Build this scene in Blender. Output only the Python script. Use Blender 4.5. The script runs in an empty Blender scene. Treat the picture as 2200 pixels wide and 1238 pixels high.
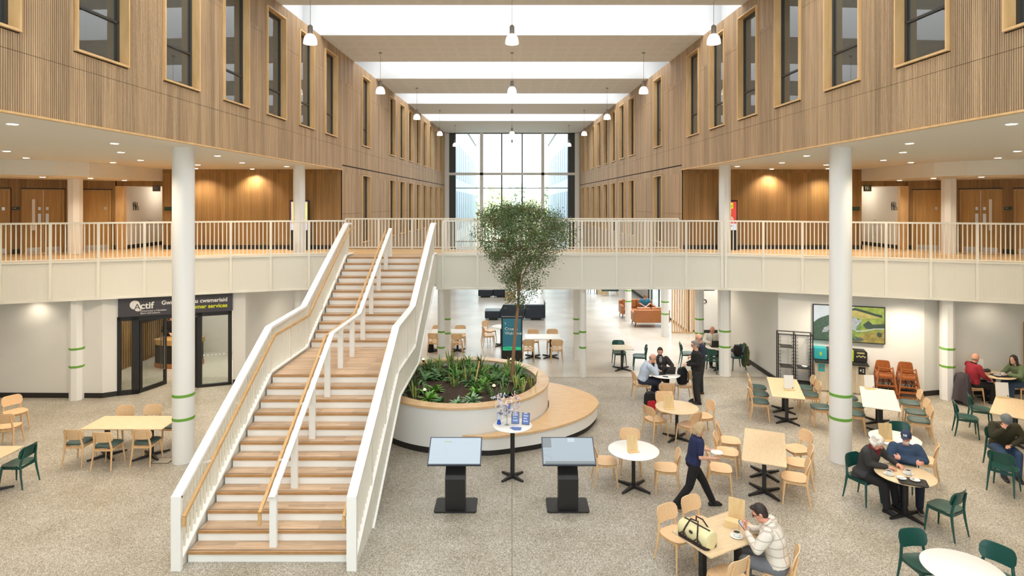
import bpy, bmesh, math, random
from mathutils import Vector, Matrix, Euler
R = math.radians
random.seed(7)
SC = bpy.context.scene
COL = SC.collection

# ---------------------------------------------------------------- camera
F, EYE, HY, CX = 1280.0, 5.6, 436.0, 1100.0      # focal length in pixels, eye height, horizon row, centre column
cam_d = bpy.data.cameras.new('camera')
cam = bpy.data.objects.new('camera', cam_d); COL.objects.link(cam)
cam.location = (0, 0, EYE); cam.rotation_euler = (R(90), 0, 0)
cam_d.sensor_width = 36; cam_d.lens = 36 * F / 2200
cam_d.shift_y = -(619 - HY) / 2200
cam_d.clip_start = 0.05; cam_d.clip_end = 500
SC.camera = cam

# ---------------------------------------------------------------- sky, daylight, exposure
w = bpy.data.worlds.new('overcast_sky'); SC.world = w; w.use_nodes = True
wn = w.node_tree; wn.nodes.clear()
bg = wn.nodes.new('ShaderNodeBackground'); wo = wn.nodes.new('ShaderNodeOutputWorld')
bg.inputs[0].default_value = (0.93, 0.97, 1.0, 1); bg.inputs[1].default_value = 3.8
wn.links.new(bg.outputs[0], wo.inputs[0])
SC.view_settings.view_transform = 'Standard'; SC.view_settings.look = 'None'
SC.view_settings.gamma = 1; SC.view_settings.use_curve_mapping = False
SC.view_settings.exposure = 0.3
SC.cycles.max_bounces = 6; SC.cycles.diffuse_bounces = 4; SC.cycles.glossy_bounces = 3
SC.cycles.transmission_bounces = 4; SC.cycles.transparent_max_bounces = 6
SC.cycles.caustics_reflective = False; SC.cycles.caustics_refractive = False
SC.cycles.sample_clamp_indirect = 6.0
SC.cycles.use_denoising = True; SC.cycles.use_adaptive_sampling = True; SC.cycles.adaptive_threshold = 0.03

def light(name, kind, loc, energy, color, rot=(0, 0, 0), **kw):
    d = bpy.data.lights.new(name, kind); d.energy = energy; d.color = color
    for k, v in kw.items(): setattr(d, k, v)
    o = bpy.data.objects.new(name, d); COL.objects.link(o); o.location = loc; o.rotation_euler = rot
    return o
ROOF = 11.0
WELLS = [(-0.9, 2.6), (2.75, 5.9), (9.4, 12.55), (16.26, 19.2), (22.8, 25.9), (29.4, 32.45), (36.2, 39.3)]
SKY_W = 1.15           # watts per square metre of glazing
for a, b in WELLS:
    wd = 12.2 if b < 20 else 11.2
    light('skylight_daylight', 'AREA', (0, (a + b) / 2, ROOF + 1.55), SKY_W * 10 * wd * (b - a), (0.97, 0.985, 1.0),
          shape='RECTANGLE', size=wd, size_y=b - a)
wp = light('window_portal', 'AREA', (0, 46.2, 5.6), 1, (1, 1, 1), (R(-90), 0, 0), shape='RECTANGLE', size=9.6, size_y=10.8)
wp.data.cycles.is_portal = True
wp = light('window_portal', 'AREA', (0, -4.3, 5.6), 1, (1, 1, 1), (R(90), 0, 0), shape='RECTANGLE', size=12.6, size_y=10.8)
wp.data.cycles.is_portal = True

# ---------------------------------------------------------------- measuring: the point of a level plane seen at a pixel
def at(px, py, z=0.0):
    D = F * (EYE - z) / (py - HY)
    return Vector(((px - CX) / F * D, D, z))
def lin(c):
    return tuple((x / 255 / 12.92 if x / 255 <= 0.04045 else ((x / 255 + 0.055) / 1.055) ** 2.4) for x in c)

# ---------------------------------------------------------------- materials
def newmat(name):
    m = bpy.data.materials.new(name); m.use_nodes = True
    nt = m.node_tree
    return m, nt, nt.nodes['Principled BSDF']
def _set(b, key, v):
    if key in b.inputs: b.inputs[key].default_value = v
def mat(name, rgb, rough=0.5, metal=0.0, spec=0.5, emit=None, estr=0.0, var=0.0, vscale=8.0, bump=0.0, bscale=200.0, ior=1.5, coat=0.0, alpha=None):
    m, nt, b = newmat(name)
    c = lin(rgb) + (1,)
    _set(b, 'Base Color', c); _set(b, 'Roughness', rough); _set(b, 'Metallic', metal)
    _set(b, 'Specular IOR Level', spec); _set(b, 'IOR', ior); _set(b, 'Coat Weight', coat)
    if emit is not None:
        _set(b, 'Emission Color', lin(emit) + (1,)); _set(b, 'Emission Strength', estr)
    if var or bump:
        tc = nt.nodes.new('ShaderNodeTexCoord')
    if var:
        n = nt.nodes.new('ShaderNodeTexNoise'); n.inputs['Scale'].default_value = vscale; n.inputs['Detail'].default_value = 4
        nt.links.new(tc.outputs['Object'], n.inputs['Vector'])
        mx = nt.nodes.new('ShaderNodeMix'); mx.data_type = 'RGBA'
        mx.inputs['A'].default_value = tuple(x * (1 - var) for x in c[:3]) + (1,)
        mx.inputs['B'].default_value = tuple(min(1, x * (1 + var)) for x in c[:3]) + (1,)
        nt.links.new(n.outputs['Fac'], mx.inputs['Factor']); nt.links.new(mx.outputs['Result'], b.inputs['Base Color'])
    if bump:
        n2 = nt.nodes.new('ShaderNodeTexNoise'); n2.inputs['Scale'].default_value = bscale
        nt.links.new(tc.outputs['Object'], n2.inputs['Vector'])
        bp = nt.nodes.new('ShaderNodeBump'); bp.inputs['Strength'].default_value = bump; bp.inputs['Distance'].default_value = 0.01
        nt.links.new(n2.outputs['Fac'], bp.inputs['Height']); nt.links.new(bp.outputs['Normal'], b.inputs['Normal'])
    return m
def wood(name, c1, c2, stretch=(3, 40, 40), rough=0.45, blocks=None, spec=0.4):
    """grain: noise stretched along one axis of the object; blocks = per-board tone change"""
    m, nt, b = newmat(name)
    tc = nt.nodes.new('ShaderNodeTexCoord'); mp = nt.nodes.new('ShaderNodeMapping')
    mp.inputs['Scale'].default_value = stretch
    nt.links.new(tc.outputs['Object'], mp.inputs['Vector'])
    n = nt.nodes.new('ShaderNodeTexNoise'); n.inputs['Scale'].default_value = 1.0; n.inputs['Detail'].default_value = 5; n.inputs['Roughness'].default_value = 0.6
    nt.links.new(mp.outputs['Vector'], n.inputs['Vector'])
    rp = nt.nodes.new('ShaderNodeValToRGB')
    rp.color_ramp.elements[0].position = 0.32; rp.color_ramp.elements[0].color = lin(c1) + (1,)
    rp.color_ramp.elements[1].position = 0.68; rp.color_ramp.elements[1].color = lin(c2) + (1,)
    nt.links.new(n.outputs['Fac'], rp.inputs['Fac'])
    out = rp.outputs['Color']
    if blocks:
        mp2 = nt.nodes.new('ShaderNodeMapping'); mp2.inputs['Scale'].default_value = blocks
        nt.links.new(tc.outputs['Object'], mp2.inputs['Vector'])
        sn = nt.nodes.new('ShaderNodeVectorMath'); sn.operation = 'FLOOR'
        nt.links.new(mp2.outputs['Vector'], sn.inputs[0])
        wn_ = nt.nodes.new('ShaderNodeTexWhiteNoise'); nt.links.new(sn.outputs['Vector'], wn_.inputs['Vector'])
        mr = nt.nodes.new('ShaderNodeMapRange'); mr.inputs['To Min'].default_value = 0.8; mr.inputs['To Max'].default_value = 1.12
        nt.links.new(wn_.outputs['Value'], mr.inputs['Value'])
        mu = nt.nodes.new('ShaderNodeMix'); mu.data_type = 'RGBA'; mu.blend_type = 'MULTIPLY'; mu.inputs['Factor'].default_value = 1.0
        nt.links.new(out, mu.inputs['A']); nt.links.new(mr.outputs['Result'], mu.inputs['B'])
        out = mu.outputs['Result']
    nt.links.new(out, b.inputs['Base Color'])
    _set(b, 'Roughness', rough); _set(b, 'Specular IOR Level', spec)
    return m
def terrazzo(name):
    m, nt, b = newmat(name)
    tc = nt.nodes.new('ShaderNodeTexCoord')
    def ramp(src, stops):
        rp = nt.nodes.new('ShaderNodeValToRGB'); rp.color_ramp.interpolation = 'LINEAR'
        while len(rp.color_ramp.elements) < len(stops): rp.color_ramp.elements.new(0.5)
        for e, (p, c) in zip(rp.color_ramp.elements, stops): e.position = p; e.color = lin(c) + (1,)
        nt.links.new(src, rp.inputs['Fac']); return rp.outputs['Color']
    vo = nt.nodes.new('ShaderNodeTexVoronoi'); vo.inputs['Scale'].default_value = 95.0
    nt.links.new(tc.outputs['Object'], vo.inputs['Vector'])
    sep = nt.nodes.new('ShaderNodeSeparateColor'); nt.links.new(vo.outputs['Color'], sep.inputs['Color'])
    stones = ramp(sep.outputs['Red'], [(0.0, (98, 92, 82)), (0.18, (146, 139, 127)), (0.5, (173, 166, 153)), (0.8, (193, 187, 175)), (1.0, (230, 225, 215))])
    n = nt.nodes.new('ShaderNodeTexNoise'); n.inputs['Scale'].default_value = 1.1; n.inputs['Detail'].default_value = 3
    nt.links.new(tc.outputs['Object'], n.inputs['Vector'])
    tone = ramp(n.outputs['Fac'], [(0.3, (228, 224, 214)), (0.7, (255, 254, 252))])
    mu = nt.nodes.new('ShaderNodeMix'); mu.data_type = 'RGBA'; mu.blend_type = 'MULTIPLY'; mu.inputs['Factor'].default_value = 1
    nt.links.new(stones, mu.inputs['A']); nt.links.new(tone, mu.inputs['B'])
    # the polished pale screed beyond the joint at y = 19.1
    sx = nt.nodes.new('ShaderNodeSeparateXYZ'); nt.links.new(tc.outputs['Object'], sx.inputs['Vector'])
    gt = nt.nodes.new('ShaderNodeMath'); gt.operation = 'GREATER_THAN'; gt.inputs[1].default_value = 19.15
    nt.links.new(sx.outputs['Y'], gt.inputs[0])
    n3 = nt.nodes.new('ShaderNodeTexNoise'); n3.inputs['Scale'].default_value = 0.7; n3.inputs['Detail'].default_value = 6
    nt.links.new(tc.outputs['Object'], n3.inputs['Vector'])
    screed = ramp(n3.outputs['Fac'], [(0.3, (188, 181, 168)), (0.7, (208, 202, 191))])
    mx = nt.nodes.new('ShaderNodeMix'); mx.data_type = 'RGBA'
    nt.links.new(gt.outputs[0], mx.inputs['Factor']); nt.links.new(mu.outputs['Result'], mx.inputs['A']); nt.links.new(screed, mx.inputs['B'])
    nt.links.new(mx.outputs['Result'], b.inputs['Base Color'])
    rr = nt.nodes.new('ShaderNodeMapRange'); rr.inputs['To Min'].default_value = 0.42; rr.inputs['To Max'].default_value = 0.24
    nt.links.new(gt.outputs[0], rr.inputs['Value']); nt.links.new(rr.outputs['Result'], b.inputs['Roughness'])
    _set(b, 'Specular IOR Level', 0.45)
    return m
def glassmat(name, rgb=(235, 240, 240), tint=0.93):
    """window glass: straight-through with a fresnel reflection"""
    m = bpy.data.materials.new(name); m.use_nodes = True; nt = m.node_tree; nt.nodes.clear()
    o = nt.nodes.new('ShaderNodeOutputMaterial'); mx = nt.nodes.new('ShaderNodeMixShader')
    t = nt.nodes.new('ShaderNodeBsdfTransparent'); g = nt.nodes.new('ShaderNodeBsdfGlossy'); fr = nt.nodes.new('ShaderNodeFresnel')
    t.inputs['Color'].default_value = tuple(x * tint for x in lin(rgb)) + (1,); g.inputs['Roughness'].default_value = 0.02
    g.inputs['Color'].default_value = (0.8, 0.8, 0.8, 1); fr.inputs['IOR'].default_value = 1.45
    ge = nt.nodes.new('ShaderNodeNewGeometry'); inv = nt.nodes.new('ShaderNodeMath'); inv.operation = 'SUBTRACT'; inv.inputs[0].default_value = 1.0
    nt.links.new(ge.outputs['Backfacing'], inv.inputs[1]); mul = nt.nodes.new('ShaderNodeMath'); mul.operation = 'MULTIPLY'
    nt.links.new(fr.outputs[0], mul.inputs[0]); nt.links.new(inv.outputs[0], mul.inputs[1]); nt.links.new(mul.outputs[0], mx.inputs[0]); nt.links.new(t.outputs[0], mx.inputs[1]); nt.links.new(g.outputs[0], mx.inputs[2])
    nt.links.new(mx.outputs[0], o.inputs[0])
    return m

M = {}
M['terrazzo'] = terrazzo('terrazzo_floor')
M['white'] = mat('white_paint', (240, 238, 234), 0.6)
M['wall'] = mat('wall_paint', (232, 229, 223), 0.7, var=0.02, vscale=1.5)
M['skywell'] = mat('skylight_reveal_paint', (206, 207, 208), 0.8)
M['ceil'] = mat('ceiling_paint', (236, 232, 224), 0.85)
M['ceil_tile'] = mat('acoustic_panel', (232, 226, 217), 0.9, var=0.03, vscale=0.8)
M['ceil_tile2'] = mat('acoustic_panel_perforated', (228, 222, 212), 0.9)
M['soffit'] = mat('soffit_paint', (238, 232, 220), 0.85)
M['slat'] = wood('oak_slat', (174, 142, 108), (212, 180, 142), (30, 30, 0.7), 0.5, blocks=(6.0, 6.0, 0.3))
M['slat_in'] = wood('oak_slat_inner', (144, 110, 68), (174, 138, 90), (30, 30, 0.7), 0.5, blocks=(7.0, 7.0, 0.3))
M['slat_back'] = mat('slat_backing', (36, 24, 16), 0.95)
M['slat_back_in'] = mat('inner_slat_backing', (74, 48, 28), 0.95)
M['surround'] = wood('pale_oak_surround', (214, 172, 116), (232, 194, 142), (8, 8, 1.2), 0.45)
M['alu'] = mat('dark_aluminium', (58, 58, 54), 0.4)
M['winglass'] = mat('dark_window_glass', (70, 74, 72), 0.02, spec=1.0, ior=1.75)
M['glass'] = glassmat('clear_glass')
M['cream'] = mat('cream_powder_coat', (242, 238, 226), 0.45)
M['creamw'] = mat('white_powder_coat', (246, 244, 239), 0.45)
M['fascia'] = mat('perforated_cream_panel', (238, 234, 222), 0.55)
M['oakfloor'] = wood('oak_floor', (196, 156, 104), (218, 182, 132), (1.2, 14, 1), 0.35, blocks=(0.8, 6, 1))
M['tread'] = wood('tread_oak', (186, 154, 122), (210, 182, 152), (3, 34, 20), 0.4, blocks=(1.6, 11, 0.01))
M['nosing'] = wood('nosing_oak', (168, 124, 78), (192, 150, 104), (4, 30, 30), 0.4)
M['handrail'] = wood('handrail_oak', (202, 158, 104), (222, 182, 130), (20, 4, 20), 0.35)
M['black'] = mat('black_paint', (30, 28, 27), 0.45)
M['blackmetal'] = mat('black_powder_coat', (34, 32, 31), 0.5)
M['skirt'] = mat('black_skirting', (38, 34, 32), 0.55)
M['green'] = mat('green_band', (112, 168, 60), 0.6)
M['beech'] = wood('beech_plywood', (229, 191, 145), (238, 202, 159), (9, 28, 28), 0.38)
M['beechleg'] = wood('beech_leg', (218, 174, 124), (234, 196, 150), (28, 28, 5), 0.4)
M['ashtop'] = wood('ash_laminate_top', (214, 188, 148), (228, 204, 168), (5, 40, 20), 0.4)
M['whitetop'] = mat('white_laminate_top', (244, 241, 234), 0.32)
M['creamtop'] = mat('cream_laminate_top', (240, 231, 214), 0.35)
M['greenpaint'] = mat('dark_green_lacquer', (14, 74, 66), 0.35, coat=0.2)
M['greenseat'] = mat('dark_green_leatherette', (48, 74, 72), 0.42, bump=0.05, bscale=300)
M['birch'] = wood('birch_plywood', (222, 190, 136), (234, 206, 158), (20, 20, 3), 0.5)
M['paper'] = mat('white_paper', (240, 240, 238), 0.7)
M['navyfab'] = mat('navy_leather', (38, 48, 60), 0.38, bump=0.03, bscale=60)
M['tan'] = mat('tan_leather', (166, 104, 58), 0.45, var=0.12, vscale=6)
M['darkwood'] = mat('dark_wood_leg', (40, 30, 26), 0.5)
M['doorwood'] = wood('oak_veneer_door', (168, 130, 76), (188, 150, 92), (14, 14, 1.0), 0.45)
M['chrome'] = mat('brushed_steel', (190, 190, 188), 0.3, metal=1.0)
M['grey'] = mat('mid_grey', (120, 120, 118), 0.5)
M['lampgrey'] = mat('lamp_body_grey', (138, 130, 122), 0.45)
M['lamp'] = mat('frosted_glowing_glass', (250, 246, 236), 0.4, emit=(255, 244, 224), estr=1.5)
M['downlight'] = mat('lit_downlight', (255, 255, 255), 0.4, emit=(255, 236, 206), estr=8.0)
M['soil'] = mat('planter_soil', (66, 50, 38), 0.95, var=0.4, vscale=14, bump=0.6, bscale=40)
M['bark'] = mat('tree_bark', (150, 112, 82), 0.8, var=0.2, vscale=20)
M['leaf'] = mat('tree_leaf', (92, 112, 62), 0.5, var=0.35, vscale=9)
M['red'] = mat('red_fabric', (190, 28, 44), 0.7)
M['ceramic'] = mat('white_ceramic', (238, 238, 234), 0.2)
M['coffee'] = mat('coffee', (60, 40, 28), 0.2)
M['orange'] = wood('stained_orange_wood', (150, 84, 42), (178, 108, 58), (20, 20, 4), 0.35)
M['teal'] = mat('teal_panel', (48, 168, 178), 0.5)
M['lime'] = mat('lime_panel', (170, 200, 50), 0.5)
M['dkgreen'] = mat('dark_green_panel', (38, 84, 62), 0.5)
M['plaque'] = mat('dark_green_plaque', (30, 58, 44), 0.5)
M['cabinet'] = wood('pale_ash_cabinet', (206, 192, 166), (220, 208, 184), (14, 14, 1.5), 0.5)
M['charcoal'] = mat('charcoal_sign', (70, 68, 74), 0.6)
M['signwhite'] = mat('sign_white', (236, 234, 230), 0.6)
M['signyellow'] = mat('sign_yellow', (216, 220, 40), 0.6)
M['screenwhite'] = mat('lit_screen_pale', (20, 20, 20), 0.25, emit=(206, 224, 236), estr=0.66)
# ---------------------------------------------------------------- mesh collecting
class MB:
    def __init__(s): s.v = []; s.f = []; s.m = []; s.mi = 0
    def add(s, vs, fs):
        k = len(s.v); s.v += [tuple(v) for v in vs]
        for f in fs: s.f.append([i + k for i in f]); s.m.append(s.mi)
        return s
    def box(s, x0, x1, y0, y1, z0, z1):
        return s.add([(x0, y0, z0), (x1, y0, z0), (x1, y1, z0), (x0, y1, z0), (x0, y0, z1), (x1, y0, z1), (x1, y1, z1), (x0, y1, z1)],
                     [(0, 3, 2, 1), (4, 5, 6, 7), (0, 1, 5, 4), (1, 2, 6, 5), (2, 3, 7, 6), (3, 0, 4, 7)])
    def obox(s, c, ax, ay, az):
        c, ax, ay, az = Vector(c), Vector(ax), Vector(ay), Vector(az)
        vs = [c - ax - ay - az, c + ax - ay - az, c + ax + ay - az, c - ax + ay - az, c - ax - ay + az, c + ax - ay + az, c + ax + ay + az, c - ax + ay + az]
        return s.add(vs, [(0, 3, 2, 1), (4, 5, 6, 7), (0, 1, 5, 4), (1, 2, 6, 5), (2, 3, 7, 6), (3, 0, 4, 7)])
    def rbox(s, cx, cy, z0, z1, lx, ly, ang=0):
        c, n = math.cos(ang), math.sin(ang)
        return s.obox((cx, cy, (z0 + z1) / 2), (lx / 2 * c, lx / 2 * n, 0), (-ly / 2 * n, ly / 2 * c, 0), (0, 0, (z1 - z0) / 2))
    def bar(s, p, q, wd, ht, up=(0, 0, 1)):
        """rectangular bar from p to q: wd sideways, ht along up"""
        p, q = Vector(p), Vector(q); d = (q - p); L = d.length; d = d / L
        side = d.cross(Vector(up))
        if side.length < 1e-5: side = d.cross(Vector((0, 1, 0)))
        side.normalize(); u = side.cross(d).normalized()
        return s.obox((p + q) / 2, d * L / 2, side * wd / 2, u * ht / 2)
    def prism(s, poly, z0, z1):
        n = len(poly)
        vs = [(x, y, z0) for x, y in poly] + [(x, y, z1) for x, y in poly]
        fs = [list(range(n))[::-1], list(range(n, 2 * n))] + [(i, (i + 1) % n, n + (i + 1) % n, n + i) for i in range(n)]
        return s.add(vs, fs)
    def loft(s, rings, cap=True, closed=True):
        n = len(rings[0]); vs = [p for r in rings for p in r]; fs = []
        for a in range(len(rings) - 1):
            for i in range(n if closed else n - 1):
                j = (i + 1) % n
                fs.append((a * n + i, a * n + j, (a + 1) * n + j, (a + 1) * n + i))
        if cap and closed:
            fs.append(list(range(n))[::-1]); fs.append([(len(rings) - 1) * n + i for i in range(n)])
        return s.add(vs, fs)
    def tube(s, pts, rad, n=8, cap=True, flat=1.0):
        pts = [Vector(p) for p in pts]; m = len(pts)
        rad = rad if isinstance(rad, (list, tuple)) else [rad] * m
        rings = []; ref = None
        for i in range(m):
            d = (pts[min(i + 1, m - 1)] - pts[max(i - 1, 0)])
            if d.length < 1e-9: d = Vector((0, 0, 1))
            d.normalize()
            if ref is None:
                ref = Vector((1, 0, 0)) if abs(d.x) < 0.8 else Vector((0, 1, 0))
            a = (ref - d * ref.dot(d)).normalized(); b = d.cross(a); ref = a
            rings.append([pts[i] + a * math.cos(2 * math.pi * k / n) * rad[i] + b * math.sin(2 * math.pi * k / n) * rad[i] * flat for k in range(n)])
        return s.loft(rings, cap)
    def cyl(s, x, y, z0, z1, r, n=24, r1=None):
        return s.tube([(x, y, z0), (x, y, z1)], [r, r if r1 is None else r1], n)
    def lathe(s, prof, n=24, c=(0, 0, 0)):
        rings = [[(c[0] + r * math.cos(2 * math.pi * k / n), c[1] + r * math.sin(2 * math.pi * k / n), c[2] + z) for k in range(n)] for r, z in prof]
        return s.loft(rings)
    def ell(s, c, r, rot=None, n=12, m=8):
        c = Vector(c); vs = []; fs = []
        rot = rot or Matrix.Identity(3)
        for i in range(1, m):
            t = math.pi * i / m
            for k in range(n):
                p = 2 * math.pi * k / n
                vs.append(c + rot @ Vector((r[0] * math.sin(t) * math.cos(p), r[1] * math.sin(t) * math.sin(p), r[2] * math.cos(t))))
        top = len(vs); vs.append(c + rot @ Vector((0, 0, r[2]))); bot = len(vs); vs.append(c - rot @ Vector((0, 0, r[2])))
        for i in range(m - 2):
            for k in range(n):
                fs.append((i * n + k, (i + 1) * n + k, (i + 1) * n + (k + 1) % n, i * n + (k + 1) % n))
        for k in range(n):
            fs.append((top, k, (k + 1) % n)); fs.append((bot, (m - 2) * n + (k + 1) % n, (m - 2) * n + k))
        return s.add(vs, fs)
    def mesh(s, name, mats, smooth=True, angle=35):
        me = bpy.data.meshes.new(name); me.from_pydata(s.v, [], s.f)
        mats = mats if isinstance(mats, (list, tuple)) else [mats]
        for mm in mats: me.materials.append(mm)
        if len(mats) > 1: me.polygons.foreach_set('material_index', s.m)
        if smooth:
            me.polygons.foreach_set('use_smooth', [True] * len(me.polygons)); me.set_sharp_from_angle(angle=R(angle))
        me.update(); return me
    def build(s, name, mats, parent=None, smooth=True, angle=35):
        return link(name, s.mesh(name, mats, smooth, angle), parent)

def link(name, data, parent=None, loc=None, rz=None):
    o = bpy.data.objects.new(name, data); COL.objects.link(o)
    if parent is not None: o.parent = parent
    if loc is not None: o.location = loc
    if rz is not None: o.rotation_euler = (0, 0, rz)
    return o
def tag(o, label=None, cat=None, group=None, kind=None):
    if label: o['label'] = label
    if cat: o['category'] = cat
    if group: o['group'] = group
    if kind: o['kind'] = kind
    return o
def thing(name, label, cat, loc=(0, 0, 0), rz=0.0, group=None, kind=None):
    o = link(name, None, None, loc, rz); o.empty_display_size = 0.2
    return tag(o, label, cat, group, kind)
def struct(mb, name, mats, label, cat='wall', smooth=False):
    return tag(mb.build(name, mats, None, smooth), label, cat, None, 'structure')
def dup(o, loc, rz, label=None, group=None):
    r = o.copy(); COL.objects.link(r); r.location = loc; r.rotation_euler = (0, 0, rz)
    if label: r['label'] = label
    if group: r['group'] = group
    for ch in list(o.children):
        c = ch.copy(); COL.objects.link(c); c.parent = r
        for g in list(ch.children):
            d = g.copy(); COL.objects.link(d); d.parent = c
    return r
def text(name, body, size, matx, parent, loc, rot, align='LEFT', ext=0.002, sx=1.0, bold=0.0):
    d = bpy.data.curves.new(name, 'FONT'); d.body = body; d.size = size; d.align_x = align; d.extrude = ext; d.offset = bold
    d.materials.append(matx)
    tmp = bpy.data.objects.new('tmp', d); me = bpy.data.meshes.new_from_object(tmp); bpy.data.objects.remove(tmp); bpy.data.curves.remove(d)
    o = link(name, me, parent); o.location = loc; o.rotation_euler = rot; o.scale = (sx, 1, 1)
    return o
def rrect(w_, h_, r, n=5):
    pts = []
    for cx, cy, a0 in ((w_ / 2 - r, h_ / 2 - r, 0), (-w_ / 2 + r, h_ / 2 - r, 90), (-w_ / 2 + r, -h_ / 2 + r, 180), (w_ / 2 - r, -h_ / 2 + r, 270)):
        for k in range(n + 1):
            a = R(a0 + 90 * k / n); pts.append((cx + r * math.cos(a), cy + r * math.sin(a)))
    return pts
ORD = ['nearest', 'second nearest', 'third nearest', 'fourth nearest', 'fifth nearest', 'sixth nearest', 'seventh nearest', 'eighth nearest',
       'ninth nearest', 'tenth nearest', 'eleventh nearest', 'twelfth nearest', 'thirteenth nearest', 'fourteenth nearest', 'fifteenth nearest',
       'sixteenth nearest', 'seventeenth nearest', 'eighteenth nearest', 'nineteenth nearest', 'twentieth nearest']

# ================================================================ THE SETTING
H1 = 3.94                     # first floor level
ZC = 6.8                      # ceiling over the side galleries = underside of the oak-clad boxes
def wx(D): return 6.9 - 0.0375 * D        # half width of the atrium at depth D: its walls taper slightly
END = 45.8

mb = MB().box(-22, 22, -4, 60, -0.3, 0)
fl = struct(mb, 'floor', M['terrazzo'], 'speckled terrazzo ground floor of the atrium', 'floor')
mb = MB().box(-0.006, 0.006, 3, 13.0, 0, 0.002)
mb.box(-2.4, 8.2, 19.13, 19.155, 0, 0.002)
struct(mb, 'trim_1', mat('floor_joint', (120, 112, 100), 0.6), 'thin movement joints in the terrazzo floor', 'floor joint')

# --- galleries: first floor slabs with curved front edges
EDGE_L = [(-18.0, 15.2), (-16.2, 15.55), (-15.0, 15.85), (-13.97, 16.22), (-12.7, 16.66), (-11.4, 17.13), (-10.0, 17.68), (-8.55, 18.25), (-7.6, 18.6), (-6.64, 18.86), (-5.9, 18.98), (-5.12, 19.0)]
EDGE_C = [(-2.42, 19.0), (-1.2, 19.0), (0, 19.0), (1.2, 19.0), (2.4, 19.0), (3.6, 19.0), (4.8, 19.0), (5.9, 18.98), (6.64, 18.86)]
EDGE_R = [(-x, y) for x, y in EDGE_L[:-2]][::-1]
def arclen(P):
    L = [0]
    for a, b in zip(P, P[1:]): L.append(L[-1] + math.dist(a, b))
    return L
def along(P, s):
    L = arclen(P); s = max(0, min(s, L[-1]))
    for i in range(len(P) - 1):
        if s <= L[i + 1] + 1e-9:
            t = (s - L[i]) / (L[i + 1] - L[i]); a, b = P[i], P[i + 1]
            d = Vector((b[0] - a[0], b[1] - a[1], 0)).normalized()
            return Vector((a[0] + (b[0] - a[0]) * t, a[1] + (b[1] - a[1]) * t, 0)), d
front = EDGE_L + [(-2.42, 19.0)] + EDGE_C[1:-1] + EDGE_R
ins = [(x, y + 0.1) for x, y in front]
slab = ins + [(18, 27), (12.6, 27), (12.6, 21.5), (-12.6, 21.5), (-12.6, 27), (-18, 27)]
slab = slab + []
mb = MB(); mb.prism(slab, H1 - 0.04, H1)
struct(mb, 'floor_gallery', M['oakfloor'], 'pale oak floor of the first floor gallery and bridge', 'floor')
mb = MB(); mb.prism(slab, 2.92, H1 - 0.041)
struct(mb, 'ceiling_undercroft', M['ceil'], 'white ceiling under the first floor gallery', 'ceiling')

# --- fluted cream fascia with panel joints
def fascia(P, name, label):
    mb = MB(); L = arclen(P)[-1]; n = int(L / 0.036); z0, z1 = 2.88, H1 - 0.02
    # fluted sheet: shallow ribs
    for i in range(n):
        s0 = L * i / n; s1 = L * (i + 0.7) / n
        p, d = along(P, s0); q, _ = along(P, s1); nrm = Vector((d.y, -d.x, 0))
        dep = 0.008
        mb.add([p + nrm * dep + Vector((0, 0, z0)), q + nrm * dep + Vector((0, 0, z0)), q + nrm * dep + Vector((0, 0, z1)), p + nrm * dep + Vector((0, 0, z1)),
                p + Vector((0, 0, z0)), q + Vector((0, 0, z0)), q + Vector((0, 0, z1)), p + Vector((0, 0, z1))],
               [(0, 1, 2, 3), (0, 3, 7, 4), (1, 5, 6, 2)])
    for i in range(len(P) - 1):
        a, b = Vector(P[i] + (0,)), Vector(P[i + 1] + (0,))
        mb.bar(a + Vector((0, 0.05, (z0 + z1) / 2)), b + Vector((0, 0.05, (z0 + z1) / 2)), 0.1, z1 - z0)
        mb.bar(a + Vector((0, 0.02, 2.87)), b + Vector((0, 0.02, 2.87)), 0.1, 0.06)
        mb.bar(a + Vector((0, 0.02, H1 + 0.0)), b + Vector((0, 0.02, H1 + 0.0)), 0.1, 0.05)
    o = struct(mb, name, M['fascia'], label, 'fascia')
    return o
fascia(EDGE_L, 'trim_2', 'fluted cream fascia of the left gallery edge')
fascia(EDGE_C, 'trim_3', 'fluted cream fascia of the bridge right of the stairs')
fascia(EDGE_R, 'trim_4', 'fluted cream fascia of the right gallery edge')

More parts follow.
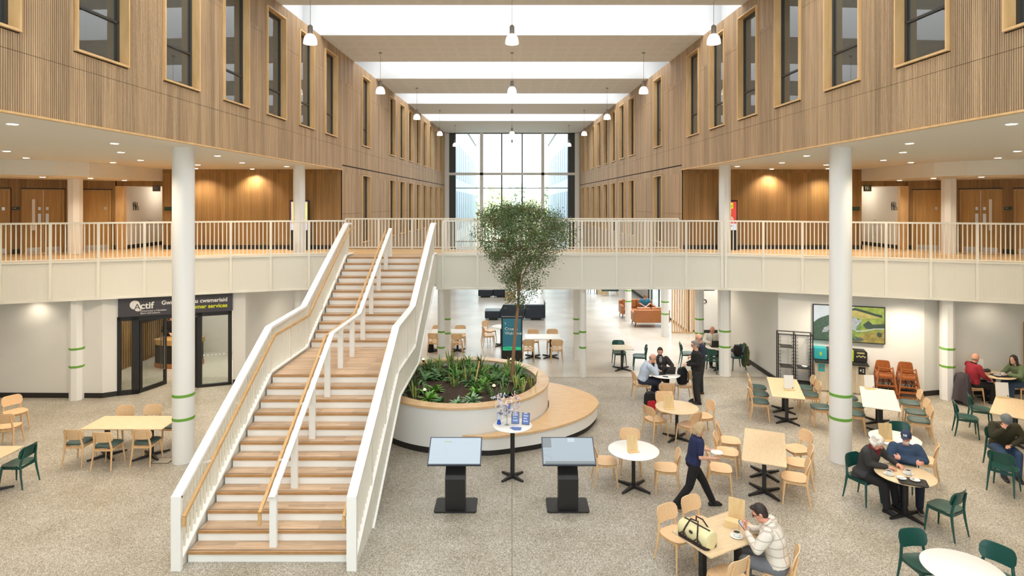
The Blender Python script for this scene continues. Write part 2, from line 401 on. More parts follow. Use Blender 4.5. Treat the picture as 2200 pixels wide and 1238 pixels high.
# --- railings: top rail, bottom rail, posts, slim balusters
def railing(P, label, spacing=1.1, rear=False):
    t = thing('balcony_railing', label, 'railing', (P[0][0], P[0][1], H1))
    o0 = Vector((P[0][0], P[0][1], 0)); L = arclen(P)[-1]
    mbt, mbb = MB(), MB()
    for i in range(len(P) - 1):
        a, b = Vector(P[i] + (0,)) - o0, Vector(P[i + 1] + (0,)) - o0
        mbt.bar(a + Vector((0, 0, 1.085)), b + Vector((0, 0, 1.085)), 0.055, 0.05)
        mbb.bar(a + Vector((0, 0, 0.06)), b + Vector((0, 0, 0.06)), 0.04, 0.035)
    mbt.build('top_rail', M['cream'], t, False); mbb.build('bottom_rail', M['cream'], t, False)
    npan = max(1, round(L / spacing)); pl = L / npan
    pm = MB().rbox(0, 0, -0.0, 1.06, 0.075, 0.03).mesh('post', M['cream'], False)
    zlow = -1.04
    pm2 = MB().rbox(0, 0, zlow if not rear else 0, 1.06, 0.07, 0.03).mesh('post', M['cream'], False)
    bm_ = MB().rbox(0, 0, 0.06, 1.06, 0.028, 0.014).mesh('baluster', M['cream'], False)
    nb = 9
    for i in range(npan + 1):
        p, d = along(P, i * pl); ang = math.atan2(d.y, d.x)
        nrm = Vector((d.y, -d.x, 0)) * (0.032 if not rear else 0)
        link('post', pm2, t, p - o0 + nrm * (0 if rear else 1), ang)
        if i < npan:
            for k in range(1, nb + 1):
                p, d = along(P, (i + k / (nb + 1)) * pl); link('baluster', bm_, t, p - o0, math.atan2(d.y, d.x))
    return t
railing(EDGE_L[2:-1] + [(-5.3, 18.995)], 'cream balcony railing along the left gallery edge')
railing([(-2.2, 19.0)] + EDGE_C[1:], 'cream balcony railing along the bridge right of the staircase')
railing([(6.76, 18.83)] + EDGE_R[1:-2], 'cream balcony railing along the right gallery edge')
railing([(-6.0, 21.45), (0, 21.45), (6.0, 21.45)], 'cream railing on the far side of the bridge before the window void', 1.15, True)

# --- oak slatted walls
PITCH = 0.036
def wall_pt(side, D, off=0.0):       # point on the atrium's long wall; off > 0 goes into the atrium
    return Vector((side * (wx(D) - off), D, 0))
W_UP = [4.66, 6.79, 8.92, 11.05, 13.18, 15.31, 17.44, 19.57, 23.77, 28.25, 30.4, 32.55, 34.7, 36.85, 39.0, 41.15, 43.3]
W_LO = [23.77, 28.25, 30.4, 32.55, 34.7, 36.85, 39.0, 41.15, 43.3]
WW = 1.17
UZ0, UZ1 = 7.88, 10.7
LZ0, LZ1 = 3.99, 6.72
def in_win(D, rows): return any(a - 0.01 < D < a + WW + 0.01 for a in rows)
def slat_wall(side, name, label):
    mb = MB()
    D = -3.0
    while D < END:
        base = ZC if D < 21.36 else (2.95 if D < 30 else 2.0)
        segs = []
        cuts = []
        if in_win(D, W_UP): cuts.append((UZ0 - 0.02, UZ1 + 0.02))
        if D > 21.36:
            cuts.append((6.93, 6.975))
            if in_win(D, W_LO): cuts.append((LZ0 - 0.02, LZ1 + 0.02))
        for zs in (7.62, 9.9, 5.2): cuts.append((zs - 0.004, zs + 0.004))
        cuts.sort(); z = base
        for a, b in cuts:
            if a > z: segs.append((z, a))
            z = max(z, b)
        if z < ROOF: segs.append((z, ROOF))
        for z0, z1 in segs:
            w_ = 0.020
            p, q = wall_pt(side, D, 0.015), wall_pt(side, D + w_, 0.015); pb, qb = wall_pt(side, D, 0), wall_pt(side, D + w_, 0)
            vs = [v + Vector((0, 0, z0)) for v in (p, q, qb, pb)] + [v + Vector((0, 0, z1)) for v in (p, q, qb, pb)]
            fs = [(0, 1, 5, 4), (1, 2, 6, 5), (3, 0, 4, 7), (3, 2, 1, 0), (4, 5, 6, 7)]
            if side > 0: fs = [f[::-1] for f in fs]
            mb.add(vs, fs)
        D += PITCH
    # backing with openings, built as panels
    mb.mi = 1
    def panel(d0, d1, z0, z1, th=0.02):
        if d1 - d0 < 1e-4 or z1 - z0 < 1e-4: return
        a, b = wall_pt(side, d0, 0), wall_pt(side, d1, 0)
        n = Vector((side * th, 0, 0))
        mb.add([a + Vector((0, 0, z0)), b + Vector((0, 0, z0)), b + Vector((0, 0, z1)), a + Vector((0, 0, z1)),
                a + n + Vector((0, 0, z0)), b + n + Vector((0, 0, z0)), b + n + Vector((0, 0, z1)), a + n + Vector((0, 0, z1))],
               [(0, 1, 2, 3), (7, 6, 5, 4), (0, 4, 5, 1), (3, 2, 6, 7)])
    d = -3.0
    for a in W_UP + [END]:
        panel(d, a, UZ0, UZ1); d = a + WW
    panel(-3.0, END, UZ1, ROOF); panel(-3.0, 21.36, ZC, UZ0)
    panel(21.36, END, LZ1, UZ0)
    d = 21.36
    for a in W_LO + [END]:
        panel(d, a, LZ0, LZ1); d = a + WW
    panel(21.36, END, 2.95, LZ0); panel(30, END, 2.0, 2.95)
    struct(mb, name, [M['slat'], M['slat_back']], label)
    # thin oak trim under the box
    tm = MB(); a, b = wall_pt(side, -3.0, 0.0), wall_pt(side, 21.36, 0.0)
    tm.bar(a + Vector((0, 0, ZC - 0.012)), b + Vector((0, 0, ZC - 0.012)), 0.09, 0.03)
    struct(tm, 'trim_5' if side < 0 else 'trim_6', M['surround'], ('left' if side < 0 else 'right') + ' wall, thin pale oak edge under the slatted wall', 'trim')
slat_wall(-1, 'wall_left', 'upper left atrium wall clad in vertical oak slats')
slat_wall(1, 'wall_right', 'upper right atrium wall clad in vertical oak slats')

WN = [0]
def window(side, D0, z0, z1, row, k):
    WN[0] += 1
    t = thing('window_%d' % WN[0], '%s wall, %s row of tall windows, %s from the camera end' % ('left' if side < 0 else 'right', row, ORDN[k]), 'window', (0, 0, 0), 0, None, 'structure')
    a = wall_pt(side, D0); b = wall_pt(side, D0 + WW); dd = (b - a).normalized(); n = Vector((-side, 0, 0))
    mb = MB(); dep0, dep1 = -0.16, 0.06; th = 0.035
    def jamb(p, q, za, zb):
        mb.add([p + n * dep1 + Vector((0, 0, za)), q + n * dep1 + Vector((0, 0, za)), q + n * dep1 + Vector((0, 0, zb)), p + n * dep1 + Vector((0, 0, zb)),
                p + n * dep0 + Vector((0, 0, za)), q + n * dep0 + Vector((0, 0, za)), q + n * dep0 + Vector((0, 0, zb)), p + n * dep0 + Vector((0, 0, zb))],
               [(0, 1, 2, 3), (7, 6, 5, 4), (0, 4, 5, 1), (3, 2, 6, 7), (0, 3, 7, 4), (1, 5, 6, 2)])
    jamb(a, a + dd * th, z0, z1); jamb(b - dd * th, b, z0, z1); jamb(a + dd * th, b - dd * th, z0, z0 + th); jamb(a + dd * th, b - dd * th, z1 - th, z1)
    mb.build('window_surround', M['surround'], t, False)
    dep0, dep1 = -0.155, -0.10; mb = MB(); a2, b2 = a + dd * th, b - dd * th; f = 0.06
    jamb(a2, a2 + dd * f, z0 + th, z1 - th); jamb(b2 - dd * f, b2, z0 + th, z1 - th); jamb(a2, b2, z0 + th, z0 + th + f); jamb(a2, b2, z1 - th - f, z1 - th)
    tz = z0 + 0.75
    jamb(a2, b2, tz - 0.02, tz + 0.02)
    mb.build('window_frame', M['alu'], t, False)
    dep0, dep1 = -0.15, -0.13; mb = MB(); jamb(a2 + dd * 0.01, b2 - dd * 0.01, z0 + th + 0.01, z1 - th - 0.01)
    mb.build('pane', M['winglass'], t, False)
ORDN = ['first', 'second', 'third', 'fourth', 'fifth', 'sixth', 'seventh', 'eighth', 'ninth', 'tenth', 'eleventh', 'twelfth', 'thirteenth', 'fourteenth', 'fifteenth', 'sixteenth', 'seventeenth', 'eighteenth', 'nineteenth', 'twentieth']
for side in (-1, 1):
    for k, D in enumerate(W_UP[1:]): window(side, D, UZ0, UZ1, 'upper', k)
    for k, D in enumerate(W_LO): window(side, D, LZ0, LZ1, 'lower', k)

# --- roof: flat acoustic strips between deep white skylight wells
mbs, mbw, mbt = MB(), MB(), MB()
edges = [-4.0] + [v for ab in WELLS for v in ab] + [END + 0.3]
for i in range(0, len(edges), 2):
    a, b = edges[i], edges[i + 1]
    mbs.box(-7.0, 7.0, a, b, ROOF, ROOF + 0.25)
    if b < 34 and b > 9:      # faint perforated tiles
        for r in range(5):
            for c in range(-11, 12):
                cx = c * 0.56; cy = a + (b - a) * (r + 0.5) / 5
                if abs(cx) < 6.3: mbt.box(cx - 0.22, cx + 0.22, cy - 0.22, cy + 0.22, ROOF - 0.004, ROOF)
struct(mbs, 'ceiling', M['ceil_tile'], 'flat beige ceiling strips between the skylights', 'ceiling')
struct(mbt, 'ceiling_panels', M['ceil_tile2'], 'faint square acoustic perforations on the ceiling strips', 'ceiling')
for a, b in WELLS:
    x = 6.75
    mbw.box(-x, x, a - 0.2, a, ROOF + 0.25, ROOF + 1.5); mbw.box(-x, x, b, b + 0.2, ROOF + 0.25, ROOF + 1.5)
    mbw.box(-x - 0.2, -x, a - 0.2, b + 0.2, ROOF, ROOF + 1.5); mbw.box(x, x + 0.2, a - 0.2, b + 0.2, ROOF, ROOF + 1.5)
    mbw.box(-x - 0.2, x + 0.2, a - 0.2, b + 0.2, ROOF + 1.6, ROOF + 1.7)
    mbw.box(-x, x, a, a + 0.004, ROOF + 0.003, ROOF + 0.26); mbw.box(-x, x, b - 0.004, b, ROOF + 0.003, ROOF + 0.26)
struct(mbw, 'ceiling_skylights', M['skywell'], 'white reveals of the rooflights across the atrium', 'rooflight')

# --- gallery ceilings, bulkheads
for side, nm in ((-1, 'left'), (1, 'right')):
    mb = MB(); x0, x1 = (-22, -6.0) if side < 0 else (6.0, 22)
    poly = [(side * 22, -4), (side * (wx(-4) + 0.03), -4), (side * (wx(21.36) + 0.03), 21.36), (side * 22, 21.36)]
    mb.prism(poly if side < 0 else poly[::-1], ZC, ZC + 0.3)
    struct(mb, 'ceiling_gallery_' + nm, M['soffit'], 'cream plaster ceiling over the %s gallery' % nm, 'ceiling')
    mb = MB()
    bl = [(-18.5, 14.6), (-16.2, 15.4), (-14.9, 15.85), (-13.9, 16.3), (-12.95, 16.95), (-12.55, 17.7), (-12.5, 19.0), (-12.52, 21.3), (-12.52, 22.5), (-18.5, 22.5)]
    bl = [(-side * x, y) for x, y in bl]
    mb.prism(bl if side < 0 else bl[::-1], 6.38, ZC - 0.001)
    struct(mb, 'ceiling_bulkhead_' + nm, M['soffit'], 'lower cream bulkhead over the doors on the %s gallery' % nm, 'ceiling')

def slats_on(mb, p, q, z0, z1, pitch=0.036, w_=0.025, dep=0.015, skip=None, left=True):
    """slats standing on the line p-q, projecting to the right-hand side of p->q"""
    p, q = Vector((p[0], p[1], 0)), Vector((q[0], q[1], 0)); L = (q - p).length; d = (q - p) / L; n = Vector((d.y, -d.x, 0))
    s = 0.0
    while s < L - w_:
        segs = [(z0, z1)]
        if skip:
            for a, b, zt in skip:
                if a - 0.01 < s < b: segs = [(zt, z1)]
        for za, zb in segs:
            if zb > za: mb.obox(p + d * (s + w_ / 2) + n * dep / 2 + Vector((0, 0, (za + zb) / 2)), d * w_ / 2, n * dep / 2, (0, 0, (zb - za) / 2))
        s += pitch
def line_wall(mb, p, q, z0, z1, th=0.12, holes=()):
    """solid wall behind the line p-q (to its left), with holes (s0, s1, ztop) from the floor"""
    p, q = Vector((p[0], p[1], 0)), Vector((q[0], q[1], 0)); L = (q - p).length; d = (q - p) / L; n = Vector((-d.y, d.x, 0))
    cuts = sorted(holes); s = 0
    def blk(a, b, za, zb):
        if b - a > 1e-4 and zb - za > 1e-4: mb.obox(p + d * (a + b) / 2 + n * th / 2 + Vector((0, 0, (za + zb) / 2)), d * (b - a) / 2, n * th / 2, (0, 0, (zb - za) / 2))
    for a, b, zt in cuts:
        blk(s, a, z0, z1); blk(a, b, zt, z1); s = b
    blk(s, L, z0, z1)

# frontal slatted walls at the back of the galleries, door walls, washroom recesses
for side, nm in ((-1, 'left'), (1, 'right')):
    mb = MB()
    p, q = ((-12.53, 21.36), (-6.13, 21.36)) if side < 0 else ((6.13, 21.36), (12.53, 21.36))
    slats_on(mb, p, q, H1 + 0.15, ZC)
    if side < 0: slats_on(mb, (-12.53, 24.5), (-12.53, 21.36), H1 + 0.15, 6.4)
    mb.mi = 1; line_wall(mb, p, q, H1, ZC, 0.15)
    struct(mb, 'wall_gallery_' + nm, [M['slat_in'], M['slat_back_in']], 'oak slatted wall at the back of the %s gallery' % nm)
    mb = MB(); s_ = MB()
    s_.bar(Vector((p[0], 21.33, H1 + 0.075)), Vector((q[0], 21.33, H1 + 0.075)), 0.03, 0.15)
    struct(s_, 'baseboard_' + nm, M['skirt'], 'black skirting under the %s gallery slatted wall' % nm, 'baseboard')
    # door wall, angled
    A, B = ((-17.6, 18.0), (-14.15, 21.3)) if side < 0 else ((14.15, 21.3), (17.6, 18.0))
    L = math.dist(A, B)
    # doors measured from the inner end
    def fromin(s0, s1): return (L - s1, L - s0) if side < 0 else (s0, s1)
    D1, D2, D3 = fromin(0.14, 1.0), fromin(1.48, 2.62), fromin(2.9, 3.8)
    zt = H1 + 2.13
    mb = MB(); slats_on(mb, A, B, H1 + 0.15, 6.38, skip=[D1 + (zt,), D2 + (zt,), D3 + (zt,)])
    mb.mi = 1; line_wall(mb, A, B, H1, 6.38, 0.15, [D1 + (zt,), D2 + (zt,), D3 + (zt,)])
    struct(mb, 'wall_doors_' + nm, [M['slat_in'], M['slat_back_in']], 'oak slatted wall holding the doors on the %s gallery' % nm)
    # skirting pieces
    Av, Bv = Vector(A + (0,)), Vector(B + (0,)); d = (Bv - Av).normalized(); n = Vector((d.y, -d.x, 0)); ang = math.atan2(d.y, d.x)
    sk = MB(); cuts = sorted([D1, D2, D3]); s0 = 0
    for a, b in cuts + [(L, L)]:
        if a - s0 > 0.02: sk.bar(Av + d * s0 + n * 0.03 + Vector((0, 0, H1 + 0.075)), Av + d * a + n * 0.03 + Vector((0, 0, H1 + 0.075)), 0.03, 0.15)
        s0 = b
    struct(sk, 'baseboard_doors_' + nm, M['skirt'], 'black skirting along the door wall of the %s gallery' % nm, 'baseboard')
    for i, (Dn, kind, lab) in enumerate(((D1, 1, 'single oak door next to the washroom recess'), (D2, 2, 'double oak door with a tall pull handle'), (D3, 1, 'single oak door at the outer end of the door wall'))):
        wdt = Dn[1] - Dn[0]; org = Av + d * Dn[0]
        t = thing('door_%d' % (i + 1 + (0 if side < 0 else 3)), '%s gallery, %s' % (nm, lab), 'door', (org.x, org.y, H1), ang, None, 'structure')
        fr = MB(); fr.box(0, 0.07, 0.02, 0.14, 0, 2.13); fr.box(wdt - 0.07, wdt, 0.02, 0.14, 0, 2.13); fr.box(0.07, wdt - 0.07, 0.02, 0.14, 2.06, 2.13)
        fr.build('door_frame', M['doorwood'], t, False)
        sh = MB(); sh.box(-0.02, wdt + 0.02, -0.035, 0.02, 2.115, 2.15); sh.build('black_head_trim', M['black'], t, False)  # black strip across the door head
        leaves = [(0.07, wdt - 0.07)] if kind == 1 else [(0.07, wdt / 2 - 0.003), (wdt / 2 + 0.003, wdt - 0.07)]
        for j, (a, b) in enumerate(leaves):
            lf = MB().box(a, b, 0.06, 0.105, 0.01, 2.06).build('door_leaf', M['doorwood'], t, False)
            MB().box(a + 0.05, b - 0.05, 0.054, 0.06, 0.02, 0.18).build('kick_plate', M['chrome'], lf, False)
            hx = b - 0.1 if j == 0 else a + 0.1
            MB().box(hx - 0.035, hx + 0.035, 0.056, 0.06, 1.42, 1.52).build('push_plate', M['chrome'], lf, False)
            if kind == 2:
                MB().box(hx - 0.04, hx + 0.04, 0.056, 0.06, 0.95, 1.3).build('vision_panel', M['chrome'], lf, False)
                px_ = a + 0.12 if (j == 0) == (side < 0) else b - 0.12
                if (j == 0) == (side < 0) or True:
                    if j == (0 if side < 0 else 1):
                        hb = MB().box(hx - 0.2 if side < 0 else hx + 0.12, hx - 0.12 if side < 0 else hx + 0.2, 0.0, 0.03, 0.75, 1.78)
                        hb.box(hx - 0.18 if side < 0 else hx + 0.14, hx - 0.14 if side < 0 else hx + 0.18, 0.03, 0.06, 0.8, 0.84); hb.box(hx - 0.18 if side < 0 else hx + 0.14, hx - 0.14 if side < 0 else hx + 0.18, 0.03, 0.06, 1.7, 1.74)
                        hb.build('glazing_strip', M['white'], lf, False)
    # washroom recess: white side wall, header, jamb
    X = side * 13.87
    mb = MB(); mb.box(min(X, X + side * 0.12), max(X, X + side * 0.12), 21.36, 25.2, H1, 6.4)
    mb.box(min(side * 12.5, X), max(side * 12.5, X), 25.0, 25.2, H1, 6.4); mb.box(min(side * 12.4, side * 12.52), max(side * 12.4, side * 12.52), 21.52, 25.2, H1, 6.4)
    mb.box(min(side * 12.4, X), max(side * 12.4, X), 21.5, 25.2, 6.2, 6.38)
    struct(mb, 'wall_washroom_' + nm, M['wall'], 'white walls of the washroom recess on the %s gallery' % nm)
    mb = MB(); slats_on(mb, (min(side * 12.53, side * 14.15), 21.34), (max(side * 12.53, side * 14.15), 21.34), 6.2, 6.38)
    mb.mi = 1; mb.box(min(side * 12.53, side * 14.3), max(side * 12.53, side * 14.3), 21.34, 21.45, 6.2, 6.38)
    mb.mi = 2; mb.box(min(side * 13.86, side * 14.15), max(side * 13.86, side * 14.15), 21.25, 21.42, H1, 6.2)
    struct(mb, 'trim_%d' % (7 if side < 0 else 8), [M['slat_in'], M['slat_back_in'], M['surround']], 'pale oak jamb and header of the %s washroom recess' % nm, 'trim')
    mb = MB().box(min(X, X - side * 0.02), max(X, X - side * 0.02), 21.43, 25.0, H1, H1 + 0.14)
    struct(mb, 'baseboard_washroom_' + nm, M['skirt'], 'black skirting in the %s washroom recess' % nm, 'baseboard')

# --- end wall with the big window
sc = F / END
def ex(px): return (px - CX) / sc
def ez(py): return EYE - (py - HY) / sc
mb = MB()
xl, xr = -wx(END), wx(END)
mb.box(xl - 0.5, ex(965), END, END + 0.25, 0, ROOF); mb.box(ex(1235), xr + 0.5, END, END + 0.25, 0, ROOF)
mb.box(xl - 0.5, xr + 0.5, END, END + 0.25, ez(286), ROOF)
struct(mb, 'wall_end', M['white'], 'white end wall framing the great window')
t = thing('window_end', 'great glazed end wall at the far end of the atrium', 'window', (0, END, 0), 0, None, 'structure')
mb = MB()
for a, b in ((1031, 1038), (1163, 1169.5)): mb.box(ex(a), ex(b), -0.02, 0.24, 0, ez(286))
mb.box(ex(965), ex(1235), -0.02, 0.2, ez(376.5), ez(371))
mb.build('mullion', M['white'], t, False)
mb = MB()
for a in (1078, 1121.7): mb.box(ex(a) - 0.05, ex(a) + 0.05, 0.02, 0.16, 0, ez(286))
mb.box(ex(965), ex(1235), 0.02, 0.16, ez(405), ez(403.4)); mb.box(ex(965), ex(1235), 0.02, 0.16, ez(520), ez(518)); mb.box(ex(965), ex(1235), 0.0, 0.2, ez(287.5), ez(285.8))
mb.build('slim_mullion', M['alu'], t, False)
mb = MB(); mb.box(ex(965), ex(979), 0.0, 0.18, 0, ez(286)); mb.box(ex(1220), ex(1235), 0.0, 0.18, 0, ez(286))
mb.build('blank_panel', M['alu'], t, False)
mb = MB(); mb.box(ex(979), ex(1220), 0.1, 0.11, 0, ez(286)); mb.build('pane', M['glass'], t, False)
# --- shell behind and beside the camera, ground floor perimeter
mb = MB(); mb.box(-22, -6.6, -4.2, -4, 0, ROOF + 0.3); mb.box(6.6, 22, -4.2, -4, 0, ROOF + 0.3)
struct(mb, 'wall_back', M['wall'], 'white wall either side of the glazing behind the viewpoint')
t = thing('window_back_added', 'unseen glazed end wall added behind the viewpoint for its daylight', 'window', (0, -4.1, 0), 0, None, 'structure')  # out of view, added to send daylight onto the camera-facing surfaces
mb = MB()
for k in range(7): mb.box(-6.6 + k * 2.2 - 0.05, -6.6 + k * 2.2 + 0.05, -0.1, 0.1, 0, ROOF)
for z in (3.6, 7.0, 10.95): mb.box(-6.6, 6.6, -0.1, 0.1, z - 0.06, z + 0.06)
mb.build('mullion', M['white'], t, False); MB().box(-6.6, 6.6, -0.01, 0.01, 0, ROOF).build('pane', M['glass'], t, False)
for side, nm in ((-1, 'left'), (1, 'right')):
    mb = MB(); mb.box(min(side * 18.5, side * 18.7), max(side * 18.5, side * 18.7), -4, 27, 0, ZC)
    mb.box(min(side * 12.4, side * 18.6), max(side * 12.4, side * 18.6), 26.9, 27.0, 0, ZC)
    struct(mb, 'wall_outer_' + nm, M['wall'], 'plain outer wall beyond the %s gallery' % nm)
# ================================================================ GROUND FLOOR PERIMETER
ZG = 2.93
LP = [(-18.4, 17.2), (-11.76, 17.1), (-11.42, 17.3)]
LP2 = [(-8.62, 18.39), (-8.28, 18.5), (-8.28, 25.6), (-7.6, 25.6), (-7.6, END)]
RP = [(8.28, 24.0), (8.28, 18.53), (11.95, 17.27), (12.4, 17.38), (18.4, 17.5)]
RP2 = [(7.75, 25.6), (9.6, 25.6)]
RP3 = [(7.6, END), (7.6, 33.2)]
def walls(paths, name, label, bname, blabel, matx=None):
    mb, sk = MB(), MB()
    for P in paths:
        for a, b in zip(P, P[1:]):
            line_wall(mb, a, b, 0, ZG, 0.14)
            av, bv = Vector(a + (0,)), Vector(b + (0,)); d = (bv - av).normalized(); n = Vector((d.y, -d.x, 0))
            sk.bar(av + n * 0.008 + Vector((0, 0, 0.07)), bv + n * 0.008 + Vector((0, 0, 0.07)), 0.03, 0.14)
    struct(mb, name, matx or M['wall'], label); struct(sk, bname, M['skirt'], blabel, 'baseboard')
walls([LP, LP2], 'wall_ground_left', 'white ground floor walls on the left under the gallery', 'baseboard_ground_left', 'black skirting of the left ground floor walls')
walls([RP, RP2, RP3], 'wall_ground_right', 'white ground floor walls on the right under the gallery', 'baseboard_ground_right', 'black skirting of the right ground floor walls')
mb = MB(); line_wall(mb, (15.05, 17.40), (15.9, 17.42), 0, 2.15, 0.1)
t = thing('door_7', 'oak door in the ground floor wall behind the woman in green', 'door', (0, 0, 0), 0, None, 'structure')
MB().box(14.95, 15.9, 17.35, 17.42, 0, 2.13).build('door_frame', M['doorwood'], t, False)
MB().box(15.03, 15.82, 17.33, 17.36, 0.01, 2.06).build('door_leaf', M['doorwood'], t, False)

# glazed partition and slatted screen at the back right
t = thing('window_partition', 'glazed partition with black mullions behind the tan sofas', 'partition', (7.6, 0, 0), 0, None, 'structure')
mb = MB()
for y in (25.7, 27.4, 29.1, 30.8, 32.4, 33.15): mb.box(-0.03, 0.03, y - 0.03, y + 0.03, 0, ZG)
mb.box(-0.03, 0.03, 25.7, 33.15, 0, 0.08)
mb.build('mullion', M['black'], t, False); MB().box(-0.006, 0.006, 25.7, 33.15, 0.08, ZG).build('pane', M['glass'], t, False)
mb = MB(); mb.box(11.6, 11.8, 25.6, 40, 0, ZG); struct(mb, 'wall_side_room', M['wall'], 'pale wall of the room behind the glazed partition')
t = thing('slatted_screen', 'vertical oak slatted screen beside the tan sofas', 'screen', (6.86, 25.6, 0))
fr = MB(); fr.box(0, 1.02, -0.03, 0.05, 0, 0.06); fr.box(0, 1.02, -0.03, 0.05, ZG - 0.06, ZG); fr.build('frame_rail', M['beech'], t, False)
mb = MB()
for k in range(10): mb.box(k * 0.107, k * 0.107 + 0.055, -0.05, 0.05, 0.06, ZG - 0.06)
mb.build('slats', M['beech'], t, False)

# ================================================================ COLUMNS
def column(x, y, z0, z1, wd, label, rnd=False, bands=(), rz=0.0):
    t = thing('column', label, 'column', (x, y, z0), rz, None, 'structure')
    n = 40 if rnd else 8; off = 0 if rnd else math.pi / 8; r = wd / 2 if rnd else wd / 2 / math.cos(math.pi / 8)
    def oct_(rr, za, zb): return MB().loft([[(rr * math.cos(off + 2 * math.pi * k / n), rr * math.sin(off + 2 * math.pi * k / n), z) for k in range(n)] for z in (za, zb)])
    oct_(r, 0, z1 - z0).build('shaft', M['white'], t, True, 30)
    for b in bands: oct_(r + 0.004, b - z0 - 0.03, b - z0 + 0.03).build('green_band', M['green'], t, True, 30)
    return t
BD = (1.455, 0.95)
column(-7.13, 12.93, 0, ZC, 0.44, 'tall round white column left of the staircase with two green bands', True, BD)
column(7.13, 12.93, 0, ZC, 0.44, 'tall round white column among the cafe tables with two green bands', True, BD)
column(-6.9, 19.32, 0, ZC, 0.34, 'white faceted column through the left gallery edge beside the poster screen', False, BD)
column(6.9, 19.32, 0, ZC, 0.34, 'white faceted column through the right gallery edge near the laptop table', False, BD)
column(-12.42, 17.0, 0, 2.92, 0.34, 'white faceted ground floor column left of the glass shopfront', False, BD, R(12))
column(12.42, 17.0, 0, 2.92, 0.34, 'white faceted ground floor column right of the high chairs', False, BD, R(-12))
column(-14.3, 19.5, H1, 6.38, 0.4, 'cream column in front of the doors on the left gallery', False)
column(14.3, 19.5, H1, 6.38, 0.4, 'cream column in front of the doors on the right gallery', False)
column(-2.28, 19.2, 0, 2.92, 0.22, 'slim white column under the bridge beside the planter, front left', True, BD)
column(-2.3, 21.3, 0, 2.92, 0.22, 'slim cream column under the bridge, rear left', True, BD)
column(2.28, 19.2, 0, 2.92, 0.22, 'slim white column under the bridge, front right', True, BD)
column(2.3, 21.3, 0, 2.92, 0.22, 'slim cream column under the bridge, rear right', True, BD)
column(6.42, 25.0, 0, 2.92, 0.3, 'white banded column between the tan sofas and the slatted screen', False, BD)
column(6.7, 21.3, 0, 2.92, 0.28, 'white banded column behind the man with the laptop', False, BD)
column(5.5, 28.2, 0, 2.92, 0.28, 'white banded column behind the farther tan sofa', False, BD)

# ================================================================ STAIRCASE
st = thing('staircase', 'broad white staircase with oak treads rising to the bridge', 'staircase', (-3.77, 9.27, 0))
SX0, SX1 = -1.28, 1.27          # tread ends, local x
RI = H1 / 24
def nose(k): return (k - 1) * 0.298 if k <= 12 else 5.71 + (k - 13) * 0.2945     # local y of nosing k
def zt(k): return k * RI
YTOP = 19.0 - 9.27
for k in range(1, 25):
    y0 = nose(k); y1 = nose(k + 1) + 0.02 if k < 24 else YTOP + 0.06
    MB().box(SX0, SX1, y0 + 0.03, y1, zt(k) - 0.04, zt(k)).build('tread' if k not in (12, 24) else 'landing', M['tread'], st, False)
    nb = MB(); nb.box(SX0, SX1, y0, y0 + 0.03, zt(k) - 0.042, zt(k) + 0.001); nb.mi = 1
    nb.box(SX0, SX1, y0 + 0.045, y0 + 0.06, zt(k), zt(k) + 0.0012)
    nb.build('nosing', [M['nosing'], M['alu']], st, False)
    MB().box(SX0, SX1, y0 + 0.02, y0 + 0.04, zt(k - 1) if k > 1 else 0, zt(k) - 0.042).build('riser', M['creamw'], st, False)
def pitch(y):            # line through the nosings
    pts = [(-0.6, zt(1) - 0.33), (nose(1), zt(1)), (nose(12), zt(12)), (nose(13) - 0.29, zt(12)), (nose(24), zt(24)), (YTOP + 1, zt(24))]
    for (a, za), (b, zb) in zip(pts, pts[1:]):
        if y <= b: return za + (zb - za) * (y - a) / (b - a)
    return zt(24)
def soff(y):
    pts = [(-0.3, 0.0), (0.95, 0.0), (3.43, 1.48), (5.95, 1.5), (8.9, 3.05), (YTOP, 3.05)]
    for (a, za), (b, zb) in zip(pts, pts[1:]):
        if y <= b: return za + (zb - za) * (y - a) / (b - a)
    return 3.05
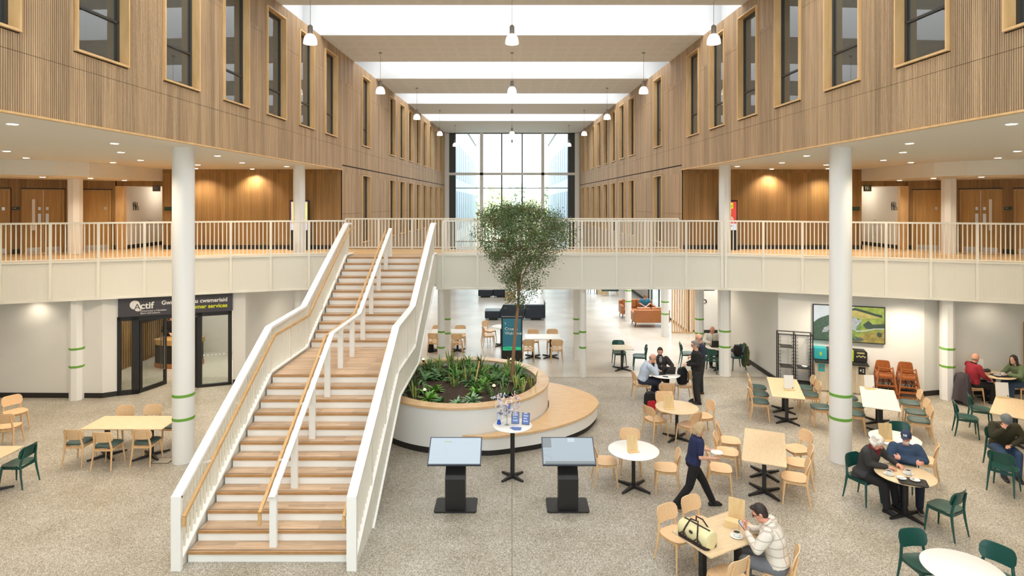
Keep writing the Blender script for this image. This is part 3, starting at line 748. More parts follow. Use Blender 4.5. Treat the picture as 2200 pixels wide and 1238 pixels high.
# underside
mb = MB(); ys = [0.06, 0.95, 3.43, 5.95, 8.9, YTOP]
mb.loft([[(SX0, y, soff(y) + 0.0), (SX1, y, soff(y)), (SX1, y, soff(y) + 0.05), (SX0, y, soff(y) + 0.05)] for y in ys])
mb.build('soffit', M['creamw'], st, False)
TOPL = [(-0.19, 1.13), (3.25, 3.0), (5.35, 3.07), (9.1, 4.97), (9.45, 4.97)]
def topz(y):
    for (a, za), (b, zb) in zip(TOPL, TOPL[1:]):
        if y <= b: return za + (zb - za) * (y - a) / (b - a)
    return TOPL[-1][1]
balm = {}
for sx, nm in ((SX0 - 0.06, 'left'), (SX1 + 0.06, 'right')):
    bal = MB(); th = 0.15
    for (a, za), (b, zb) in zip(TOPL, TOPL[1:]):
        bal.bar((sx, a, za - 0.02), (sx, b, zb - 0.02), th, 0.05)
    bo = bal.build('balustrade_rail', M['creamw'], st, False)
    MB().box(sx - th / 2, sx + th / 2, -0.22, -0.16, 0, 1.13).build('end_post', M['creamw'], bo, False)
    # stringer: fluted side plate between soffit and pitch line
    mb = MB(); n = 96
    for i in range(n):
        ya = -0.16 + (YTOP + 0.16) * i / n; yb = -0.16 + (YTOP + 0.16) * (i + 0.66) / n; yc = -0.16 + (YTOP + 0.16) * (i + 1) / n
        o_ = 0.045 if nm == 'right' else -0.045
        for y0, y1, off in ((ya, yb, o_), (yb, yc, o_ * 0.7)):
            mb.loft([[(sx + off, y, soff(y)), (sx - o_ * 0.6, y, soff(y)), (sx - o_ * 0.6, y, pitch(y) + 0.06), (sx + off, y, pitch(y) + 0.06)] for y in (y0, y1)])
    mb.build('stringer', M['fascia'], st, False)
    lg = MB()
    for (a, b) in ((-0.16, nose(12)), (nose(12), nose(13) - 0.29), (nose(13) - 0.29, nose(24)), (nose(24), YTOP)):
        lg.bar((sx, a, pitch(a) + 0.06), (sx, b, pitch(b) + 0.06), 0.13, 0.03)
    for a, b in ((0.95, 3.43), (3.43, 5.95), (5.95, 8.9)):
        lg.bar((sx + (0.02 if nm == 'right' else -0.02), a, soff(a) + 0.01), (sx + (0.02 if nm == 'right' else -0.02), b, soff(b) + 0.01), 0.12, 0.035)
    lg.build('stringer_ledge', M['creamw'], st, False)
    y = -0.08; k = 0
    while y < YTOP - 0.35:
        z0, z1 = pitch(y) + 0.06, topz(y) - 0.04
        post = (k % 11 == 10)
        MB().box(sx - (0.018 if not post else 0.04), sx + (0.018 if not post else 0.04), y - (0.007 if not post else 0.03), y + (0.007 if not post else 0.03), z0, z1).build('post' if post else 'baluster', M['cream'], bo, False)
        y += 0.104; k += 1
    hx = sx + (0.12 if nm == 'left' else -0.12)
    hp = [(hx, -0.2, pitch(-0.2) + 0.62), (hx, -0.2, pitch(-0.2) + 0.76), (hx, 3.25, pitch(3.25) + 0.86), (hx, 5.35, pitch(5.35) + 0.86), (hx, 9.0, pitch(8.93) + 0.86), (hx, 9.5, pitch(9.5) + 0.86)]
    hm = MB()
    for a, b in zip(hp, hp[1:]): hm.bar(a, b, 0.045, 0.05)
    hr = hm.build('handrail', M['handrail'], st, False)
    br = MB()
    for y in (0.6, 1.7, 2.8, 4.2, 5.6, 6.8, 8.0): br.bar((sx, y, pitch(y) + 0.8), (hx, y, pitch(y) + 0.83), 0.02, 0.02)
    br.build('bracket', M['creamw'], hr, False)
# centre handrail on white posts
cr = MB(); CT = [(0.08, 0.97), (3.2, 2.86), (5.42, 2.86), (9.2, 4.8)]
for (a, za), (b, zb) in zip(CT, CT[1:]): cr.bar((0, a, za), (0, b, zb), 0.1, 0.035)
co = cr.build('centre_rail', M['creamw'], st, False)
def ctz(y):
    for (a, za), (b, zb) in zip(CT, CT[1:]):
        if y <= b: return za + (zb - za) * (y - a) / (b - a)
    return CT[-1][1]
def tz(y):
    k = 0
    for i in range(1, 25):
        if y >= nose(i): k = i
    return zt(k)
for Dp in (9.42, 10.33, 11.25, 12.17, 13.1, 14.05, 15.06, 15.95, 16.85, 17.8, 18.42):
    y = Dp - 9.27; MB().box(-0.055, 0.055, y - 0.03, y + 0.03, tz(y), ctz(y)).build('post', M['creamw'], co, False)
hx = -0.13
hp = [(hx, -0.06, 0.62), (hx, -0.06, 0.80), (hx, 3.2, 2.80), (hx, 5.42, 2.84), (hx, 9.1, 4.74)]
hm = MB()
for a, b in zip(hp, hp[1:]): hm.bar(a, b, 0.045, 0.05)
ho = hm.build('handrail', M['handrail'], co, False)
br = MB()
for y in (0.7, 1.7, 2.7, 3.6, 4.4, 5.2, 6.2, 7.4, 8.6): br.bar((-0.04, y, ctz(y) - 0.03), (hx, y, ctz(y) - 0.06), 0.02, 0.02)
br.build('bracket', M['creamw'], ho, False)

# ================================================================ OUTSIDE THE END WINDOW
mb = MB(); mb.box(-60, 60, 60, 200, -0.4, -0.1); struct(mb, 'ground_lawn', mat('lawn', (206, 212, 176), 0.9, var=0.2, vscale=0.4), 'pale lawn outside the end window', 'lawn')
for side, nm in ((-1, 'left'), (1, 'right')):
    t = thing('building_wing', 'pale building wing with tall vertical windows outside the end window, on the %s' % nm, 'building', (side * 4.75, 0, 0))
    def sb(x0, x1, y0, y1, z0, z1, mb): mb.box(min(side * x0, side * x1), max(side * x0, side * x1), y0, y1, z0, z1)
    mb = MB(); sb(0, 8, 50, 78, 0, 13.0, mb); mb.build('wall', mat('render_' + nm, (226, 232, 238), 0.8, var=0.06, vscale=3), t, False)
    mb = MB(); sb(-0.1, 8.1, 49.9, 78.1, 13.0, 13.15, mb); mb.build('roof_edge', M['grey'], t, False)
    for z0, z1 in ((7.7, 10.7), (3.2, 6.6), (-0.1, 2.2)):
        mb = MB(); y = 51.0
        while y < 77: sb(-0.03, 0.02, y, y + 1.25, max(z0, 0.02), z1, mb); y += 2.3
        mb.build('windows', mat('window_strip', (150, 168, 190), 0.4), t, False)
TREES = [(-9.5, 96, 7.6, 5.0), (-6.0, 104, 9.2, 5.2), (-2.6, 92, 8.6, 4.0), (0.9, 112, 9.6, 4.6), (3.6, 94, 7.0, 3.8), (6.6, 116, 9.4, 4.4), (10.6, 98, 7.8, 4.8), (-0.6, 80, 4.6, 2.4)]
tm = [mat('haze_tinted_foliage_%d' % i, c, 0.9, var=0.25, vscale=1.2) for i, c in enumerate(((220, 226, 210), (226, 230, 216), (230, 230, 196)))]  # haze and overexposure are put into these pale leaf colours
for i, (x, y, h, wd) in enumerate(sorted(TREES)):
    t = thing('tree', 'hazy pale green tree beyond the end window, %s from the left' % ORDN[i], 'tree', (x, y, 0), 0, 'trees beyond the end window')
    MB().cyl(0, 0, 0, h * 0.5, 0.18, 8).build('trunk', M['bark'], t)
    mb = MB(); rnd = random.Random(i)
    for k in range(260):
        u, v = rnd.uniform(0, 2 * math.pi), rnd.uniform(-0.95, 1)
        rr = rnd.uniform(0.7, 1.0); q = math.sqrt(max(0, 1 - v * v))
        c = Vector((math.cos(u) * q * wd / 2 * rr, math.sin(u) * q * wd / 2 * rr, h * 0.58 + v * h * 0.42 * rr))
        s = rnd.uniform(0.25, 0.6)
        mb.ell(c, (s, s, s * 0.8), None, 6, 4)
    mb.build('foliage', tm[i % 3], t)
# ================================================================ CHAIRS
def sup(hx, hy, e=3.2, n=32):
    out = []
    for k in range(n):
        a = 2 * math.pi * k / n; c, s = math.cos(a), math.sin(a)
        out.append((hx * math.copysign(abs(c) ** (2 / e), c), hy * math.copysign(abs(s) ** (2 / e), s)))
    return out
def slab_rings(hx, hy, prof, dish=0.0, e=3.2, cx=0.0):
    """closed slab: prof = (scale, z) from bottom centre out and over to top centre"""
    rings = []
    base = sup(1, 1, e)
    for sc_, z in prof:
        rings.append([(cx + x * hx * sc_, y * hy * sc_, z + dish * ((x * sc_) ** 2 * (0.4 if x > 0 else 1.0) + 0.8 * (y * sc_) ** 2) - (0.02 * max(0, x * sc_ - 0.55) if dish else 0)) for x, y in base])
    return rings
def back_mesh(name, matx):
    W, H, r, zc, th = 0.43, 0.235, 0.085, 0.69, 0.013
    n = 18; vs = []; fs = []
    cols = [-W / 2 + W * i / n for i in range(n + 1)]
    cols[0] += 0.001; cols[-1] -= 0.001
    rows = 5
    for side in (0, 1):
        for y in cols:
            e = abs(y) - (W / 2 - r); h = H / 2 if e <= 0 else H / 2 - r + math.sqrt(max(0, r * r - e * e))
            for k in range(rows + 1):
                z = zc - h + 2 * h * k / rows
                x = -0.205 - 0.24 * (z - 0.57) + 0.95 * y * y - (th if side else 0)
                vs.append((x, y, z))
    m = (n + 1) * (rows + 1); q = rows + 1
    for i in range(n):
        for k in range(rows):
            a = i * q + k; fs.append((a, a + q, a + q + 1, a + 1)); b = a + m; fs.append((b, b + 1, b + q + 1, b + q))
    for i in range(n):
        a = i * q; fs.append((a, a + m, a + q + m, a + q)); a = i * q + rows; fs.append((a, a + q, a + q + m, a + m))
    for k in range(rows):
        fs.append((k, k + 1, k + 1 + m, k + m)); a = n * q + k; fs.append((a, a + m, a + m + 1, a + 1))
    mb = MB(); mb.add(vs, fs); return mb.mesh(name, matx, True, 50)
CH = {}
for kind, woodm, legm in (('n', M['beech'], M['beechleg']), ('g', M['greenpaint'], M['greenpaint'])):
    d = {}
    prof = [(0.02, 0.432), (0.6, 0.432), (0.93, 0.434), (1.0, 0.440), (0.995, 0.447), (0.9, 0.448), (0.6, 0.448), (0.3, 0.448), (0.02, 0.448)]
    d['seat'] = MB().loft(slab_rings(0.225, 0.228, prof, 0.018)).mesh('seat', woodm, True, 50)
    d['backrest'] = back_mesh('backrest', woodm)
    for nm, sy in (('fl', 1), ('fr', -1)):
        d[nm] = MB().tube([(0.208, 0.212 * sy, 0), (0.188, 0.19 * sy, 0.25), (0.172, 0.172 * sy, 0.436)], [0.012, 0.018, 0.022], 10).mesh('leg', legm)
        d['r' + nm] = MB().tube([(-0.262, 0.212 * sy, 0), (-0.218, 0.196 * sy, 0.25), (-0.196, 0.184 * sy, 0.44), (-0.212, 0.168 * sy, 0.56), (-0.243, 0.15 * sy, 0.70), (-0.258, 0.144 * sy, 0.755)], [0.012, 0.018, 0.023, 0.02, 0.017, 0.011], 10).mesh('leg', legm)
    ap = MB()
    for sy in (1, -1): ap.bar((0.172, 0.172 * sy, 0.408), (-0.196, 0.182 * sy, 0.408), 0.018, 0.048)
    ap.bar((0.172, 0.172, 0.408), (0.172, -0.172, 0.408), 0.018, 0.048); ap.bar((-0.196, 0.182, 0.408), (-0.196, -0.182, 0.408), 0.018, 0.048)
    d['apron'] = ap.mesh('apron', legm, False)
    CH[kind] = d
prof = [(0.02, 0.446), (0.8, 0.446), (0.96, 0.450), (1.0, 0.462), (0.97, 0.476), (0.88, 0.486), (0.6, 0.490), (0.3, 0.488), (0.02, 0.487)]
PAD = MB().loft(slab_rings(0.235, 0.236, prof, 0.012)).mesh('seat_pad', M['greenseat'], True, 60)
def chair(x, y, hd, kind, label, group):
    t = thing('cafe_chair', label, 'chair', (x, y, 0), R(hd), group)
    d = CH['g' if kind == 'g' else 'n']
    link('seat', d['seat'], t); link('backrest', d['backrest'], t); link('apron', d['apron'], t)
    for k in ('fl', 'fr', 'rfl', 'rfr'): link('leg', d[k], t)
    if kind == 'p': tag(link('seat_pad', PAD, t), 'dark green padded seat')
    return t
G1 = 'chairs of the left cafe area'; G2 = 'chairs of the right cafe area'; G3 = 'chairs on the pale floor under and beyond the bridge'
for c in [
    # left cafe
    (-9.30, 12.84, 90, 'p', 'dark-padded chair at the camera side of the left table, leftmost of three', G1),
    (-8.59, 12.70, 90, 'p', 'dark-padded chair at the camera side of the left table, middle of three', G1),
    (-7.87, 12.86, 90, 'p', 'dark-padded chair at the camera side of the left table, nearest the column', G1),
    (-9.12, 13.85, -90, 'p', 'beech chair behind the left table, its rounded back showing farthest left', G1),
    (-8.50, 13.92, -86, 'p', 'beech chair behind the left table, middle of the far side', G1),
    (-7.80, 13.80, -95, 'p', 'beech chair behind the left table, half hidden by the big round column', G1),
    (-9.80, 11.82, 180, 'g', 'dark green chair at the end of the cut-off table on the far left', G1),
    (-11.62, 13.75, 105, 'n', 'beech chair at the left picture edge, backrest turned to the camera', G1),
    (-12.25, 14.7, -30, 'n', 'beech chair at the left picture edge, farther back behind another', G1),
    # white round table by the right kiosk
    (1.87, 11.9, 0, 'n', 'beech chair between the right kiosk and the white round table', G2),
    (2.47, 12.44, -98, 'n', 'beech chair behind the white round table with the plywood menu', G2),
    (3.0, 11.6, 170, 'n', 'beech chair right of the white round table, beside the walking woman', G2),
    # beech round table
    (3.42, 14.2, 28, 'n', 'beech chair left of the pale oak round table, near the red backpack', G2),
    (4.60, 14.4, 188, 'n', 'beech chair right of the pale oak round table, by the standing men', G2),
    (4.10, 13.84, 128, 'n', 'beech chair at the camera side of the pale oak round table', G2),
    (3.85, 14.86, -85, 'n', 'beech chair behind the pale oak round table, facing the camera', G2),
    # meeting table
    (3.70, 17.02, 0, 'n', 'beech chair under the bald man in the pale blue shirt', G2),
    (4.36, 17.55, -92, 'n', 'beech chair under the bearded man in the dark jacket', G2),
    (4.86, 16.92, 180, 'n', 'beech chair carrying the black backpack', G2),
    (4.14, 16.1, 88, 'n', 'empty beech chair at the camera side of the laptop meeting table', G2),
    # big oak table, right
    (4.72, 12.92, -14, 'n', 'beech chair left of the long table behind the walking woman, farthest of three', G2),
    (4.45, 12.33, -24, 'n', 'beech chair left of the long table behind the walking woman, middle of three', G2),
    (4.04, 11.58, -16, 'n', 'beech chair left of the long table, directly in front of the walking woman', G2),
    (5.97, 12.48, 190, 'n', 'beech chair right of the long table, farthest of three, near the big column', G2),
    (5.68, 11.82, 160, 'n', 'beech chair right of the long table, middle of three', G2),
    (5.30, 11.18, 158, 'n', 'beech chair right of the long table, nearest the camera of three', G2),
    # front table
    (2.56, 9.26, -60, 'n', 'beech chair at the front table beside the yellow bag, left one of two', G2),
    (3.02, 9.54, -60, 'n', 'beech chair at the front table behind the yellow bag, right one of two', G2),
    (2.97, 8.24, 120, 'n', 'empty beech chair at the front table beside the man in the checked shirt', G2),
    (3.74, 8.36, 152, 'n', 'beech chair under the man in the checked shirt', G2),
    # padded tables
    (6.84, 16.6, -16, 'p', 'green-padded chair left of the oak table by the tray rack, farthest of three', G2),
    (6.66, 16.02, -16, 'p', 'green-padded chair left of the oak table by the tray rack, middle of three', G2),
    (6.40, 15.42, -12, 'p', 'green-padded chair left of the oak table by the tray rack, nearest of three', G2),
    (8.12, 16.55, 165, 'p', 'green-padded chair right of the oak table by the tray rack, farthest of three', G2),
    (7.98, 15.98, 165, 'p', 'green-padded chair right of the oak table by the tray rack, middle of three', G2),
    (7.76, 14.98, 168, 'p', 'beech chair with green pad left of the big right column', G2),
    (8.86, 15.72, -22, 'p', 'beech chair with green pad left of the cream table, farthest of three', G2),
    (8.70, 15.15, -22, 'p', 'beech chair with green pad left of the cream table, middle of three', G2),
    (8.36, 14.55, -22, 'p', 'beech chair with green pad left of the cream table, nearest of three', G2),
    (10.22, 15.3, 158, 'p', 'beech chair with green pad right of the cream table, farthest of three', G2),
    (9.92, 14.62, 158, 'p', 'beech chair with green pad right of the cream table, middle of three', G2),
    (9.62, 14.08, 158, 'p', 'beech chair with green pad right of the cream table, nearest of three', G2),
    # two old men and round about
    (6.61, 11.21, -66, 'g', 'dark green chair under the white-haired man in the grey suit', G2),
    (7.40, 11.22, -105, 'g', 'dark green chair under the man in the navy sweater and cap', G2),
    (7.35, 10.12, 117, 'g', 'empty dark green chair right of the coffee table of the two older men', G2),
    (8.42, 12.82, -102, 'g', 'dark green chair behind the small white round table with the plywood menu', G2),
    (8.24, 11.95, 142, 'n', 'beech chair right of the man in the navy sweater and cap', G2),
    (10.94, 14.33, -29, 'g', 'dark green chair left of the oak table at the right edge, nearer of two', G2),
    (11.72, 14.90, -29, 'g', 'dark green chair left of the oak table at the right edge, farther of two', G2),
    (9.58, 11.6, 38, 'g', 'dark green chair in front of the man in the grey beanie, back to the camera', G2),
    (10.28, 12.52, -105, 'g', 'dark green chair under the man in the grey beanie', G2),
    (5.88, 8.52, -86, 'g', 'dark green chair at the nearest white round table, left one of two', G2),
    (6.62, 8.22, 213, 'g', 'dark green chair at the nearest white round table, right one of two', G2),
    (12.88, 16.7, 0, 'n', 'beech chair under the man in the red sweater, hung with a dark coat', G2),
    (14.35, 16.75, 178, 'n', 'beech chair under the woman in the green sweater', G2),
    # right rear
    (3.70, 20.55, -90, 'g', 'dark green chair behind the small square white table', G3),
    (4.30, 20.1, 172, 'g', 'dark green chair right of the small square white table', G3),
    (6.02, 20.45, -8, 'g', 'dark green chair left of the man in the white shirt with the laptop', G3),
    (7.55, 20.1, 185, 'g', 'dark green chair with coats right of the laptop table', G3),
    (6.62, 19.76, 60, 'g', 'dark green chair at the camera side of the laptop table beside the column', G3),
    (6.95, 20.75, -92, 'g', 'dark green chair under the man in the white shirt', G3),
    # under the bridge
    (0.58, 21.12, 90, 'n', 'beech chair in front of the white table by the welcome totem, left one', G3),
    (1.58, 21.1, 90, 'n', 'beech chair in front of the white table by the welcome totem, right one', G3),
    (0.80, 22.35, -90, 'n', 'beech chair behind the white table by the welcome totem, left one', G3),
    (1.53, 22.4, -90, 'n', 'beech chair behind the white table by the welcome totem, right one', G3),
    (-0.90, 23.25, 10, 'n', 'beech chair left of the white round table behind the welcome totem, nearer one', G3),
    (-0.92, 24.1, -35, 'n', 'beech chair left of the white round table behind the welcome totem, farther one', G3),
    (-2.03, 22.05, 90, 'n', 'beech chair right of the slim left columns, at the camera side of its table', G3),
    (-2.02, 23.1, -90, 'n', 'beech chair right of the slim left columns, behind its table', G3),
    (-2.86, 22.15, 75, 'n', 'beech chair left of the slim left columns, with a black bag on the floor', G3),
    (-2.90, 23.1, -90, 'n', 'beech chair left of the slim left columns, behind the table', G3),
    (4.95, 36.6, -80, 'g', 'dark green chair far back beyond the tan sofas, left one', G3),
    (6.2, 37.8, 200, 'g', 'dark green chair far back beyond the tan sofas, right one', G3),
]: chair(*c)

# ================================================================ TABLES
def ped_mesh(h, w_, arm, rnd=False, ang=45):
    p = MB()
    if rnd: p.cyl(0, 0, 0.03, h, w_ / 2, 16)
    else: p.box(-w_ / 2, w_ / 2, -w_ / 2, w_ / 2, 0.03, h)
    p.box(-0.16, 0.16, -0.16, 0.16, h - 0.012, h)
    b = MB(); a = R(ang)
    for k in range(4):
        c, s = math.cos(a + k * math.pi / 2), math.sin(a + k * math.pi / 2)
        u = Vector((c, s, 0)); v = Vector((-s, c, 0))
        r0 = [u * 0.02 + v * 0.04 + Vector((0, 0, 0.004)), u * 0.02 - v * 0.04 + Vector((0, 0, 0.004)), u * 0.02 - v * 0.035 + Vector((0, 0, 0.065)), u * 0.02 + v * 0.035 + Vector((0, 0, 0.065))]
        r1 = [u * arm + v * 0.026 + Vector((0, 0, 0.004)), u * arm - v * 0.026 + Vector((0, 0, 0.004)), u * arm - v * 0.02 + Vector((0, 0, 0.03)), u * arm + v * 0.02 + Vector((0, 0, 0.03))]
        b.loft([r0, r1]); b.cyl(u.x * arm, u.y * arm, 0.0, 0.03, 0.027, 10)
    b.cyl(0, 0, 0.004, 0.075, 0.055, 14)
    return p.mesh('pedestal', M['blackmetal'], True, 30), b.mesh('cross_foot', M['blackmetal'], True, 30)
PED = {}
def ped(t, x, y, h, w_=0.075, arm=0.36, rnd=False, ang=45):
    key = (h, w_, arm, rnd, ang)
    if key not in PED: PED[key] = ped_mesh(*key)
    p = link('pedestal', PED[key][0], t, (x, y, 0)); link('cross_foot', PED[key][1], p)
def rtable(x, y, r, matx, label, group, h=0.745, ang=45, arm=None, name='round_table'):
    t = thing(name, label, 'table', (x, y, 0), 0, group)
    MB().lathe([(0.001, h - 0.022), (r - 0.02, h - 0.022), (r, h - 0.012), (r, h - 0.003), (r - 0.004, h), (0.001, h)], 56).build('tabletop', matx, t, True, 40)
    ped(t, 0, 0, h - 0.022, 0.075 if h < 0.9 else 0.09, arm or r * 0.72, True, ang); return t
def btable(x, y, hd, lx, ly, matx, label, group, offs, ang=45, h=0.745, arm=0.36, pw=0.075):
    t = thing('cafe_table', label, 'table', (x, y, 0), R(hd), group)
    mb = MB(); o = rrect(lx, ly, 0.025)
    mb.loft([[(a * s_, b * s_, z) for a, b in o] for s_, z in ((0.985, h - 0.026), (1, h - 0.02), (1, h - 0.003), (0.996, h))])
    mb.build('tabletop', matx, t, True, 40)
    for ox, oy in offs: ped(t, ox, oy, h - 0.026, pw, arm, False, ang)
    return t
TG = 'tables of the right cafe area'
btable(-8.40, 13.18, 0, 1.76, 0.79, M['ashtop'], 'pale oak table for six left of the staircase', 'tables of the left cafe area', ((-0.55, 0), (0.42, 0)), 50)
btable(-10.36, 11.5, 0, 1.26, 0.8, M['ashtop'], 'pale oak table cut off by the left picture edge', 'tables of the left cafe area', ((-0.3, 0), (0.25, 0)), 40)
rtable(2.39, 11.72, 0.494, M['whitetop'], 'white round table right of the right kiosk with a plywood menu', TG)
rtable(3.92, 14.17, 0.5, M['ashtop'], 'pale oak round table beside the red backpack', TG)
rtable(4.33, 16.9, 0.43, M['whitetop'], 'white round table where two men sit with laptops', TG)
btable(5.04, 11.9, 66.6, 1.75, 0.78, M['ashtop'], 'long pale oak table right of the walking woman', TG, ((-0.42, 0), (0.42, 0)), 45)
btable(3.07, 8.77, 27.9, 1.2, 0.77, M['ashtop'], 'pale oak table in the foreground with the yellow bag on it', TG, ((-0.36, 0), (0.36, 0)), 45, pw=0.08)
btable(7.18, 15.67, 71, 1.77, 0.76, M['ashtop'], 'long pale oak table left of the big right column', TG, ((-0.42, 0), (0.42, 0)), 45)
btable(9.13, 14.82, 62, 1.77, 0.77, M['creamtop'], 'long cream table right of the big right column', TG, ((-0.42, 0), (0.42, 0)), 45, pw=0.1)
rtable(7.03, 10.66, 0.478, M['ashtop'], 'pale oak round table with coffee cups between the two older men', TG, ang=20)
rtable(7.9, 12.3, 0.47, M['whitetop'], 'small white round table with a plywood menu behind the two older men', TG)
btable(11.92, 14.15, 46.7, 1.7, 0.78, M['ashtop'], 'pale oak table near the right picture edge with a white menu', TG, ((-0.42, 0), (0.42, 0)), 45, pw=0.1)
btable(10.68, 11.72, 46, 0.8, 0.8, M['ashtop'], 'pale oak table at the right edge beside the man in the beanie', TG, ((0, 0),))
rtable(5.98, 7.9, 0.48, M['whitetop'], 'white round table at the bottom right corner', TG)
rtable(13.66, 16.88, 0.5, M['ashtop'], 'pale oak round table between the man in red and the woman in green', TG)
btable(3.7, 20.05, 0, 0.68, 0.66, M['creamtop'], 'small square cream table behind the meeting men', TG, ((0, 0),), 45)
rtable(6.95, 20.05, 0.42, M['creamtop'], 'cream round table of the man in the white shirt', TG)
FG = 'white tables under the bridge'
btable(1.1, 21.65, 0, 1.26, 0.8, M['whitetop'], 'white table for four right of the welcome totem', FG, ((-0.34, 0), (0.3, 0)))
btable(-2.4, 22.55, 0, 1.3, 0.72, M['whitetop'], 'white table behind the two slim columns left of the planter view', FG, ((-0.4, 0), (0.34, 0)))
rtable(-0.42, 23.4, 0.4, M['whitetop'], 'white round table partly hidden by the welcome totem', FG)
bt = rtable(0.01, 12.15, 0.4, M['whitetop'], 'tall white bar table standing between the two kiosks', None, 1.07, arm=0.28, name='bar_table')

# ================================================================ MENUS
def menu(x, y, z, hd, wd, ht, label, paper=False, lean=0.12, group='plywood menu stands on tables', box=False):
    t = thing('menu_stand', label, 'menu stand', (x, y, z), R(hd), group)     # faces local -Y
    c, s = math.cos(lean), math.sin(lean)
    b = MB(); b.obox((0, s * ht / 2, c * ht / 2 + 0.002), (wd / 2, 0, 0), (0, 0.006, 0), (0, s * ht / 2, c * ht / 2)); b.build('board', M['birch'], t, False)
    MB().box(-wd / 2, wd / 2, -0.09, 0.004, 0, 0.012).build('base', M['birch'], t, False)
    if paper:
        p = MB(); p.obox((0, s * ht / 2 - 0.009, c * ht / 2 + 0.014), (wd / 2 - 0.004, 0, 0), (0, 0.0015, 0), (0, s * (ht / 2 - 0.008), c * (ht / 2 - 0.008)))
        po = p.build('menu_sheet', M['paper'], t, False)
        q = MB(); q.obox((wd / 2 - 0.035, s * 0.03 - 0.0115, 0.045), (0.014, 0, 0), (0, 0.001, 0), (0, 0.0012, 0.011)); q.build('printed_mark', M['black'], po, False)
    return t
TT = 0.747
p = at(1359, 970, TT); menu(p.x, p.y, TT, 15, 0.22, 0.3, 'plain plywood menu stand on the white round table by the kiosk')
p = at(1437, 878, TT); menu(p.x, p.y, TT, 0, 0.24, 0.29, 'plain plywood menu stand on the pale oak round table')
p = at(1582, 1117, TT); menu(p.x, p.y, TT, -32, 0.24, 0.31, 'plywood menu stand on the foreground table beside the phone')
p = at(1903, 946, TT); menu(p.x, p.y, TT, -6, 0.26, 0.33, 'plywood menu stand on the small white table behind the older men')
p = at(1695, 837, TT); menu(p.x, p.y, TT, -4, 0.25, 0.36, 'white menu sheet on the long oak table by the tray rack', True)
p = at(1868, 835, TT); menu(p.x, p.y, TT, -6, 0.25, 0.34, 'white menu sheet on the long cream table', True)
p = at(2154, 854, TT); menu(p.x, p.y, TT, -10, 0.29, 0.36, 'white menu sheet on the oak table near the right edge', True)
menu(13.5, 17.2, TT, -4, 0.24, 0.33, 'white menu sheet on the table between the man in red and the woman in green', True)
# the low plywood block with the foreground menu
p = at(1572, 1136, TT)
t = thing('menu_block', 'low plywood holder block on the foreground table before the coffee cup', 'menu stand', (p.x, p.y, TT), R(-32))
MB().box(-0.10, 0.10, -0.006, 0.006, 0, 0.10).box(-0.10, 0.10, 0.006, 0.13, 0.09, 0.10).build('block', M['birch'], t, False)

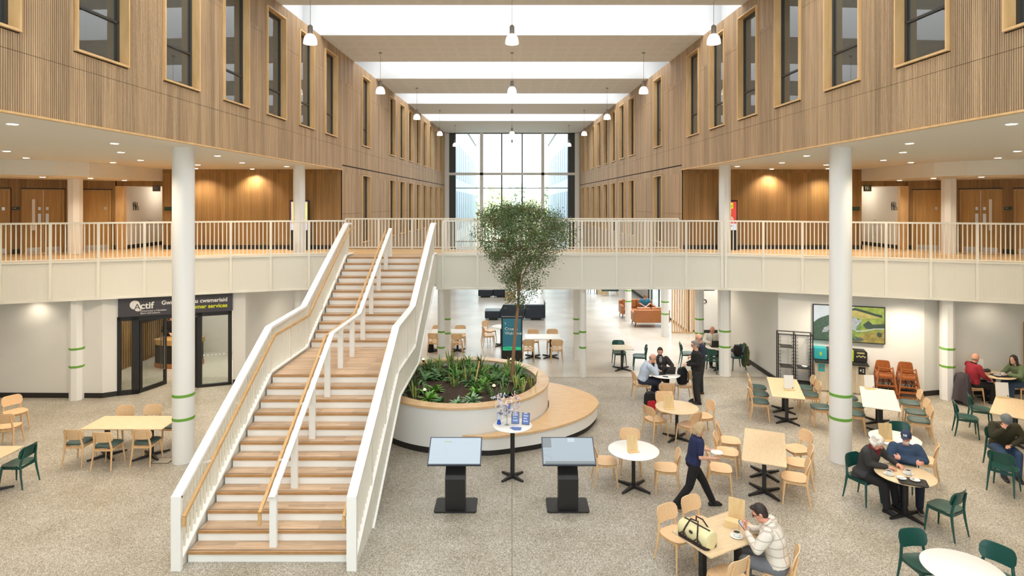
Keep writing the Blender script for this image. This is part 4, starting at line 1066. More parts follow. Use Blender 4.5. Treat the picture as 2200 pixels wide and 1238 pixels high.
# ================================================================ KIOSKS
def kiosk(x, label, kind):
    t = thing('information_kiosk', label, 'kiosk', (x, 11.0, 0), 0, 'touch screen kiosks before the planter')
    mb = MB(); mb.prism([(a, b) for a, b in rrect(0.77, 0.52, 0.05)], 0.004, 0.03); mb.build('base_plate', M['black'], t, True, 30)
    mb = MB(); mb.loft([[(-0.18, -0.20, 0.03), (0.18, -0.20, 0.03), (0.18, 0.02, 0.03), (-0.18, 0.02, 0.03)], [(-0.18, -0.24, 0.60), (0.18, -0.24, 0.60), (0.18, 0.04, 0.72), (-0.18, 0.04, 0.72)], [(-0.18, -0.2, 0.66), (0.18, -0.2, 0.66), (0.18, 0.05, 0.9), (-0.18, 0.05, 0.9)]])
    mb.build('pillar', M['black'], t, False)
    ang = math.atan2(0.31, 0.46)
    u = Vector((0, math.cos(ang), math.sin(ang))); n = Vector((0, -math.sin(ang), math.cos(ang))); c = Vector((0, -0.19, 1.09))
    def slabp(cc, w_, h_, d_, mb): mb.obox(cc, (w_ / 2, 0, 0), u * h_ / 2, n * d_ / 2); return mb
    slabp(Vector((0, -0.22, 0.985)), 0.56, 0.08, 0.05, MB()).obox((0, -0.29, 0.90), (0.29, 0, 0), (0, 0.03, 0), (0, 0, 0.02)).build('screen_bracket', M['black'], t, False)
    s = slabp(c, 0.955, 0.56, 0.04, MB()).build('screen', mat('screen_bezel', (52, 60, 76), 0.4), t, False)
    def on(px0, px1, v0, v1, e, mb):       # picture area 0..1
        W, H = 0.915, 0.52
        cc = c + n * (0.021 + e) + Vector(((px0 + px1) / 2 - 0.5, 0, 0)) * W + u * (((v0 + v1) / 2 - 0.5) * H)
        mb.obox(cc, (W * (px1 - px0) / 2, 0, 0), u * H * (v1 - v0) / 2, n * 0.0006)
    if kind == 0:
        mb = MB(); on(0, 1, 0, 1, 0, mb); mb.build('display', M['screenwhite'], s, False)
        mb = MB(); on(0.27, 0.42, 0.835, 0.855, 0.001, mb); mb.build('green_bar', mat('screen_green', (20, 20, 20), 0.3, emit=(150, 190, 60), estr=0.8), s, False)
        mb = MB(); on(0.46, 0.82, 0.80, 0.86, 0.001, mb)
        for k in range(6): on(0.26, 0.33 + 0.02 * (k % 3), 0.62 - 0.07 * k, 0.628 - 0.07 * k, 0.001, mb)
        on(0.05, 0.10, 0.945, 0.955, 0.001, mb); on(0.045, 0.06, 0.93, 0.95, 0.001, mb)
        mb.build('grey_text_lines', mat('screen_grey', (20, 20, 20), 0.3, emit=(186, 204, 216), estr=0.85), s, False)
    else:
        mb = MB(); on(0, 1, 0, 1, 0, mb); mb.build('display', mat('screen_blue_grey', (20, 20, 20), 0.2, emit=(178, 194, 204), estr=0.62, ), s, False)
        mb = MB(); on(0, 0.17, 0.62, 1, 0.0008, mb); on(0.03, 1.0, 0.0, 0.10, 0.0008, mb); mb.build('dark_patch', mat('screen_darker', (20, 20, 20), 0.2, emit=(128, 140, 142), estr=0.6), s, False)
        mb = MB(); on(0.5, 0.64, 0.84, 1, 0.0008, mb); mb.build('pale_patch', M['screenwhite'], s, False)
        mb = MB()
        for (a, b, c0, d0) in ((0.0, 0.52, 0.2, 0.54), (0.0, 0.36, 0.18, 0.2), (0.02, 0.3, 0.1, 0.36), (0.1, 0.56, 0.17, 0.1)):
            W, H = 0.915, 0.52
            p0 = c + n * 0.022 + Vector((a - 0.5, 0, 0)) * W + u * (b - 0.5) * H; p1 = c + n * 0.022 + Vector((c0 - 0.5, 0, 0)) * W + u * (d0 - 0.5) * H
            mb.bar(p0, p1, 0.004, 0.001, n)
        mb.build('map_lines', mat('screen_line', (20, 20, 20), 0.2, emit=(140, 152, 158), estr=0.8), s, False)
kiosk(-1.03, 'black touch screen kiosk with a pale form on screen, left of the bar table', 0)
kiosk(1.02, 'black touch screen kiosk with a grey-blue picture on screen, right of the bar table', 1)
# ================================================================ PEOPLE
SKIN = mat('skin', (226, 172, 146), 0.55, var=0.06, vscale=12)
SKIN2 = mat('skin_ruddy', (222, 158, 134), 0.55, var=0.08, vscale=12)
SOCK = mat('dark_sock', (32, 31, 34), 0.85)
EYEM = mat('eye', (40, 32, 28), 0.3)
def fab(name, rgb, rough=0.85, var=0.12): return mat(name, rgb, rough, var=var, vscale=18, bump=0.08, bscale=120)
def plaid(name):
    m, nt, b = newmat(name)
    tc = nt.nodes.new('ShaderNodeTexCoord'); sp = nt.nodes.new('ShaderNodeSeparateXYZ'); nt.links.new(tc.outputs['Object'], sp.inputs[0])
    def band(sock, f, wd):
        mu = nt.nodes.new('ShaderNodeMath'); mu.operation = 'MULTIPLY'; mu.inputs[1].default_value = f; nt.links.new(sock, mu.inputs[0])
        fr = nt.nodes.new('ShaderNodeMath'); fr.operation = 'FRACT'; nt.links.new(mu.outputs[0], fr.inputs[0])
        lt = nt.nodes.new('ShaderNodeMath'); lt.operation = 'LESS_THAN'; lt.inputs[1].default_value = wd; nt.links.new(fr.outputs[0], lt.inputs[0]); return lt.outputs[0]
    a = band(sp.outputs['Y'], 8.5, 0.13); c = band(sp.outputs['Z'], 8.5, 0.13)
    ad = nt.nodes.new('ShaderNodeMath'); ad.operation = 'ADD'; nt.links.new(a, ad.inputs[0]); nt.links.new(c, ad.inputs[1])
    rp = nt.nodes.new('ShaderNodeValToRGB'); rp.color_ramp.interpolation = 'CONSTANT'
    rp.color_ramp.elements[0].color = lin((228, 219, 206)) + (1,); rp.color_ramp.elements[1].position = 0.4; rp.color_ramp.elements[1].color = lin((190, 178, 166)) + (1,)
    hv = nt.nodes.new('ShaderNodeMath'); hv.operation = 'MULTIPLY'; hv.inputs[1].default_value = 0.5; nt.links.new(ad.outputs[0], hv.inputs[0])
    nt.links.new(hv.outputs[0], rp.inputs['Fac']); nt.links.new(rp.outputs['Color'], b.inputs['Base Color']); _set(b, 'Roughness', 0.9); return m
def remesh(o, vox, it=3):
    m = o.modifiers.new('Remesh', 'REMESH'); m.mode = 'VOXEL'; m.voxel_size = vox; m.use_smooth_shade = True
    s = o.modifiers.new('Smooth', 'SMOOTH'); s.factor = 0.5; s.iterations = it
    return o
def capsule(mb, pts, rad, n=12):
    pts = [Vector(p) for p in pts]
    mb.tube(pts, rad, n)
    for p, r in zip(pts, rad): mb.ell(p, (r * 0.995,) * 3, None, n, 8)
def V3(p): return Vector(p)
class Pose: pass
def hand(mb, wrist, d, up, left, curl, s=1.0):
    d = V3(d).normalized(); up = V3(up); up = (up - d * up.dot(d)).normalized(); lat = up.cross(d).normalized()
    th = -1 if left else 1
    rot = Matrix((d, lat, up)).transposed()
    mb.ell(wrist + d * 0.052 * s, (0.054 * s, 0.041 * s, 0.017 * s), rot, 12, 8)
    mb.ell(wrist + d * 0.02 * s, (0.035 * s, 0.03 * s, 0.02 * s), rot, 10, 8)
    for i, L in enumerate((0.074, 0.084, 0.078, 0.06)):
        o = (i - 1.5) * -0.0205 * s * -th
        p = wrist + d * (0.092 - 0.006 * abs(i - 1.3)) * s + lat * o * -1
        ang = 0.12; pts = [p - d * 0.02 * s, p]
        for k in range(3):
            ang += curl * (0.85 + 0.12 * i)
            q = d * math.cos(ang) - up * math.sin(ang); p = p + q * L * s * (0.42, 0.33, 0.25)[k]; pts.append(p)
        mb.tube(pts, [0.0098 * s, 0.0096 * s, 0.009 * s, 0.0085 * s, 0.0065 * s], 8)
        mb.ell(pts[-1], (0.0068 * s,) * 3, None, 8, 6)
    p = wrist + d * 0.028 * s + lat * th * 0.03 * s; q = (d * 0.62 + lat * th * 0.72 - up * 0.3).normalized()
    p2 = p + q * 0.038 * s; q2 = (d * 0.9 + lat * th * 0.25 - up * 0.4).normalized(); p3 = p2 + q2 * 0.032 * s
    mb.tube([p - q * 0.02 * s, p, p2, p3], [0.014 * s, 0.0135 * s, 0.0108 * s, 0.0075 * s], 8); mb.ell(p3, (0.0078 * s,) * 3, None, 8, 6)

def person(label, loc, hd, P, top, trou, shoe, hair=None, hairm=None, sleeves='long', skin=None, vox=0.008, scale=1.0, bulk=1.0, group=None,
           collar=None, glasses=False, hem=0.0, inner=None, tie=None, hat=None, hatm=None, beard=None, fem=False, sock=None):
    skin = skin or SKIN
    t = thing('person', label, 'person', (loc[0], loc[1], loc[2] if len(loc) > 2 else 0), R(hd), group)
    t.scale = (scale,) * 3
    pel, ch, nk, hc = V3(P['pel']), V3(P['chest']), V3(P['neck']), V3(P['head'])
    ty = R(P.get('twist', 0)); lat = Vector((-math.sin(ty), math.cos(ty), 0)); plat = Vector((0, 1, 0))
    sw = (0.178 if not fem else 0.158) * (0.5 + 0.5 * bulk)
    def section(c, ax, ry, rx, ltv, n=18):
        ax = ax.normalized(); f = ltv.cross(ax).normalized(); l = ax.cross(f).normalized()
        return [c + f * math.cos(2 * math.pi * k / n) * rx + l * math.sin(2 * math.pi * k / n) * ry for k in range(n)]
    up0 = (ch - pel); wst = pel + up0 * 0.45; sh = nk - (nk - ch) * 0.22
    spine = [(pel - up0.normalized() * 0.07, 0.145, 0.11, plat), (pel, 0.168, 0.12, plat), (pel + up0 * 0.25, 0.155, 0.115, plat), (wst, 0.145, 0.108, (plat + lat).normalized()), (ch, 0.168, 0.122, lat),
             (ch + (nk - ch) * 0.45, 0.165, 0.112, lat), (sh, 0.148, 0.09, lat), (nk, 0.066, 0.062, lat)]
    def torso(mb, off, k0=0, k1=8, s=1.0, drop=0.0):
        rings = []
        for i, (c, ry, rx, l) in list(enumerate(spine))[k0:k1]:
            a = spine[min(i + 1, 7)][0] - spine[max(i - 1, 0)][0]
            b_ = bulk if i < 7 else 1.0
            rings.append(section(c - (a.normalized() * drop if i == k0 else Vector((0, 0, 0))), a, (ry * b_ * s + off), (rx * b_ * s + off), l))
        mb.loft(rings)
    ul = (nk - ch).normalized()
    shL, shR = nk - ul * 0.075 + lat * sw, nk - ul * 0.075 - lat * sw
    eL, eR, wL, wR = V3(P['eL']), V3(P['eR']), V3(P['wL']), V3(P['wR'])
    hipL, hipR = pel + plat * 0.092 - Vector((0, 0, 0.03)), pel - plat * 0.092 - Vector((0, 0, 0.03))
    kL, kR, aL, aR = V3(P['kL']), V3(P['kR']), V3(P['aL']), V3(P['aR'])
    # --- head frame
    yaw, pit = R(P.get('yaw', 0)), R(P.get('pitch', 0)); roll = R(P.get('roll', 0))
    hm = Euler((roll, pit, yaw), 'XYZ').to_matrix()
    f, l, u = hm @ Vector((1, 0, 0)), hm @ Vector((0, 1, 0)), hm @ Vector((0, 0, 1))
    hr = Matrix((f, l, u)).transposed()
    # --- body: one continuous skin mesh
    mb = MB(); torso(mb, -0.006)
    capsule(mb, [nk - ul * 0.05, nk + (hc - nk) * 0.3, hc - u * 0.05 - f * 0.012], [0.062, 0.054, 0.056])
    for s_, e, w_ in ((shL, eL, wL), (shR, eR, wR)):
        capsule(mb, [s_, s_ + (e - s_) * 0.5, e], [0.052, 0.046, 0.039]); capsule(mb, [e, e + (w_ - e) * 0.35, w_], [0.039, 0.038, 0.026])
    for h_, k, a in ((hipL, kL, aL), (hipR, kR, aR)):
        capsule(mb, [h_, h_ + (k - h_) * 0.5, k], [0.08, 0.068, 0.052]); capsule(mb, [k, k + (a - k) * 0.3, a], [0.05, 0.05, 0.034])
        td = Vector((math.cos(R(P.get('toe', 0))), math.sin(R(P.get('toe', 0))), -0.1)).normalized()
        capsule(mb, [a - Vector((0, 0, 0.03)), a + td * 0.13 - Vector((0, 0, 0.04))], [0.034, 0.026])
    mb.ell(hc + u * 0.022, (0.097, 0.076, 0.112), hr, 18, 14); mb.ell(hc + f * 0.022 - u * 0.055, (0.068, 0.056, 0.066), hr, 14, 10)
    mb.ell(hc + f * 0.066 - u * 0.098, (0.022, 0.026, 0.018), hr, 10, 8)
    mb.tube([hc + f * 0.09 + u * 0.028, hc + f * 0.112 - u * 0.012, hc + f * 0.096 - u * 0.022], [0.008, 0.0145, 0.011], 8)
    mb.ell(hc + f * 0.081 + u * 0.042, (0.018, 0.05, 0.012), hr, 10, 8); mb.ell(hc + f * 0.084 - u * 0.054, (0.010, 0.026, 0.0105), hr, 10, 8)
    for sg in (1, -1): mb.ell(hc + l * sg * 0.078 - f * 0.008 + u * 0.004, (0.02, 0.011, 0.032), hr, 8, 8)
    hand(mb, wL, P.get('dL', tuple(wL - eL)), P.get('uL', (0, 0, 1)), True, P.get('cL', 0.3)); hand(mb, wR, P.get('dR', tuple(wR - eR)), P.get('uR', (0, 0, 1)), False, P.get('cR', 0.3))
    remesh(mb.build('body', skin, t), vox, 2)
    for sg in (1, -1): MB().ell(hc + f * 0.087 + l * sg * 0.031 + u * 0.022, (0.009, 0.013, 0.007), hr, 10, 8).build('eye', EYEM, t)
    # --- clothes
    mb = MB(); torso(mb, 0.026, 1 if not hem else 0, 7, 1.0, hem); torso(mb, 0.012, 4, 8)
    if hem: mb.ell(pel + Vector((0.01, 0, 0.0)), (0.2 * bulk, 0.225 * bulk, 0.12), None, 16, 10); mb.ell(pel + Vector((-0.05, 0, -0.03 - hem * 0.3)), (0.15 * bulk, 0.215 * bulk, 0.10), None, 16, 10)
    capsule(mb, [nk - ul * 0.10, nk - ul * 0.03], [0.085, 0.066])
    for s_, e, w_ in ((shL, eL, wL), (shR, eR, wR)):
        if sleeves == 'long':
            capsule(mb, [s_, s_ + (e - s_) * 0.5, e], [0.082 * bulk, 0.074 * bulk, 0.064]); capsule(mb, [e, e + (w_ - e) * 0.5, w_ - (w_ - e).normalized() * 0.02], [0.064, 0.056, 0.044])
        else: capsule(mb, [s_, s_ + (e - s_) * 0.72], [0.072 * bulk, 0.062])
    remesh(mb.build('top', top, t), 0.012)
    mb = MB(); torso(mb, 0.008, 0, 3, 1.0)
    for h_, k, a in ((hipL, kL, aL), (hipR, kR, aR)):
        capsule(mb, [h_, h_ + (k - h_) * 0.5, k], [0.108 * bulk, 0.096, 0.08]); capsule(mb, [k, k + (a - k) * 0.45, a + Vector((0, 0, 0.015))], [0.08, 0.074, 0.064])
    remesh(mb.build('trousers', trou, t), 0.013)
    for a, k in ((aL, kL), (aR, kR)):
        td = Vector((math.cos(R(P.get('toe', 0))), math.sin(R(P.get('toe', 0))), 0)); sd = Vector((-td.y, td.x, 0)); mb = MB()
        z = a.z - 0.09
        r = []
        for s_, hw, hh in ((-0.075, 0.026, 0.05), (-0.055, 0.036, 0.085), (0.0, 0.038, 0.095), (0.06, 0.043, 0.07), (0.13, 0.046, 0.052), (0.18, 0.036, 0.04), (0.2, 0.016, 0.03)):
            c = Vector((a.x, a.y, z)) + td * s_
            r.append([c + sd * hw * math.cos(q) + Vector((0, 0, max(0.0, hh * 0.5 + hh * 0.55 * math.sin(q)) if math.sin(q) > -0.6 else 0.0)) for q in [2 * math.pi * i / 14 for i in range(14)]])
        mb.loft(r); mb.build('shoe', shoe, t)
        if sock: ms2 = MB(); capsule(ms2, [a + (k - a) * 0.02, a + (k - a) * 0.16], [0.05, 0.054]); ms2.build('blue_sock', sock, t)
        mbs = MB(); capsule(mbs, [a + (k - a) * (0.0 if sock else 0.12), a - Vector((0, 0, 0.02)), a + td * 0.06 - Vector((0, 0, 0.035)), a + td * 0.13 - Vector((0, 0, 0.048))], [0.05, 0.046, 0.042, 0.033]); mbs.build('sock' if not sock else 'shoe_upper', SOCK, t)
    if inner:
        mb = MB(); fw = lat.cross(Vector((0, 0, 1))); fw = Vector((math.cos(ty), math.sin(ty), 0))
        c = ch + (nk - ch) * 0.5
        mb.ell(c + fw * 0.098 * bulk, (0.04, 0.05, 0.16), Matrix((fw, lat, (nk - ch).normalized())).transposed(), 12, 10); mb.build('shirt_front', inner, t)
    if tie:
        fw = Vector((math.cos(ty), math.sin(ty), 0)); mb = MB(); a = nk + fw * 0.075 - Vector((0, 0, 0.05)); b_ = ch + fw * 0.15 - Vector((0, 0, 0.1))
        mb.tube([a, a + (b_ - a) * 0.1, a + (b_ - a) * 0.8, b_], [0.018, 0.016, 0.03, 0.004], 8, True, 0.35); mb.build('tie', tie, t)
    if collar:
        mb = MB(); ring = section(nk + ul * 0.012, (hc - nk), 0.068, 0.066, lat, 20)
        mb.tube(ring + ring[:1], 0.018, 8); mb.build('collar', collar, t)
    if hair == 'short':
        mb = MB(); mb.ell(hc - f * 0.016 + u * 0.036, (0.102, 0.083, 0.107), hr, 18, 12); mb.ell(hc - f * 0.045 - u * 0.02, (0.06, 0.074, 0.07), hr, 14, 10); mb.ell(hc + f * 0.05 + u * 0.115, (0.045, 0.055, 0.022), hr, 12, 8)
        remesh(mb.build('hair', hairm, t), 0.009, 2)
    elif hair == 'fringe':
        mb = MB(); mb.ell(hc - f * 0.036 - u * 0.002, (0.072, 0.083, 0.058), hr, 16, 10); remesh(mb.build('hair', hairm, t), 0.009, 2)
    elif hair == 'fluffy':
        mb = MB(); rnd = random.Random(5)
        mb.ell(hc - f * 0.018 + u * 0.045, (0.108, 0.094, 0.108), hr, 16, 12); mb.ell(hc - f * 0.05 - u * 0.025, (0.07, 0.09, 0.075), hr, 14, 10)
        for i in range(22):
            a_ = rnd.uniform(0.9, 5.4); mb.ell(hc + f * math.cos(a_) * 0.085 + l * math.sin(a_) * 0.082 + u * rnd.uniform(-0.06, 0.11) - f * 0.02, (0.032, 0.03, 0.026), hr, 8, 6)
        remesh(mb.build('hair', hairm, t), 0.009, 1)
    elif hair in ('bob', 'long'):
        mb = MB(); mb.ell(hc - f * 0.014 + u * 0.034, (0.106, 0.088, 0.11), hr, 18, 12)
        dn = 0.17 if hair == 'long' else 0.09
        mb.ell(hc - f * 0.05 - u * 0.03, (0.062, 0.088, 0.10), hr, 14, 10)
        for sg in (1, -1): capsule(mb, [hc + l * sg * 0.076 - f * 0.01 + u * 0.04, hc + l * sg * 0.084 - f * 0.02 - u * dn * 0.6, hc + l * sg * 0.08 - f * 0.03 - u * dn], [0.028, 0.033, 0.024])
        capsule(mb, [hc - f * 0.07, hc - f * 0.085 - u * dn], [0.07, 0.05])
        remesh(mb.build('hair', hairm, t), 0.009, 2)
    if beard:
        mb = MB(); mb.ell(hc + f * 0.034 - u * 0.068, (0.064, 0.058, 0.052), hr, 14, 10); remesh(mb.build('beard', beard, t), 0.009, 2)
    if hat == 'cap':
        mb = MB(); mb.ell(hc - f * 0.004 + u * 0.055, (0.108, 0.09, 0.088), hr, 18, 10); mb.ell(hc + f * 0.125 + u * 0.058, (0.062, 0.072, 0.008), hr, 14, 8); h_ = remesh(mb.build('cap', hatm, t), 0.008, 2)
        q = MB()
        for dy in (-0.022, 0.004, 0.026): q.ell(hc + f * 0.094 + u * 0.095 + l * dy, (0.012, 0.011, 0.007), hr, 8, 6); q.ell(hc + f * 0.102 + u * 0.078 + l * dy * 0.8, (0.010, 0.011, 0.006), hr, 8, 6)
        q.build('white_stitched_mark', M['signwhite'], h_)
    elif hat == 'beanie':
        mb = MB(); mb.ell(hc - f * 0.012 + u * 0.05, (0.108, 0.092, 0.105), hr, 18, 12); mb.tube([hc + (f * math.cos(a_) * 0.104 - f * 0.012 + l * math.sin(a_) * 0.09 + u * 0.03) for a_ in [2 * math.pi * i / 16 for i in range(17)]], 0.016, 8); remesh(mb.build('beanie', hatm, t), 0.009, 2)
    if glasses:
        mb = MB()
        for sg in (1, -1):
            c = hc + f * 0.105 + l * sg * 0.033 + u * 0.02
            mb.tube([c + l * math.cos(a_) * 0.026 + u * math.sin(a_) * 0.02 for a_ in [2 * math.pi * i / 14 for i in range(15)]], 0.003, 6)
            mb.bar(c + l * sg * 0.026 + u * 0.005, hc + l * sg * 0.085 - f * 0.01 + u * 0.012, 0.004, 0.005)
        mb.bar(hc + f * 0.106 + l * 0.008 + u * 0.024, hc + f * 0.106 - l * 0.008 + u * 0.024, 0.004, 0.004); mb.build('glasses', M['black'], t, False)
    return t
def sit(**k):
    P = dict(pel=(0, 0, 0.545), chest=(0.05, 0, 0.85), neck=(0.1, 0, 1.08), head=(0.15, 0, 1.215), eL=(0.18, 0.27, 0.83), eR=(0.18, -0.27, 0.83), wL=(0.4, 0.14, 0.8), wR=(0.4, -0.14, 0.8),
             kL=(0.43, 0.13, 0.52), kR=(0.43, -0.13, 0.52), aL=(0.44, 0.12, 0.09), aR=(0.44, -0.12, 0.09), cL=0.35, cR=0.35)
    P.update(k); return P
def stand(**k):
    P = dict(pel=(0, 0, 0.93), chest=(0.0, 0, 1.26), neck=(0.0, 0, 1.47), head=(0.035, 0, 1.615), eL=(0.0, 0.25, 1.14), eR=(0.0, -0.25, 1.14), wL=(0.26, 0.06, 1.08), wR=(0.26, -0.06, 1.08),
             kL=(0.03, 0.1, 0.5), kR=(0.03, -0.1, 0.5), aL=(0.0, 0.1, 0.09), aR=(0.0, -0.1, 0.09), cL=0.4, cR=0.4)
    P.update(k); return P
blk = fab('black_knit', (26, 25, 26)); dkt = fab('charcoal_trousers', (44, 44, 46)); shoeb = mat('black_shoe', (24, 22, 22), 0.35); shoebr = mat('brown_shoe', (96, 62, 38), 0.4)
greyhair = mat('grey_hair', (132, 126, 120), 0.8, var=0.2, vscale=60); darkhair = mat('dark_hair', (46, 34, 28), 0.6, var=0.3, vscale=60); whitehair = mat('white_hair', (226, 218, 208), 0.85, var=0.1, vscale=50)
blond = mat('blonde_hair', (186, 160, 124), 0.7, var=0.2, vscale=60)
person('man in a pale checked shirt looking at a phone at the foreground table', (3.74, 8.36), 150,
       sit(chest=(0.06, 0, 0.85), neck=(0.15, 0, 1.07), head=(0.24, 0, 1.18), pitch=32, yaw=10, eL=(0.24, 0.29, 0.80), eR=(0.26, -0.27, 0.80), wL=(0.42, 0.0, 0.86), wR=(0.44, -0.12, 0.86),
           dL=(0.35, -0.25, 0.45), dR=(0.35, 0.12, 0.5), uL=(0.6, 0.3, -0.6), uR=(0.6, -0.5, -0.5), cL=0.5, cR=0.5), plaid('pale_checked_cotton'), fab('grey_trousers', (112, 114, 120)), shoeb, 'short', darkhair, vox=0.006, bulk=1.16, glasses=True, skin=SKIN2, collar=plaid('pale_checked_collar'))
person('white-haired man in a dark grey suit leaning over the coffee table', (6.63, 11.19), -62,
       sit(chest=(0.08, 0, 0.86), neck=(0.17, -0.02, 1.08), head=(0.25, -0.05, 1.19), pitch=38, yaw=14, eL=(0.22, 0.3, 0.86), eR=(0.18, -0.2, 0.82), wL=(0.42, 0.3, 0.80), wR=(0.40, 0.02, 0.79), dL=(0.5, -0.2, -0.05), dR=(0.5, 0.3, 0.0),
           aL=(0.44, 0.22, 0.09), aR=(0.46, -0.1, 0.09), kL=(0.42, 0.16, 0.52), kR=(0.42, -0.12, 0.52)), fab('dark_grey_suit', (56, 54, 54)), fab('black_trousers', (30, 29, 30)), shoeb, 'fluffy', whitehair, vox=0.007, bulk=1.08, hem=0.1, skin=SKIN2, inner=fab('dark_red_shirt', (110, 24, 34)), collar=fab('dark_red_collar', (130, 28, 40)), sock=fab('blue_sock', (58, 62, 170)))
person('man in a navy sweater and cap with folded arms at the coffee table', (7.40, 11.24), -108,
       sit(chest=(0.04, 0, 0.86), neck=(0.09, 0, 1.08), head=(0.12, 0, 1.22), yaw=-26, pitch=12, eL=(0.18, 0.29, 0.84), eR=(0.16, -0.29, 0.86), wL=(0.25, -0.12, 0.86), wR=(0.27, 0.1, 0.82), dL=(-0.1, -0.5, 0.1), dR=(0.05, 0.5, 0.0), uL=(1, 0, 0.3), uR=(1, 0, 0.3)),
       fab('navy_sweater', (48, 68, 94)), fab('dark_jeans', (36, 42, 58)), mat('grey_shoe', (120, 112, 106), 0.7), None, None, vox=0.007, bulk=1.14, hat='cap', hatm=fab('navy_cap', (44, 56, 84)), glasses=True, skin=SKIN2, beard=whitehair)
person('bald man in a pale blue shirt resting his cheek on his hand', (3.72, 17.0), 0,
       sit(chest=(0.09, 0, 0.84), neck=(0.2, -0.02, 1.04), head=(0.28, -0.04, 1.17), pitch=22, yaw=-4, eL=(0.32, 0.26, 0.80), eR=(0.36, -0.22, 0.79), wL=(0.5, 0.08, 0.79), wR=(0.35, -0.13, 1.03), dR=(-0.02, 0.12, 0.5), uR=(0.7, -0.6, 0.1), aL=(0.3, 0.1, 0.09), aR=(0.5, -0.12, 0.09)),
       fab('pale_blue_shirt', (190, 204, 222)), fab('navy_trousers', (48, 52, 70)), shoebr, 'fringe', mat('short_grey_hair', (150, 136, 124), 0.8), vox=0.009, glasses=True, bulk=1.05)
person('bearded man in a dark jacket facing the camera at the laptop table', (4.34, 17.58), -92,
       sit(chest=(0.06, 0, 0.86), neck=(0.1, 0, 1.09), head=(0.14, 0, 1.235), yaw=-12, pitch=12, eL=(0.2, 0.33, 0.86), eR=(0.18, -0.3, 0.83), wL=(0.38, 0.3, 0.78), wR=(0.38, -0.02, 0.86), dR=(0.35, 0.25, 0.4)),
       fab('dark_brown_jacket', (50, 44, 42)), fab('black_trousers_b', (28, 28, 30)), shoeb, 'short', darkhair, vox=0.009, bulk=1.1, inner=fab('grey_tee', (150, 152, 156)), beard=darkhair, hem=0.04, collar=fab('jacket_collar', (46, 40, 38)))
person('standing man in a black sweater and glasses, hands clasped', (5.16, 16.66), 172, stand(pitch=14, kL=(0.02, 0.1, 0.5), aL=(-0.04, 0.12, 0.09), dL=(0.3, -0.4, 0), dR=(0.3, 0.4, 0)), blk, dkt, shoeb, 'short', greyhair, vox=0.008, glasses=True, bulk=1.08)
person('standing man in a dark navy top behind the man in black', (5.54, 17.55), 184, stand(pitch=8), fab('dark_navy_top', (44, 48, 66)), dkt, shoebr, 'fringe', greyhair, vox=0.009, bulk=1.05)
person('man in a white shirt and dark red tie working at a laptop', (6.92, 20.76), -92, sit(pitch=24, chest=(0.07, 0, 0.86), neck=(0.14, 0, 1.08), head=(0.2, 0, 1.21), wL=(0.44, 0.14, 0.82), wR=(0.44, -0.14, 0.82)), fab('white_shirt', (226, 220, 208), var=0.04), fab('dark_trousers_c', (40, 40, 44)), shoeb, 'fringe', mat('thin_hair', (170, 140, 116), 0.8), vox=0.011, tie=fab('dark_red_tie', (92, 30, 38)), skin=SKIN2)
person('person in a teal polo shirt bent forward on the tan sofa', (6.45, 29.05, -0.08), -95, sit(chest=(0.12, 0, 0.84), neck=(0.24, 0, 1.03), head=(0.34, 0, 1.13), pitch=50, wL=(0.42, 0.06, 0.72), wR=(0.42, -0.06, 0.72)), fab('teal_polo', (54, 122, 150)), fab('dark_trousers_d', (40, 40, 44)), shoeb, 'short', mat('brown_hair', (120, 76, 48), 0.7), sleeves='short', vox=0.012)
person('walking woman in a navy polo shirt and black trousers', (3.33, 10.92), 2,
       stand(pel=(-0.02, 0, 0.90), chest=(0.05, 0, 1.22), neck=(0.08, 0, 1.43), head=(0.13, 0, 1.56), pitch=14, eL=(0.10, 0.24, 1.10), eR=(0.05, -0.25, 1.10), wL=(0.38, 0.14, 1.08), wR=(0.36, -0.1, 1.02), dL=(0.5, 0, 0.05), dR=(0.5, 0.1, 0.05), cL=0.3, cR=0.3,
             kL=(0.22, 0.09, 0.50), kR=(-0.12, -0.09, 0.47), aL=(0.40, 0.08, 0.10), aR=(-0.38, -0.08, 0.13)), fab('navy_polo', (30, 36, 74)), fab('black_work_trousers', (24, 22, 24)), shoeb, 'bob', blond, sleeves='short', vox=0.007, scale=0.93, fem=True)
person('man in a grey beanie and olive jacket looking at his phone', (10.22, 12.46), -108,
       sit(chest=(0.10, 0, 0.84), neck=(0.2, 0, 1.05), head=(0.29, -0.02, 1.15), pitch=48, eL=(0.2, 0.3, 0.80), eR=(0.28, -0.24, 0.80), wL=(0.40, 0.03, 0.68), wR=(0.36, -0.08, 0.99), dL=(0.3, -0.4, 0), dR=(-0.1, 0.1, 0.5), uR=(0.8, -0.5, 0.2)),
       fab('olive_jacket', (52, 48, 30)), fab('blue_jeans', (52, 74, 104)), mat('dark_trainer', (44, 40, 42), 0.6), None, None, vox=0.008, bulk=1.15, hat='beanie', hatm=fab('grey_beanie', (116, 120, 122)), skin=SKIN2)
person('bald man in a red sweater seated beside the ground floor column', (12.93, 16.72), 0,
       sit(chest=(0.0, 0, 0.87), neck=(0.03, 0, 1.1), head=(0.07, 0, 1.24), yaw=4, eR=(0.08, -0.27, 0.82), wR=(0.36, -0.16, 0.66), dR=(0.5, 0, -0.2)), fab('dark_red_sweater', (148, 34, 48)), fab('black_trousers_e', (28, 28, 30)), shoeb, 'fringe', mat('sandy_hair', (168, 138, 112), 0.8), vox=0.01, bulk=1.1, collar=blk, skin=SKIN2)
